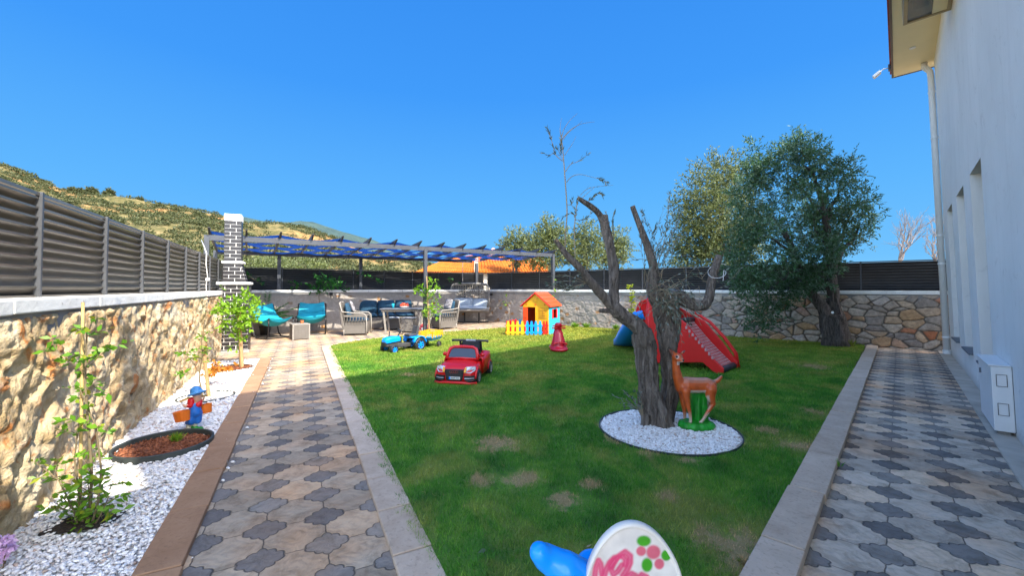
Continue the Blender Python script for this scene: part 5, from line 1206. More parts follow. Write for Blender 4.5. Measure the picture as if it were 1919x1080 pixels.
ottoman('lower wicker stool half hidden under the left end of the patio table', G(738, 618), R(8), .40, .36)
# low wicker cube table between the turquoise chairs
wc = thing('wicker_side_table', 'grey wicker cube side table between the two turquoise chairs', 'side table', G(562, 636), R(38))
MB().box((0, 0, .21), (.42, .42, .38), taper=1.02).build('woven_body', M_wick, wc, bevel=.01); MB().box((0, 0, .415), (.44, .44, .025)).build('tabletop', M_rat, wc, bevel=.006)
for sx in (-1, 1):
    for sy in (-1, 1): MB().box((sx*.2, sy*.2, .2), (.03, .03, .4)).build('leg', M_rat, wc)
tp = thing('terracotta_pot', 'tiny terracotta pot on the wicker cube side table', 'pot', G(562, 636)+Vector((.06, 0, .428)))
MB().tube([(0, 0, 0), (0, 0, .09), (0, 0, .09), (0, 0, .03)], [.035, .05, .042, .03], 12).build('pot', M('terracotta', (.45, .14, .05, 1), .8), tp, smooth=False)
# turquoise folding swing chairs: frame of bent tube, slung padded seat. local faces -Y
def sling(label, loc, rz, w_=.62, swap=False):
    o = thing('turquoise_chair', label, 'chair', loc, rz, 'turquoise sling chairs')
    prof = [(.46, .86), (.42, .72), (.33, .56), (.20, .44), (.02, .375), (-.16, .38), (-.32, .44), (-.42, .50)]
    top = []; bot = []
    n = 9
    for side, off in ((top, .045), (bot, -.045)):
        for (y, z) in prof:
            row = []
            for k in range(n):
                a = -1+2*k/(n-1); lift = .13*abs(a)**2.2*(1-abs(y-.02)*.7)
                th = off*(1-abs(a)**4*.8)*(1+.12*math.cos(y*38))
                row.append(Vector((a*w_/2*(1+.08*math.sin(z*4)), y-th*.5, z+lift+th)))
            side.append(row)
    mb = MB(); mb.loft(top, cap=False); mb.loft([r[::-1] for r in bot], cap=False)
    for rows in (0, -1): mb.loft([top[rows], bot[rows]] if rows else [bot[rows], top[rows]], cap=False)
    mb.loft([[top[i][0], bot[i][0]] for i in range(len(prof))], cap=False); mb.loft([[bot[i][-1], top[i][-1]] for i in range(len(prof))], cap=False)
    mb.build('padded_seat', M_turq, o, smooth=True)
    m2 = MB()
    for (y, z) in ((.35, .60), (.0, .42)): m2.tube([(-w_*.42, y-.045, z+.12), (-w_*.2, y-.05, z+.055), (w_*.2, y-.05, z+.055), (w_*.42, y-.045, z+.12)], .008, 6)
    m2.build('seam', M_turq, o, smooth=True)
    for s in (-1, 1):
        f = MB(); x = s*(w_/2+.04)
        f.tube([(x, .49, .90), (x, .42, .70), (x, .30, .35), (x, .22, .12), (x, .10, .02), (x, -.20, .02), (x, -.36, .05), (x, -.43, .18), (x, -.44, .40), (x, -.43, .54)], .018, 8)
        f.build('side_frame', M_blkm, o, smooth=True)
        MB().tube([(x, -.43, .53), (x, -.43, .58)], .024, 8).build('end_cap', M_blkm, o)
    MB().tube([(-w_/2-.04, .49, .90), (w_/2+.04, .49, .90)], .016, 8).build('top_bar', M_blkm, o); MB().tube([(-w_/2-.04, -.3, .02), (w_/2+.04, -.3, .02)], .016, 8).build('foot_bar', M_blkm, o)
    return o
sling('turquoise padded sling chair seen from its side beside the black brick chimney', G(509, 634)+Vector((.0, .0, 0)), R(62), .62)
sling('turquoise padded sling chair facing the lawn left of the curved shrub stem', G(584, 626.5)+Vector((0, .0, 0)), R(24), .70)
# potted palm behind the first chair
pp_ = thing('potted_palm', 'dark green palm in a black pot behind the turquoise chair by the chimney', 'potted plant', G(493, 629)+Vector((0, .1, 0)))
MB().tube([(0, 0, 0), (0, 0, .28)], [.12, .16], 16).build('pot', M_blkm, pp_, smooth=False)
mb = MB(); lp = []; ld = []
for k in range(20):
    a = k*2.4+.3; el = random.uniform(.5, 1.35); L = random.uniform(.55, .95); pts = []
    for j in range(7):
        s = j/6; r = L*s*math.cos(el)*(1+.3*s); z = .30+.25*s+L*s*math.sin(el)-.35*s*s*math.cos(el); pts.append(Vector((math.cos(a)*r, math.sin(a)*r, z)))
    mb.tube(pts, [.008*(1-.8*i/6) for i in range(7)], 5)
    for j in range(2, 7):
        for m in range(5):
            p = pts[j-1].lerp(pts[j], m/5); t_ = (pts[j]-pts[j-1]).normalized(); sd = t_.cross(Vector((0, 0, 1))).normalized()
            for sg in (-1, 1): lp.append(tuple(p)); ld.append(tuple(t_*.7+sd*sg*.8+Vector((0, 0, .1))))
mb.build('stem', M_stem, pp_); V, Fc = leaves(np.array(lp), np.array(ld), .17, .022, .25); npmesh('fronds', V, Fc, M_drk, pp_, world=False)
# wicker swing seat
sw = thing('wicker_swing', 'wide grey rattan hanging swing seat with pale cushions at the wall corner', 'swing', G(881, 605)+Vector((0, .0, 0)), R(2))
W2 = .76
MB().tube([(-W2, -.05, .62), (-W2-.02, .02, 1.05), (-W2+.0, .06, 1.42), (-W2+.10, .08, 1.55), (0, .09, 1.58), (W2-.10, .08, 1.55), (W2, .06, 1.42), (W2+.02, .02, 1.05), (W2, -.05, .62)], .042, 10).build('back_hoop', M_rat, sw, smooth=True)
mb = MB()
for k in range(9): z = .66+k*.105; mb.tube([(-W2, .02, z), (0, .13, z), (W2, .02, z)], .016, 6)
for k in range(15): x = -W2+.1+k*(2*W2-.2)/14; mb.tube([(x, .03, .58), (x, .10*(1-abs(x/W2)**2)+.05, 1.05), (x, .09, 1.545)], .014, 6)
mb.build('back_lattice', M_rat, sw)
mb = MB(); mb.loft([[Vector((x*(W2+.02), y, z)) for x in (-1, -.9, -.5, 0, .5, .9, 1)] for y, z in ((.10, .56), (-.15, .44), (-.48, .45), (-.58, .52))], cap=False); mb.build('seat_shell', M_wick, sw, smooth=True, solid=.05)
MB().tube([(-W2-.01, .0, .62), (-W2, -.52, .56), (-.4, -.6, .53), (.4, -.6, .53), (W2, -.52, .56), (W2+.01, .0, .62)], .035, 10).build('front_rim', M_rat, sw, smooth=True)
mb = MB(); cushion(mb, (0, -.24, .61), (1.44, .62, .16)); mb.build('seat_cushion', M_pale, sw, smooth=True)
mb = MB(); cushion(mb, (-.30, .02, .80), (.90, .40, .18), R(75), R(6)); mb.build('pillow', M_pale, sw, smooth=True); mb = MB(); cushion(mb, (.40, .0, .78), (.62, .38, .18), R(72), R(-8)); mb.build('pillow', M_pale, sw, smooth=True)
for x in (-.30, .32): MB().tube([(x, .10, 1.57), (x, .05, 2.50)], .012, 6).build('hanging_rod', M_rat, sw)
for x in (-.22, .36): MB().bar((x, .15, .0), (x, .15, 1.52), .05, .05).build('stand_post', M_blkm, sw)
MB().bar((-.85, -.05, .03), (.75, -.05, .03), .05, .05).build('stand_foot', M_blkm, sw)
for x in (-.62, .38): MB().bar((x, -.35, .025), (x, .3, .025), .05, .04).build('stand_foot', M_blkm, sw)
# loose small things
jb = P(921, 552, 17.0); o = thing('junction_box', 'small black junction box on the wall right of the wicker swing', 'junction box', P(921, 552, 16.7)); MB().box((0, 0, 0), (.10, .06, .10), rz=.6).build('box', M_blkm, o, bevel=.008); MB().tube([(0, -.02, -.05), (0, -.02, -.12)], .008, 6).build('cable', M_blkm, o)
o = thing('junction_box', 'small black junction box on the wall right of the curved shrub stem', 'junction box', P(621, 551, 13.55)); MB().box((0, 0, 0), (.10, .06, .10), rz=.6).build('box', M_blkm, o, bevel=.008); MB().tube([(0, -.02, -.05), (0, -.02, -.12)], .008, 6).build('cable', M_blkm, o)
# cable and socket on the left fence by the pergola
o = thing('power_cable', 'white power cable with a small socket box hanging from the pergola by the left fence', 'cable', P(388, 545, 7.6))
def cq(px, py): return P(px, py, 7.55)+Vector((.03, -.02, 0))
MB().tube([P(378, 450, 9.5), P(383, 462, 8.6), cq(386, 475), cq(385, 495), cq(388, 520), cq(385, 535), cq(386, 545)], .007, 6).build('wire', M_wht, o, True, smooth=True)
MB().box(cq(388, 524), (.05, .05, .05)).build('socket_box', M_wht, o, True, bevel=.006)

# ================================================================= toys on the lawn
M_red = M('glossy_red_plastic', (.62, .006, .008, 1), .28, var=.06, vs=3, spec=.6)
M_redm = M('matt_red_plastic', (.66, .008, .006, 1), .5, var=.12, vs=3)
M_blu = M('bright_blue_plastic', (.0, .27, .90, 1), .3, var=.06, vs=3)
M_blk2 = M('black_plastic', (.018, .018, .02, 1), .5, var=.2)
M_gry2 = M('dark_grey_plastic', (.05, .05, .052, 1), .55, var=.2)
M_yl = M('yellow_plastic', (.80, .40, .01, 1), .4, var=.08)
M_lb = M('sky_blue_plastic', (.03, .42, .70, 1), .4, var=.08)
M_orr = M('orange_red_plastic', (.75, .07, .01, 1), .4, var=.08)
M_sil = M('silver_plastic', (.55, .56, .58, 1), .3, .6, var=.1)
M_lens = M('clear_headlight', (.62, .64, .68, 1), .12, .3, var=.2, vs=20)
M_amb = M('amber_lens', (.80, .36, .01, 1), .2)
M_tint = M('tinted_windscreen', (.020, .026, .045, 1), .06, var=.05, spec=.8)
# ---- red ride-on car: local -Y is forward, x to the right of the picture
car = thing('toy_car', 'glossy red ride-on toy car with silver wheels standing on the shaded grass', 'toy car', G(862, 718)+Vector((0.05, .33, 0)), R(-11)); 
def mirror_secs(prof): return [Vector(p) for p in prof]+[Vector((-p[0], p[1], p[2])) for p in prof[::-1]]
secs = []
#          y     halfwidth  zbot  zlow  zmid  zsh   ztop
for (y, hw, zb_, zm, zs, zt_) in [(-.535, .20, .09, .13, .17, .19), (-.52, .255, .06, .13, .215, .235), (-.47, .290, .045, .15, .25, .272), (-.38, .305, .05, .17, .272, .300), (-.24, .300, .05, .19, .292, .325), (-.12, .292, .05, .20, .30, .340), (.02, .285, .05, .20, .300, .315), (.18, .292, .05, .20, .325, .335), (.32, .305, .05, .20, .345, .365), (.44, .295, .06, .20, .33, .350), (.52, .25, .09, .18, .28, .300), (.54, .20, .12, .18, .25, .26)]:
    secs.append(mirror_secs([(0, y, zt_), (hw*.45, y, zt_), (hw*.80, y, zs+.012), (hw*.985, y, zs-.03), (hw, y, zm), (hw*.97, y, zb_+.02), (hw*.85, y, zb_)])[0:14])
body = MB().loft([[s[i] for i in range(14)] for s in secs], cap=True, close=True).build('body', M_red, car, smooth=True, sub=2)
mb = MB(); mb.loft([[Vector((x*.20, y, z)) for x in (-1, 1)] for y, z in ((-.05, .345), (.28, .372))], cap=False); mb.build('cockpit', M_blk2, car)
# windscreen arch and glass
arch = [(-.245, -.19, .318), (-.232, -.15, .40), (-.205, -.115, .470), (-.15, -.10, .492), (0, -.095, .500), (.15, -.10, .492), (.205, -.115, .470), (.232, -.15, .40), (.245, -.19, .318)]
MB().tube(arch, .026, 10).build('windscreen_frame', M_red, car, smooth=True)
MB().add([(-.23, -.185, .325), (.23, -.185, .325), (.222, -.145, .41), (.195, -.112, .475), (-.195, -.112, .475), (-.222, -.145, .41)], [(0,1,2,3,4,5)]).build('windscreen', M_tint, car, solid=.006)
MB().tube([(-.235, -.195, .33), (0, -.215, .343), (.235, -.195, .33)], .016, 8).build('windscreen_sill', M_red, car, smooth=True)
for s in (-1, 1):
    mb = MB(); mb.sph((s*.298, -.11, .385), .036, (1, .6, .85)); mb.tube([(s*.23, -.10, .35), (s*.29, -.11, .375)], .013, 8); mb.build('mirror', M_red, car, smooth=True)
    # door side swell
    mb = MB(); mb.loft([[Vector((s*(x), y, z)) for x, z in ((.20, zz_+.005), (.288, zz_), (.302, zz_-.05), (.300, .11))] for y, zz_ in ((-.12, .335), (.0, .335), (.12, .35), (.25, .385), (.36, .375))], cap=False); mb.build('door', M_red, car, smooth=True, solid=.012)
    # headlight: clear lens with amber inner corner
    pl = [(.155, -.490, .265), (.235, -.475, .272), (.285, -.445, .262), (.292, -.455, .215), (.245, -.510, .190), (.150, -.528, .192)]
    hl = MB().prism([(i, 0) for i in range(1)], lambda a, b, c: Vector((0, 0, 0)), 0, 0) if False else MB()
    vs = [Vector((s*x, y-.012, z)) for x, y, z in pl]; vb = [Vector((s*x, y+.03, z)) for x, y, z in pl]; n = 6
    f = [tuple(range(n)), tuple(range(2*n-1, n-1, -1))]+[(i, i+n, (i+1) % n+n, (i+1) % n) for i in range(n)]
    h_ = hl.add(vs+vb, f).build('headlight', M_lens, car, bevel=.004)
    va = [Vector((s*x, y-.02, z)) for x, y, z in ((.150, -.491, .258), (.180, -.489, .262), (.172, -.525, .196), (.142, -.530, .196))]
    MB().add(va, [(0, 1, 2, 3)]).build('indicator', M_amb, h_, solid=.008)
    m2 = MB(); [m2.sph((s*(.215+.04*k), -.497+.016*k, .232), .015, (1, .5, 1.2), 8, 6) for k in range(2)]; m2.build('bulb', M_sil, h_, smooth=True)
    # lower intakes
    va = [Vector((s*x, y, z)) for x, y, z in ((.145, -.540, .150), (.285, -.492, .150), (.292, -.490, .085), (.215, -.528, .070), (.150, -.540, .085))]
    MB().add(va, [(0, 1, 2, 3, 4)]).build('air_intake', M_blk2, car, solid=.03)
    MB().tube([(s*.155, -.553, .115), (s*.225, -.54, .113), (s*.285, -.505, .115)], .005, 6).build('intake_fin', M_sil, car)
g_ = MB().prism([(-.130, .235), (.130, .235), (.140, .215), (.122, .095), (.105, .080), (-.105, .080), (-.122, .095), (-.140, .215)], lambda a, b, c: Vector((a, -.555+c, b)), 0, .06).build('grille', M_blk2, car, bevel=.004)
mb = MB()
for k in range(6): mb.box((0, -.5575, .215-k*.017), (.235, .006, .005))
for k in range(9): mb.box((-.10+k*.025, -.557, .18), (.004, .005, .09))
mb.build('grille_mesh', M_gry2, g_)
mb = MB()
def ringt(c, r, w_, ny=-1): return [Vector(c)+Vector((math.cos(a)*r, 0, math.sin(a)*r)) for a in np.linspace(0, 2*math.pi, 17)]
for k in range(4): mb.tube(ringt((-.045+k*.03, -.564, .205), .018, 0), .003, 5)
mb.build('emblem_rings', M('dull_red_chrome', (.30, .06, .05, 1), .3, .5), g_)
pl_ = MB().box((0.012, -.566, .118), (.165, .008, .036)).build('number_plate', M_wht, g_, bevel=.002)
MB().box((-.058, -.571, .118), (.022, .003, .034)).build('plate_band', M_blu, g_)
def text(txt, size, mat, parent, m, name='lettering', ext=.0008):
    cu = bpy.data.curves.new(name, 'FONT'); cu.body = txt; cu.size = size; cu.extrude = ext; cu.align_x = 'CENTER'; cu.align_y = 'CENTER'; cu.materials.append(mat)
    o = bpy.data.objects.new(name, cu); COL.objects.link(o)
    dg = bpy.context.evaluated_depsgraph_get(); me = bpy.data.meshes.new_from_object(o.evaluated_get(dg)); bpy.data.objects.remove(o)
    q = bpy.data.objects.new(name, me); COL.objects.link(q); q.parent = parent; q.matrix_local = m; return q
text('BBBB·RRR', .030, M_blk2, pl_, Matrix.Translation((.024, -.5715, .118)) @ Matrix.Rotation(R(90), 4, 'X'))
MB().box((0, -.525, .045), (.30, .03, .05)).build('bumper_opening', M_blk2, car, bevel=.008)
MB().tube([(-.31, -.47, .035), (-.22, -.535, .035), (-.14, -.55, .05), (.14, -.55, .05), (.22, -.535, .035), (.31, -.47, .035)], .022, 8).build('bumper_lip', M_red, car, smooth=True)
def wheel(par, name, c, r, w_, tm, rm, axis='x', spokes=5, hub=None, tread=0):
    """tyre with rim and spokes; name child of par"""
    c = Vector(c); ax = {'x': Vector((1, 0, 0)), 'y': Vector((0, 1, 0))}[axis]; u = Vector((0, 0, 1)); v_ = ax.cross(u)
    o = bpy.data.objects.new(name, bpy.data.meshes.new(name)); 
    mb = MB(); n = 28; prof = [(r*.62, -w_/2), (r*.9, -w_/2), (r, -w_*.34), (r, w_*.34), (r*.9, w_/2), (r*.62, w_/2)]
    mb.loft([[c+(u*math.cos(2*math.pi*k/n)+v_*math.sin(2*math.pi*k/n))*(a*(1+(.05 if tread and k % 2 and a > r*.95 else 0)))+ax*b for a, b in prof] for k in range(n)]+[[c+u*a+ax*b for a, b in prof]], cap=False)
    tyre = mb.build(name, tm, par, smooth=False)
    mb = MB(); mb.cyl(c-ax*w_*.36, c+ax*w_*.36, r*.63, n=24); dk = mb.build('rim', rm if spokes == 0 else M_blk2, tyre)
    if spokes:
        mb = MB()
        for sg in (-1, 1):
            f = ax*sg*w_*.44
            for k in range(spokes):
                a = 2*math.pi*k/spokes+.3; d = u*math.cos(a)+v_*math.sin(a); mb.bar(c+f*.95, c+f*.95+d*r*.60, r*.15, w_*.12, up=tuple(ax) if abs(d.dot(ax)) < .9 else (0, 0, 1))
            mb.cyl(c+f*.7, c+f*1.08, r*.16, n=12)
            ring = [c+f*.9+(u*math.cos(q)+v_*math.sin(q))*r*.62 for q in np.linspace(0, 2*math.pi, 25)]; mb.tube(ring, r*.055, 6, cap=False)
        mb.build('spokes', rm, tyre)
    return tyre
for s in (-1, 1):
    wheel(car, 'wheel', (s*.288, -.36, .105), .105, .075, M_blk2, M_sil, spokes=5); wheel(car, 'wheel', (s*.290, .34, .105), .105, .075, M_blk2, M_sil, spokes=5)
    for y in (-.36, .34):
        MB().tube([(s*.300, y+.125*math.cos(a), .105+.125*math.sin(a)) for a in np.linspace(.0, math.pi, 12)], .016, 7).build('wheel_arch', M_red, car, smooth=True)
        MB().cyl((s*.20, y, .105), (s*.296, y, .105), .122, n=20).build('wheel_well', M_blk2, car)
MB().tube([(-.14, .02, .40)]+[(math.cos(a)*.115-.03, .0-.03*math.sin(a), .43+.075*math.sin(a)) for a in np.linspace(math.pi, -math.pi, 18)], .012, 7).build('steering_wheel', M_blk2, car, smooth=True)
mb = MB(); mb.box((0, .20, .40), (.30, .20, .07)); mb.box((0, .30, .45), (.32, .06, .16), m=Matrix.Rotation(R(-12), 3, 'X')); mb.build('seat', M_blk2, car, bevel=.02)
rb = MB().tube([(-.30, .24, .548), (-.26, .24, .552), (0, .24, .556), (.26, .24, .552), (.30, .24, .548)], [.024, .018, .018, .018, .024], 10).build('push_bar', M_gry2, car, smooth=True)
MB().box((.02, .225, .558), (.16, .05, .026)).build('push_bar_grip', M_sil, rb, bevel=.006)
for s in (-1, 1): MB().bar((s*.17, .25, .545), (s*.17, .31, .36), .028, .028).build('push_bar_post', M_blk2, rb)

# ---- blue pedal tractor: local +X forward
T0 = G(752, 660)+Vector((0, .12, 0)); th_ = math.atan2(-.70, -.62)
tr = thing('toy_tractor', 'blue pedal tractor with black tyres on the sunlit grass', 'toy tractor', T0, th_)
mb = MB(); mb.loft([[Vector((x, a*hw, z)) for a, z in ((-1, zl), (-1, zl+(zh-zl)*.7), (-.7, zh), (.7, zh), (1, zl+(zh-zl)*.7), (1, zl))] for x, hw, zl, zh in ((.10, .085, .24, .345), (.22, .095, .23, .35), (.36, .10, .22, .345), (.44, .095, .21, .325), (.475, .07, .22, .29))], close=True); mb.build('bonnet', M_blu, tr, sub=0, bevel=.015)
MB().box((.465, 0, .20), (.03, .17, .08)).build('front_grille', M_blk2, tr, bevel=.006)
MB().box((.10, 0, .28), (.06, .16, .12)).build('dashboard', M_blk2, tr, bevel=.01)
mb = MB(); mb.box((.26, 0, .185), (.40, .13, .09)); mb.box((0, 0, .14), (.34, .15, .085)); mb.box((.33, 0, .15), (.10, .26, .05)); mb.build('chassis', M_gry2, tr, bevel=.012)
for s in (-1, 1): MB().sph((.43, s*.06, .29), .02, (.6, 1, 1)).build('headlight', M_lens, tr, smooth=True)
MB().tube([(.30, -.05, .34), (.30, -.05, .46)], .014, 8).build('exhaust', M_gry2, tr)
cw = Vector((.06, 0, .44)); mb = MB(); mb.tube([cw+Vector((math.sin(a)*.035*1.2, math.cos(a)*.085, math.sin(a)*.055)) for a in np.linspace(0, 2*math.pi, 20)], .011, 7); mb.tube([(.12, 0, .34), cw], .012, 7); mb.bar(cw-Vector((0, .08, 0)), cw+Vector((0, .08, 0)), .015, .01); mb.build('steering_wheel', M_blk2, tr)
mb = MB()
for s in (-1, 1):
    y = s*.17; pr = [(-.32+math.cos(a)*.165, .145+math.sin(a)*.175) for a in np.linspace(.25, math.pi-.1, 10)]
    mb.loft([[Vector((x, y-.065, z)), Vector((x, y+.065, z))] for x, z in pr], cap=False)
mb.build('mudguard', M_blu, tr, smooth=True, solid=.014)
MB().box((-.27, 0, .300), (.30, .34, .035)).build('rear_deck', M_blu, tr, bevel=.012)
MB().box((-.20, 0, .345), (.20, .20, .05)).build('seat', M_gry2, tr, bevel=.015)
MB().box((-.34, 0, .435), (.05, .19, .20), m=Matrix.Rotation(R(-12), 3, 'Y')).build('seat_back', M_gry2, tr, bevel=.015)
for s in (-1, 1):
    wheel(tr, 'front_wheel', (.33, s*.18, .092), .092, .085, M_blk2, M_blu, 'y', 6, tread=1); wheel(tr, 'rear_wheel', (-.32, s*.19, .135), .135, .10, M_blk2, M_blu, 'y', 6, tread=1)
    MB().bar((.02, s*.09, .11), (.02, s*.16, .10), .05, .02).build('pedal', M_blk2, tr)
# ---- trailer
TRc = G(808, 652)+Vector((0, .03, 0)); dirt_ = Vector((math.cos(th_), math.sin(th_), 0))
tl_ = thing('toy_trailer', 'small blue toy trailer with yellow slatted sides hitched behind the tractor', 'toy trailer', TRc, th_+R(25))
mb = MB(); mb.add([(-.20, -.13, .19), (.22, -.13, .19), (.22, .13, .19), (-.20, .13, .19), (-.24, -.17, .265), (.26, -.17, .265), (.26, .17, .265), (-.24, .17, .265)], [(0,3,2,1), (0,1,5,4), (1,2,6,5), (2,3,7,6), (3,0,4,7)]); mb.build('tray', M('petrol_blue_plastic', (.03, .21, .36, 1), .4), tl_, solid=.012)
for (p, q) in (((-.24, -.17), (.26, -.17)), ((-.24, .17), (.26, .17)), ((-.24, -.165), (-.24, .165)), ((.26, -.165), (.26, .165))):
    mb = MB()
    for z in (.305, .345, .385): mb.bar((*p, z), (*q, z), .012, .020)
    for k in range(5 if p[1] == q[1] else 3):
        s = k/(4 if p[1] == q[1] else 2); mb.box((lerp(p[0], q[0], s), lerp(p[1], q[1], s), .33), (.020, .020, .15))
    mb.build('slatted_side', M_yl, tl_)
for s in (-1, 1): wheel(tl_, 'wheel', (-.08, s*.165, .075), .075, .06, M_blk2, M_gry2, 'y', 0, tread=1)
MB().bar((.22, 0, .19), (.44, -.08, .17), .03, .03).build('drawbar', M_blk2, tl_)

# ---- playhouse: local front faces -Y, x right
ph0 = Vector((1.08, 12.30, 0)); phr = R(-27)
ph = thing('playhouse', 'colourful plastic playhouse with orange roof and picket fence in front of the wall', 'playhouse', ph0+Vector((-.40*math.cos(phr)*1.0-.42*math.sin(phr)*1, -.40*math.sin(phr)+.42*math.cos(phr), 0)), phr)
PW, PD, PE, PA = .42, .44, .86, 1.24
def wallpoly(outer, holes_boxes, y, mat, name, th=.03):
    pass
mb = MB()    # front wall: yellow, door opening at left, closed shutter at right
def slab(mb, x0, x1, z0, z1, y=-PD, t_=.03): mb.box(((x0+x1)/2, y, (z0+z1)/2), (x1-x0, t_, z1-z0))
slab(mb, .10, PW, 0, .48); slab(mb, -.01, .10, 0, .82); slab(mb, PW-.05, PW, .48, .82); mb.prism([(-PW, .821), (PW, .821), (PW, .87), (0, PA-.02), (-PW, .87)], lambda a, b, c: Vector((a, -PD+c, b)), -.015, .015)
fw = mb.build('front_wall', M_yl, ph)
mb = MB(); slab(mb, -PW, -PW+.15, 0, .82); slab(mb, -PW+.02, -PW+.13, .50, .70, -PD-.02, .012); mb.build('door', M_orr, ph)
mb = MB(); slab(mb, .10, PW-.05, .481, .82, -PD-.012, .02); slab(mb, .15, PW-.10, .53, .77, -PD-.026, .01)
mb.build('shutter', M('deep_yellow_plastic', (.62, .30, .01, 1), .4), ph)
mb = MB(); [mb.box((.235, -PD-.033, z), (.16, .006, .008)) for z in (.58, .65, .72)]; mb.box((.235, -PD-.034, .65), (.008, .006, .20)); mb.build('shutter_groove', M('groove_brown', (.35, .14, .01, 1), .5), ph)
mb = MB(); mb.tube(ringt((0, -PD-.018, 1.045), .055, 0), .014, 7); mb.cyl((0, -PD-.02, 1.045), (0, -PD-.005, 1.045), .05, n=18); mb.build('gable_disc', M_yl, ph, smooth=False)
mb = MB(); [mb.cyl((x, -PD-.026, .90), (x, -PD-.010, .90), .018, n=10) for x in (-.30, 0, .30)]; mb.build('gable_knob', M_redm, ph)
mb = MB(); mb.box((PW, 0, .24), (.03, 2*PD, .48)); mb.box((PW, -PD+.12, .66), (.03, .22, .36)); mb.box((PW, PD-.12, .66), (.03, .22, .36)); mb.box((PW, 0, .80), (.03, 2*PD-.48, .08)); mb.build('side_wall', M_lb, ph)
mb = MB(); mb.box((PW+.022, -.16, .62), (.015, .11, .28)); mb.box((PW+.022, .16, .62), (.015, .11, .28)); mb.build('side_shutter', M_redm, ph, bevel=.02)
MB().box((-PW, 0, .42), (.03, 2*PD-.04, .84)).build('side_wall', M_orr, ph)
mb = MB(); slab(mb, -PW, -.1, 0, .84, PD); slab(mb, .1, PW, 0, .84, PD); slab(mb, -.1, .1, 0, .45, PD); mb.prism([(-PW, .841), (PW, .841), (0, PA-.03)], lambda a, b, c: Vector((a, PD+c, b)), -.015, .015); mb.build('rear_wall', M_redm, ph)
mb = MB()
for s in (-1, 1):
    mb.prism([(0, PA), (s*(PW+.07), .835), (s*(PW+.07), .865), (0, PA+.035)], lambda a, b, c: Vector((a, c, b)), -PD-.05, PD+.05)
    for k in range(3): x = s*(.12+.13*k); z = PA+.035-(PA-.83)*(abs(x)/(PW+.07)); mb.box((x, 0, z+.002), (.02, 2*PD+.08, .02))
rf = mb.build('roof', M_orr, ph)
mb = MB(); [mb.bar((0, -PD-.055, PA+.005), (s*(PW+.07), -PD-.055, .84), .02, .05, (0, 1, 0)) for s in (-1, 1)]; mb.build('bargeboard', M_redm, ph)
def pickets(name, p, q, n, mat, h=.42):
    mb = MB(); p = Vector((*p, 0)); q = Vector((*q, 0)); d = (q-p).normalized(); nr = Vector((-d.y, d.x, 0)); W_ = (q-p).length/n
    for k in range(n):
        c = p+d*W_*(k+.5); w_ = W_*.62
        mb.prism([(-w_/2, .03), (w_/2, .03), (w_/2, h-.05), (w_*.28, h-.05), (w_*.42, h-.015), (w_*.22, h+.01), (-w_*.22, h+.01), (-w_*.42, h-.015), (-w_*.28, h-.05), (-w_/2, h-.05)], lambda a, b, e: c+d*a+nr*e+Vector((0, 0, b)), -.012, .012)
    for z in (.10, h-.13): mb.bar(p+Vector((0, 0, z)), q+Vector((0, 0, z)), .034, .045)
    mb.build(name, mat, ph)
FY = -PD-.46
# fence row runs across the picture in front of the house
pickets('picket_fence', (-.66, FY-.22), (-.16, FY+.02), 4, M_yl); pickets('picket_fence', (-.15, FY+.03), (.30, FY+.25), 4, M_blu, .42)
pickets('picket_fence', (.31, FY+.25), (.41, -PD-.04), 2, M_redm); pickets('picket_fence', (-.67, FY-.20), (-.70, -PD+.15), 4, M_redm); pickets('picket_fence', (-.69, -PD+.2), (-PW-.02, -PD+.25), 2, M_lb)

# ---- red rocking toy seen end on
rt = thing('rocking_toy', 'shiny dark red rocking toy with handle pegs standing end-on in the middle of the lawn', 'rocking toy', G(1048, 661)+Vector((0, .08, 0)), R(6))
mb = MB()
for (z, y, hx, hy) in ((.07, -.05, .20, .25), (.10, .05, .20, .30)): mb.sph((0, y, z), 1, (hx, hy, .07), 20, 10)
mb.loft([[Vector((math.cos(a)*hx, math.sin(a)*hy+cy, z)) for a in np.linspace(0, 2*math.pi, 20, endpoint=False)] for z, hx, hy, cy in ((.06, .18, .22, 0), (.16, .17, .20, 0), (.24, .145, .18, .0), (.34, .115, .14, .02), (.42, .105, .11, .04), (.46, .085, .10, .05), (.50, .08, .09, .05), (.56, .085, .10, .03), (.61, .075, .09, .02), (.635, .05, .06, .02))], close=True)
mb.build('body', M('dark_red_plastic', (.48, .006, .018, 1), .25, var=.06, spec=.6), rt, remesh=.012, smit=4)
MB().tube([(-.15, -.03, .525), (.15, -.03, .525)], .016, 8).build('handle', M_redm, rt); MB().tube([(-.14, -.03, .575), (.14, -.03, .575)], .012, 8).build('handle', M_redm, rt)
mb = MB(); mb.tube([(-.15, -.20, .17), (-.13, -.19, .21), (0, -.18, .22), (.13, -.19, .21), (.15, -.20, .17)], .014, 8); mb.build('foot_rest', M_redm, rt, smooth=True)
# ---- bamboo post with a small blade
bpz = G(1123, 614); o = thing('bamboo_post', 'short bamboo post with a bent bamboo hook standing at the wall foot', 'post', bpz)
q0 = bpz; MB().tube([q0, P(1121, 573, q0.y)], .025, 8).build('pole', M_bam, o, True, smooth=True); MB().tube([P(1121, 575, q0.y), P(1116, 576, q0.y), P(1114, 582, q0.y), P(1120, 584, q0.y)], .016, 7).build('hook', M_bam, o, True)

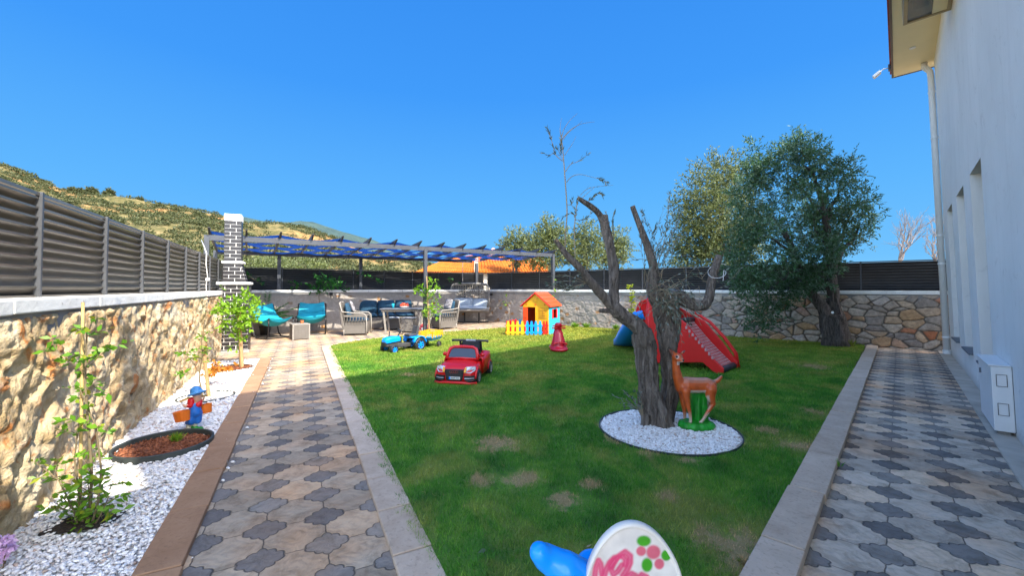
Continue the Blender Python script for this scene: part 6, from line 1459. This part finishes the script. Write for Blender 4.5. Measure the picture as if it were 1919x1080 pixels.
# ---- climbing frame with slide and net
Bm = Vector((3.57, 7.00, 0)); da = Vector((.69, .72, 0)).normalized(); db = Vector((.72, -.69, 0)).normalized()
cf = thing('playset', 'red plastic climbing frame with net ramp and blue slide behind the pruned olive', 'playset', Bm-db*.6)
def C3(a, b, z): return Bm+da*a-db*b+Vector((0, 0, z))       # a: across the ramp, b: back towards the tower
RW = .33; RL = .62; RH = .80
for s in (-1, 1):
    poly = [(-.10, .02), (.02, .0), (.22, .16), (.55, .12), (.95, .06), (1.15, .03), (1.20, .20), (1.18, .95), (1.12, 1.12), (.98, 1.18), (.84, 1.10), (.70, .93), (.50, .80), (.36, .62), (.10, .28), (-.10, .10)]
    if s > 0: poly = [(-.12, .0), (.06, .0), (.10, .12), (.60, .60), (.62, .40), (.95, .04), (1.15, .03), (1.20, .20), (1.18, .95), (1.02, 1.10), (.84, 1.02), (.66, .92), (.42, .80), (.12, .45), (-.12, .12)]
    MB().prism(poly, lambda a, b, c: C3(s*RW+c, a, b), -.03, .03).build('side_panel', M_redm, cf, True, bevel=.012)
    # moulded tread blocks along the panel edge
    if s < 0:
        mb = MB(); [mb.box(C3(s*RW-.035, .06+.052*k, .26+.058*k), (.03, .03, .045), rz=.8) for k in range(9)]; mb.build('grip_strip', M('pale_pink_plastic', (.55, .30, .30, 1), .5), cf, True)
# open outer rail on the right side of the ramp
mb = MB(); pts = [C3(RW+.05, -.12, .0), C3(RW+.05, -.08, .26), C3(RW+.05, .10, .52), C3(RW+.05, .34, .78), C3(RW+.03, .60, .95)]; mb.tube(pts, [.035, .035, .032, .03, .03], 10, flat=.7); mb.build('ramp_rail', M_redm, cf, True, smooth=True)
MB().tube([C3(-RW, -.06, .06), C3(RW, -.06, .06)], .055, 14).build('bottom_roller', M_blk2, cf, True, smooth=True)
MB().tube([C3(-RW, RL, RH+.02), C3(RW, RL, RH+.02)], .050, 14).build('top_roller', M_blk2, cf, True, smooth=True)
M_net = M('pale_net_rope', (.62, .40, .38, 1), .8); mb = MB()
def NP_(a, k): return C3(a, lerp(-.04, RL-.02, k), lerp(.11, RH-.0, k)-.03*math.sin(math.pi*k))
for i in range(9): a = -RW+.07+i*(2*RW-.14)/8; mb.tube([NP_(a, k) for k in np.linspace(0, 1, 7)], .005, 5)
for j in range(17): k = .04+j*.92/16; mb.tube([NP_(a, k) for a in (-RW+.06, 0, RW-.06)], .006, 5)
mb.build('climbing_net', M_net, cf, True)
MB().add([C3(-RW+.03, .02, .04), C3(RW-.03, .02, .04), C3(RW-.03, RL, .66), C3(-RW+.03, RL, .66)], [(0, 1, 2, 3)]).build('ramp_board', M_redm, cf, True, solid=.02)
# tower: platform, panels, rear arches
MB().box(C3(0, .92, .62), (2*RW-.06, .55, .05), rz=math.atan2(da.y, da.x)).build('platform', M_redm, cf, True)
mb = MB(); mb.prism([(-.36, .05), (.36, .05), (.36, .95), (.30, 1.12), (.14, 1.20), (-.14, 1.20), (-.30, 1.12), (-.36, .95)], lambda a, b, c: C3(a, 1.20+c, b), -.025, .025); mb.build('rear_panel', M_redm, cf, True, bevel=.01)
mb = MB(); [mb.tube([C3(a, 1.15, .35), C3(a, 1.15, 1.02)], .014, 6) for a in (-.08, .02)]; mb.build('panel_bar', M_bam, cf, True)
mb = MB(); [mb.cyl(C3(a, 1.145, z), C3(a, 1.17, z), r, n=14) for a, z, r in ((.20, .98, .05), (.10, .78, .04), (-.24, .95, .04))]; mb.build('panel_disc', M_yl, cf, True)
for s in (-1, 1):
    MB().tube([C3(s*.34, 1.16, .05), C3(s*.34, 1.16, 1.22)], .035, 10).build('corner_post', M_redm, cf, True, smooth=True)
# red arch by the slide top
sl0 = Vector((2.50, 8.02, .86)); MB().prism([(-.26, .45), (.26, .45), (.26, 1.0), (.18, 1.14), (0, 1.20), (-.18, 1.14), (-.26, 1.0)], lambda a, b, c: Vector((2.66+a*.92, 8.05-a*.1+c, b)), -.02, .02).build('slide_arch', M_redm, cf, True, bevel=.01)
MB().prism([(-.22, .0), (.22, .0), (.26, .45), (-.26, .45)], lambda a, b, c: Vector((2.68+a*.92, 8.08-a*.1+c, b)), -.02, .02).build('slide_support', M_redm, cf, True, bevel=.01)
MB().cyl(Vector((2.78, 8.02, 1.0)), Vector((2.78, 8.05, 1.0)), .07, n=16).build('arch_disc', M_bam, cf, True)
# blue slide
pts = [(2.66, 8.02, .84), (2.58, 8.20, .80), (2.53, 8.55, .60), (2.53, 8.95, .37), (2.58, 9.35, .19), (2.64, 9.7, .09), (2.69, 9.95, .05)]
secs = []
for i, p in enumerate(pts):
    p = Vector(p); q = Vector(pts[min(i+1, 6)]); r_ = Vector(pts[max(i-1, 0)]); t_ = (q-r_).normalized(); sd = t_.cross(Vector((0, 0, 1))).normalized(); wd = lerp(.19, .24, i/6)
    secs.append([p+sd*wd*a+Vector((0, 0, h)) for a, h in ((-1.05, -.02), (-1.05, .11), (-.95, .13), (-.85, .10), (-.7, .0), (.7, .0), (.85, .10), (.95, .13), (1.05, .11), (1.05, -.02), (0, -.06))])
MB().loft(secs, close=True).build('slide', M_blu, cf, True, smooth=True, bevel=0)
# blue domed canopy
mb = MB(); dc = C3(.02, .95, 1.18)
for k in range(11):
    a = -1+2*k/10; mb.tube([dc+da*(.32*math.cos(q))+db*(a*.26)+Vector((0, 0, .19*math.sin(q)*(1-.25*a*a))) for q in np.linspace(0, math.pi, 12)], .014, 6)
o = mb.build('domed_canopy', M('faded_blue_plastic', (.10, .26, .42, 1), .5, var=.3), cf, True, smooth=True)
mb = MB()
mb.loft([[dc+da*(.30*math.cos(q))+db*(a*.26)+Vector((0, 0, .175*math.sin(q)*(1-.25*a*a)-.005)) for q in np.linspace(0, math.pi, 12)] for a in np.linspace(-1, 1, 8)], cap=False); mb.build('canopy_skin', M('faded_blue_skin', (.16, .33, .46, 1), .6, var=.3), cf, True, smooth=True, solid=.008)

# ================================================================= garden figures
t = NT('painted_deer'); v = t.n('ShaderNodeAttribute', attribute_name='paint').outputs['Color']; n = t.noise(t.obj(), 14, 4)
t.set(t.mix(.35, v, t.mix(1, v, t.ramp(n, [(.3, (.6, .6, .6, 1)), (.7, (1.3, 1.3, 1.3, 1))]), 'MULTIPLY')), .32, 0, .5); M_paint = t.m
def capsule(mb, p, q, r0, r1, n=14, fl=None):
    mb.tube([p, Vector(p).lerp(Vector(q), .5), q], [r0, (r0+r1)/2, r1], n, flat=fl); mb.sph(p, r0, (1, 1, 1), n, 8); mb.sph(q, r1, (1, 1, 1), n, 8)
def fused(mb, name, mat, parent, voxel, smit, colfn=None):
    """union the lumps into one smooth skin, then paint the vertices"""
    me = bpy.data.meshes.new(name); me.from_pydata([tuple(v) for v in mb.v], [], mb.f); o = bpy.data.objects.new(name, me); COL.objects.link(o)
    md = o.modifiers.new('r', 'REMESH'); md.mode = 'VOXEL'; md.voxel_size = voxel
    md = o.modifiers.new('m', 'SMOOTH'); md.iterations = smit; md.factor = .5
    dg = bpy.context.evaluated_depsgraph_get(); m2 = bpy.data.meshes.new_from_object(o.evaluated_get(dg)); o.modifiers.clear(); o.data = m2; bpy.data.meshes.remove(me); m2.name = name
    m2.materials.clear(); m2.materials.append(mat)
    for p_ in m2.polygons: p_.use_smooth = True
    if colfn:
        ca = m2.color_attributes.new('paint', 'FLOAT_COLOR', 'POINT')
        for i, vv in enumerate(m2.vertices): ca.data[i].color = (*colfn(vv.co, vv.normal), 1)
    mi = wmat(parent).inverted(); m2.transform(mi); o.parent = parent; return o
dd0 = G(1305, 803).y
def DQ(cx, cy, dz=0): return P(1240+cx/6, 640+cy/6, dd0+dz)
dr_ = thing('deer_statue', 'painted brown doe statue on a green base in the round gravel bed', 'statue', G(1306, 806))
mb = MB(); K = 1/6*dd0/F     # metres per crop pixel
def dc_(a, b, ra, rb, za=0, zb=0): capsule(mb, DQ(*a, za), DQ(*b, zb), ra*K*1.12, rb*K*1.12)
# trunk of the body
dc_((235, 500), (290, 490), 66, 78); dc_((290, 490), (400, 495), 78, 76); dc_((400, 495), (500, 490), 76, 74); dc_((500, 490), (545, 500), 74, 66)
dc_((215, 520), (270, 530), 52, 60); dc_((520, 520), (550, 540), 62, 56)
# neck and head
dc_((215, 500), (180, 400), 58, 46); dc_((180, 400), (165, 300), 46, 38); dc_((165, 300), (160, 215), 38, 36)
dc_((170, 182), (195, 190), 48, 44, 0, -.02); dc_((190, 200), (232, 215), 34, 20, -.03, -.07)
# ears
for e0, e1, rz_ in (((145, 150), (85, 88), .02), ((215, 145), (272, 100), .01)):
    a, b = DQ(*e0, rz_), DQ(*e1, rz_+.01); mb.tube([a, a.lerp(b, .25), a.lerp(b, .6), b], [14*K, 28*K, 24*K, 4*K], 12, flat=.4)
# tail
dc_((590, 465), (640, 440), 24, 22, .02, .02); dc_((640, 440), (672, 400), 22, 15, .02, .02)
# legs : near/far pairs
def leg(pts, rs_, z):
    for (a, b, r0, r1) in zip(pts[:-1], pts[1:], rs_[:-1], rs_[1:]): dc_(a, b, r0, r1, z, z)
leg([(275, 560), (282, 640), (298, 720), (318, 800), (328, 880), (325, 938)], [44, 32, 24, 17, 14, 18], -.06)
leg([(235, 570), (240, 650), (252, 730), (262, 810), (262, 880), (250, 938)], [40, 30, 24, 18, 14, 18], .07)
leg([(555, 540), (550, 610), (560, 650), (585, 700), (545, 760), (500, 830), (465, 890), (440, 915)], [58, 46, 38, 22, 20, 15, 14, 17], -.06)
leg([(540, 540), (530, 610), (525, 650), (545, 705), (520, 770), (490, 850), (478, 910)], [54, 42, 34, 20, 18, 14, 16], .08)
def deercol(co, nr):
    # back to crop pixels
    u = co.x/co.y; px = 960+u*F; cx = (px-1240)*6; v_ = (co.z-EYE)/co.y; cy = (540-v_*F-640)*6
    base = Vector((.56, .10, .018)); k = 0.0
    base = base.lerp(Vector((.30, .045, .010)), min(1, max(0, math.sin(cx*.05+1)*math.sin(cy*.04)))*.5)
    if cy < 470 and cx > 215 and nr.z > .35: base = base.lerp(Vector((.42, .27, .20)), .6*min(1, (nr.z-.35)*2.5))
    if 300 < cx < 520 and cy > 545 and nr.z < -.2: base = base.lerp(Vector((.72, .62, .52)), .8)
    if cy > 770: base = base.lerp(Vector((.62, .50, .38)), min(.85, (cy-770)/110))
    if cy > 905: base = Vector((.05, .035, .03))
    if cy < 260:
        if math.hypot(cx-248, cy-216) < 15: base = Vector((.015, .012, .012))
        elif cy > 222 and cx > 165: base = base.lerp(Vector((.75, .62, .52)), .85)
        elif math.hypot(cx-172, cy-174) < 21: base = base.lerp(Vector((.70, .55, .45)), .8)
        if cx < 128 and cy < 150 or cx > 235 and cy < 150: base = base.lerp(Vector((.07, .03, .02)), .75)
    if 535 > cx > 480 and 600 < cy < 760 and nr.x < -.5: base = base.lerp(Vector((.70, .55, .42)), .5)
    
    return tuple(base)
fused(mb, 'body', M_paint, dr_, .0052, 5, deercol)
mb = MB(); mb.sph(DQ(173, 174, -.058), 13*K, (1, .7, 1)); mb.build('eye', M_blk2, dr_, True, smooth=True)
mb = MB(); mb.sph(DQ(247, 214, -.088), 12*K, (1, .9, .8)); mb.build('nose', M_blk2, dr_, True, smooth=True)
M_grn = M('painted_green_base', (.01, .27, .015, 1), .4, var=.45, vs=9, bump=.5, bs=18, bd=.01)
mb = MB(); c = G(1306, 806); 
for k in range(22):
    a = k/22*2*math.pi; mb.sph((c.x+math.cos(a)*.135, c.y+math.sin(a)*.085, .045), .045*(1+.15*math.sin(k*3)), (1, 1, .9), 10, 6)
mb.box((c.x, c.y, .04), (.27, .17, .075)); fused(mb, 'base', M_grn, dr_, .007, 5)
mb = MB()
for k in range(13):   # painted grass mound that carries the belly
    x = lerp(330, 525, k/12); zt_ = 600+10*math.sin(k*2.1); capsule(mb, DQ(x-8+random.uniform(-6, 6), 930, random.uniform(.0, .05)), DQ(lerp(350, 500, k/12), zt_, .02), 17*K, 9*K, 8)
fused(mb, 'grass_mound', M_grn, dr_, .006, 3)

# ---- boy with yoke and buckets
M_skin = M('painted_skin', (.62, .36, .25, 1), .5); M_hat = M('painted_blue_hat', (.05, .24, .55, 1), .5, var=.2); M_ovr = M('painted_blue_overalls', (.01, .13, .50, 1), .45, var=.25, vs=12)
M_rsh = M('painted_red_shirt', (.60, .01, .015, 1), .4); M_obk = M('painted_orange_bucket', (.75, .17, .01, 1), .5, var=.15); M_hair = M('straw_hair', (.60, .36, .12, 1), .8, var=.3); M_cream = M('painted_cream', (.62, .57, .42, 1), .6)
fg0 = G(361, 812); dF = fg0.y; KF = dF/F*150/853      # metres per crop pixel (crop scale 5.687)
def FQ(cx, cy, dz=0): return P(300+cx*150/853, 690+cy*150/853, dF+dz)
bf = thing('bucket_boy_figurine', 'painted garden figurine of a boy in blue hat and overalls carrying two orange buckets', 'figurine', fg0)
mb = MB()
def fc(a, b, ra, rb, za=0, zb=0): capsule(mb, FQ(*a, za), FQ(*b, zb), ra*KF, rb*KF, 12)
fc((400, 300), (402, 330), 38, 36); fc((395, 345), (385, 380), 30, 34)          # head, neck
fused(mb, 'head', M_skin, bf, .006, 3)
mb = MB(); mb.sph(FQ(438, 318, 0), 9*KF); fc((300, 400), (262, 425), 18, 15, -.02, -.05)
fc((430, 400), (470, 350), 18, 14, .0, .03); mb.build('nose_and_hands', M_skin, bf, True, smooth=True) if False else None
mb = MB(); fc((345, 360), (370, 420), 34, 40); fc((340, 350), (335, 400), 38, 30, -.02, -.03); fc((420, 355), (412, 390), 32, 34, .02, .0); fc((335, 395), (300, 405), 26, 20, -.03, -.05); fused(mb, 'shirt', M_rsh, bf, .006, 3)
mb = MB(); fc((375, 400), (378, 470), 50, 58); fc((350, 480), (335, 560), 46, 42, -.01, -.02); fc((405, 480), (402, 560), 44, 38, .02, .02); fc((335, 570), (300, 582), 40, 28, -.02, -.02); fused(mb, 'overalls', M_ovr, bf, .006, 3)
mb = MB(); fc((300, 400), (275, 410), 17, 15, -.05, -.06); fc((270, 412), (250, 395), 13, 10, -.06, -.06); fused(mb, 'hand', M_skin, bf, .004, 2)
mb = MB(); fc((430, 372), (460, 345), 17, 14, .02, .04); fc((460, 345), (470, 320), 13, 10, .04, .04); fused(mb, 'hand', M_skin, bf, .004, 2)
mb = MB(); fc((308, 590), (305, 660), 24, 20, -.02, -.02); fc((385, 585), (372, 620), 24, 20, .02, .02); fused(mb, 'legs', M_cream, bf, .006, 3)
tm = Matrix.Rotation(R(-17), 3, 'Y')
hc = FQ(396, 270); mb = MB(); mb.sph(hc, 1, (95*KF, 80*KF, 14*KF), 20, 8, rot=tm); mb.sph(hc+tm @ Vector((-.004, 0, .018)), 1, (56*KF, 50*KF, 58*KF), 18, 10, rot=tm); fused(mb, 'hat', M_hat, bf, .005, 3)
mb = MB(); hb = hc+tm @ Vector((0, 0, .012)); mb.tube([hb+tm @ Vector((math.cos(a)*58*KF, math.sin(a)*52*KF, 0)) for a in np.linspace(0, 2*math.pi, 24)], .004, 6); mb.build('hat_band', M('faded_light_blue', (.15, .40, .65, 1), .5), bf, True)
mb = MB(); mb.tube([FQ(215, 360, -.06), FQ(300, 325, -.02), FQ(400, 315, .03), FQ(510, 290, .08)], 11*KF, 8); mb.build('yoke', M_hair, bf, True, smooth=True)
def bucket(c, w_, h_, tp=1.2):
    m_ = MB(); n = 16; prof = [(w_/tp, -h_), (w_, h_), (w_*.86, h_), (w_*.74, -h_*.5)]; m_.loft([[Vector((math.cos(2*math.pi*k/n)*a, math.sin(2*math.pi*k/n)*a*.8, z)) for a, z in prof] for k in range(n+1)], cap=False)
    m_.add([Vector((math.cos(2*math.pi*k/n)*w_*.74, math.sin(2*math.pi*k/n)*w_*.6, -h_*.5)) for k in range(n)], [tuple(range(n))]); m_.add([Vector((math.cos(2*math.pi*k/n)*w_/tp, math.sin(2*math.pi*k/n)*w_/tp*.8, -h_)) for k in range(n)], [tuple(range(n-1, -1, -1))])
    r_ = Matrix.Rotation(R(-8), 3, 'Y'); m_.v = [r_ @ v+c for v in m_.v]; return m_
bucket(FQ(240, 512, -.06), 84*KF, 50*KF).build('bucket', M_obk, bf, True, smooth=False); bucket(FQ(488, 432, .08), 66*KF, 46*KF).build('bucket', M_obk, bf, True, smooth=False)
mb = MB(); fc((250, 695), (330, 695), 26, 30, -.02, 0); fc((330, 695), (430, 660), 32, 34, .02, .03); fc((350, 620), (375, 650), 26, 34, .02, .02); fc((290, 700), (420, 690), 22, 22, -.03, -.02); fused(mb, 'base', M_grn, bf, .007, 3)
# ---- gnome by the trailer
gz = G(796, 625)+Vector((0, .0, 0)); gn = thing('gnome_figurine', 'small white-haired garden gnome in red coat with white sign behind the toy trailer', 'figurine', gz)
def gc(mb, a, b, r0, r1): capsule(mb, Vector(a)+gz, Vector(b)+gz, r0, r1, 12)
mb = MB(); gc(mb, (0, 0, .08), (0, 0, .22), .11, .10); gc(mb, (-.09, 0, .24), (-.13, -.03, .14), .04, .035); gc(mb, (.09, 0, .24), (.12, -.03, .16), .04, .035); fused(mb, 'coat', M('painted_crimson', (.50, .06, .07, 1), .5), gn, .01, 3)
mb = MB(); gc(mb, (0, 0, .31), (0, -.01, .33), .055, .05); fused(mb, 'head', M_skin, gn, .008, 2)
mb = MB(); gc(mb, (0, .01, .36), (0, .01, .39), .05, .025); gc(mb, (0, -.05, .29), (0, -.05, .25), .035, .02); gc(mb, (.06, .0, .30), (.08, 0, .26), .03, .02); gc(mb, (-.06, .0, .30), (-.07, 0, .27), .03, .02); fused(mb, 'hair_and_beard', M('pale_straw_paint', (.72, .55, .36, 1), .7), gn, .008, 2)
MB().box(gz+Vector((0, -.125, .13)), (.13, .015, .11)).build('sign_board', M_wht, gn, True, bevel=.004)
mb = MB(); gc(mb, (-.05, -.02, .0), (-.05, -.06, .0), .04, .04); gc(mb, (.05, -.02, .0), (.05, -.06, .0), .04, .04); fused(mb, 'boots', M_blk2, gn, .008, 2)

# ---- blue figurine holding an oval painted plaque, cut by the bottom of the frame
dW = 1.30
wf = thing('welcome_figurine', 'bright blue garden figurine with rounded raised arm at the bottom edge of the picture', 'figurine', Vector((P(1120, 1080, dW).x, dW+.1, 0)))
def WQ(px, py, dz=0): return P(px, py, dW+dz)
mb = MB(); W1 = dW/F
def wc_(a, b, ra, rb, za=0, zb=0): capsule(mb, WQ(*a, za), WQ(*b, zb), ra*W1, rb*W1, 20)
wc_((1011, 1036), (1020, 1046), 19, 21, -.02, -.01); wc_((1022, 1045), (1060, 1068), 24, 30, 0, 0); wc_((1060, 1068), (1110, 1110), 32, 46, 0, .05); wc_((1050, 1082), (1085, 1125), 18, 32, 0, .05)
bx_ = WQ(1130, 1080).x
capsule(mb, Vector((bx_, dW+.12, .34)), Vector((bx_, dW+.12, .20)), .10, .13, 20); capsule(mb, Vector((bx_-.01, dW+.12, .45)), WQ(1115, 1118, .06), .06, 40*W1)
capsule(mb, Vector((bx_-.07, dW+.08, .16)), Vector((bx_-.08, dW+.05, .03)), .06, .06); capsule(mb, Vector((bx_+.07, dW+.08, .16)), Vector((bx_+.08, dW+.05, .03)), .06, .06)
fused(mb, 'body', M('glossy_sky_blue_paint', (.0, .30, .95, 1), .25, var=.05), wf, .007, 8)
pq = thing('welcome_plaque', 'oval white plaque painted with pink lettering and pink and green dots', 'plaque', WQ(1180, 1080, -.02))
oc = WQ(1188, 1110, -.02); RX, RZ = 92*W1, 121*W1
tilt = Matrix.Rotation(R(-4), 3, 'X')
def pv(a, b, c): return oc+tilt @ Vector((a, c, b))
def oval(k, c, n=56): return [pv(math.cos(q)*RX*k*(1-.10*math.sin(q)), math.sin(q)*RZ*k, c) for q in np.linspace(0, 2*math.pi, n, endpoint=False)]
M_ivy = M('painted_ivory', (.74, .71, .66, 1), .4, var=.08, vs=12); M_pinkp = M('airbrushed_pink', (.70, .045, .16, 1), .5, var=.3, vs=30); M_pinks = M('airbrushed_rose', (.66, .13, .19, 1), .5, var=.3, vs=40); M_gdot = M('airbrushed_green', (.05, .34, .012, 1), .5, var=.3, vs=30)
# soft-edged plaque: outer rim slightly proud of the painted face
mb = MB(); mb.loft([oval(.97, .022), oval(1.0, .012), oval(1.0, -.006), oval(.975, -.014), oval(.94, -.013), oval(.915, -.006)], cap=False, close=True); mb.add(oval(.97, .022), [tuple(range(56))]); mb.build('rim', M_ivy, pq, True, smooth=True)
def mark(name, px, py, rx, rz, mat, rot=0, lift=0):
    c = WQ(px, py, 0); lc = (tilt.inverted() @ (c-oc)); a0, b0 = lc.x, lc.z
    return [(a0+math.cos(q+0)*rx*W1*math.cos(rot)-math.sin(q)*rz*W1*math.sin(rot), b0+math.cos(q)*rx*W1*math.sin(rot)+math.sin(q)*rz*W1*math.cos(rot)) for q in np.linspace(0, 2*math.pi, 24, endpoint=False)]
# the painted face takes its colours from a vertex paint layer so the marks have airbrushed edges
nf = 110; Vf = []; 
for i in range(nf):
    for j in range(nf):
        a = -1+2*i/(nf-1); b = -1+2*j/(nf-1); k = math.hypot(a, b); m_ = max(abs(a), abs(b)); s = (m_/k if k > 0 else 1)*.92; a2, b2 = a*s, b*s; Vf.append((a2*RX*(1-.10*b2), b2*RZ))
me = bpy.data.meshes.new('painted_face'); me.from_pydata([tuple(pv(a, b, -.0065)) for a, b in Vf], [], [(i*nf+j, (i+1)*nf+j, (i+1)*nf+j+1, i*nf+j+1) for i in range(nf-1) for j in range(nf-1)]); me.materials.append(M_paint)
fo_ = bpy.data.objects.new('painted_face', me); COL.objects.link(fo_); ca = me.color_attributes.new('paint', 'FLOAT_COLOR', 'POINT')
ell = [(1207, 1015, 13, 10, 'g'), (1249, 1042, 9, 10, 'g'), (1213, 1060, 10, 13, 'g'), (1225, 1036, 13, 13, 'r'), (1202, 1034, 9, 9, 'r'), (1236, 1058, 9, 10, 'r'), (1190, 1084, 7, 6, 'r')]
strokes = [([(1115, 1082), (1117, 1066), (1122, 1052), (1126, 1058), (1128, 1074), (1131, 1086)], 3.8), ([(1131, 1086), (1136, 1070), (1143, 1056), (1152, 1047), (1157, 1046)], 4.0), ([(1157, 1046), (1149, 1056), (1146, 1068), (1150, 1078), (1158, 1072), (1166, 1060)], 3.6), ([(1152, 1052), (1146, 1062)], 5), ([(1163, 1042), (1172, 1036), (1181, 1043), (1181, 1056), (1176, 1068), (1168, 1080)], 4.2), ([(1166, 1044), (1173, 1050), (1172, 1060)], 3.2), ([(1176, 1082), (1184, 1076), (1192, 1080)], 3.5), ([(1197, 1086), (1203, 1078), (1212, 1082)], 3.5), ([(1120, 1096), (1135, 1100)], 4)]
cl = {'g': Vector((.05, .34, .012)), 'r': Vector((.66, .13, .19)), 'p': Vector((.70, .045, .16))}; bas = Vector((.72, .69, .65))
def segd(p, a, b):
    a = Vector(a); b = Vector(b); t_ = max(0, min(1, (p-a).dot(b-a)/max(1e-6, (b-a).length_squared))); return (p-(a+(b-a)*t_)).length
for i, vv in enumerate(me.vertices):
    co = vv.co; px = 960+co.x/co.y*F; dz = (co.z-EYE)/co.y; ang = math.atan(dz)-PITCH; py = Y0-math.tan(ang)*F; px = 960+(co.x/(co.y*math.cos(PITCH)+(co.z-EYE)*math.sin(PITCH)))*F
    c = bas*(1-.06*noise.noise(Vector((px*.05, py*.05, 0)))); p = Vector((px, py))
    for pts, wd in strokes:
        dm = min(segd(p, pts[k], pts[k+1]) for k in range(len(pts)-1)); k = max(0, min(1, 1-(dm-wd)/4.0)); c = c.lerp(cl['p'], k*.92)
        if dm < 1.2: c = c.lerp(Vector((.75, .16, .30)), .5)
    for ex, ey, rx, ry, cc in ell:
        q = math.hypot((px-ex)/rx, (py-ey)/ry); k = max(0, min(1, 1-(q-.85)/.35)); c = c.lerp(cl[cc], k)
    ca.data[i].color = (*c, 1)
me.transform(wmat(pq).inverted()); fo_.parent = pq
MB().bar(pv(0, -RZ*.9, .015), Vector((oc.x, dW+.02, .02)), .03, .02, (0, 1, 0)).build('stake', M_ivy, pq, True)

# ================================================================= neighbouring house beyond the fence
M_tile = None
t = NT('orange_roof_tiles'); v = t.obj(); wv = t.n('ShaderNodeTexWave', wave_type='BANDS', bands_direction='Z'); wv.inputs['Scale'].default_value = 2.6; wv.inputs['Distortion'].default_value = .4; t.l(v, wv.inputs['Vector']); n = t.noise(v, 3, 4)
t.set(t.mix(t.m_('POWER', wv.outputs[1], 3.0), t.ramp(n, [(.3, (.55, .115, .008, 1)), (.7, (.72, .20, .02, 1))]), (.20, .045, .01, 1)), .85, 0, .2); M_tile = t.m
nh = thing('neighbour_house', 'low neighbouring house with wide orange tiled roof beyond the back fence', 'house', P(910, 540, 30)*Vector((1, 1, 0)) if False else Vector((P(910, 540, 30).x, 30, 0)), R(8))
def np_(px, py, d): return P(px, py, d)
A = np_(779, 512, 27); B = np_(893, 511, 25.5); Cc = np_(1040, 511, 29); Dd = np_(1040, 505, 40); E = np_(779, 505, 40); r1_ = np_(842, 486, 32); r2_ = np_(1010, 480, 34)
mid = np_(893, 480, 31)
mb = MB(); z_ = A.z; A.z = B.z = Cc.z = z_; Dd.z = E.z = z_
mb.add([A, B, Cc, Dd, E, r1_, r2_, mid, A-Vector((0,0,.1)), B-Vector((0,0,.1)), Cc-Vector((0,0,.1))], [(0, 1, 7, 5), (1, 2, 6, 7), (2, 3, 6), (3, 4, 5, 7, 6), (4, 0, 5)]); mb.build('roof', M_tile, nh, True)
for f, (p, q) in enumerate(((A, B), (B, Cc))):
    mb = MB(); pts = []
    n = 26 
    for k in range(n+1):
        a = p.lerp(q, k/n); top = (r1_.lerp(mid, k/n) if f == 0 else mid.lerp(r2_, k/n)); mb.tube([a+Vector((0, 0, .03)), top+Vector((0, 0, .05))], .07, 5)
    mb.build('tile_ribs', M_tile, nh, True)
mb = MB(); mb.bar(B+Vector((0, 0, .08)), mid+Vector((0, 0, .1)), .28, .15); mb.build('hip_ridge', M('pale_hip_tile', (.70, .36, .20, 1), .8), nh, True)
mb = MB(); wl = [A*.985+Vector((.25, .4, 0)), B+Vector((0, .5, 0)), Cc+Vector((-.3, .5, 0)), Dd+Vector((-.3, -.3, 0)), E+Vector((.3, -.3, 0))]
vs = [Vector((p.x, p.y, -.05)) for p in wl]+[Vector((p.x, p.y, z_-.02)) for p in wl]; mb.add(vs, [(0,1,6,5), (1,2,7,6), (2,3,8,7), (3,4,9,8), (4,0,5,9)]); mb.build('wall', M('cream_house_wall', (.55, .50, .42, 1), .9), nh, True)
for s in (.25, .6):
    p = B.lerp(Cc, s); MB().box((p.x, p.y+.42, 1.3), (.9, .08, 1.0), rz=math.atan2((Cc-B).y, (Cc-B).x)).build('window', M_glass, nh, True)
n2_ = thing('distant_roof', 'small pinkish roof top poking up behind the orange tiled roof', 'house', (P(925, 540, 48).x, 48, 0)); w0 = P(912, 474, 48); w1 = P(938, 474, 48); tp_ = P(925, 464, 50)
MB().add([w0, w1, (w1.x, w1.y+5, w1.z), (w0.x, w0.y+5, w0.z), tp_], [(0,1,4), (1,2,4), (2,3,4), (3,0,4)]).build('roof', M('faded_pink_tiles', (.50, .22, .16, 1), .9), n2_, True)
MB().box(((w0.x+w1.x)/2, w0.y+2.5, w0.z/2), (w1.x-w0.x-.4, 4.4, w0.z-.02)).build('wall', M('pale_wall', (.5, .45, .4, 1), .9), n2_, True)
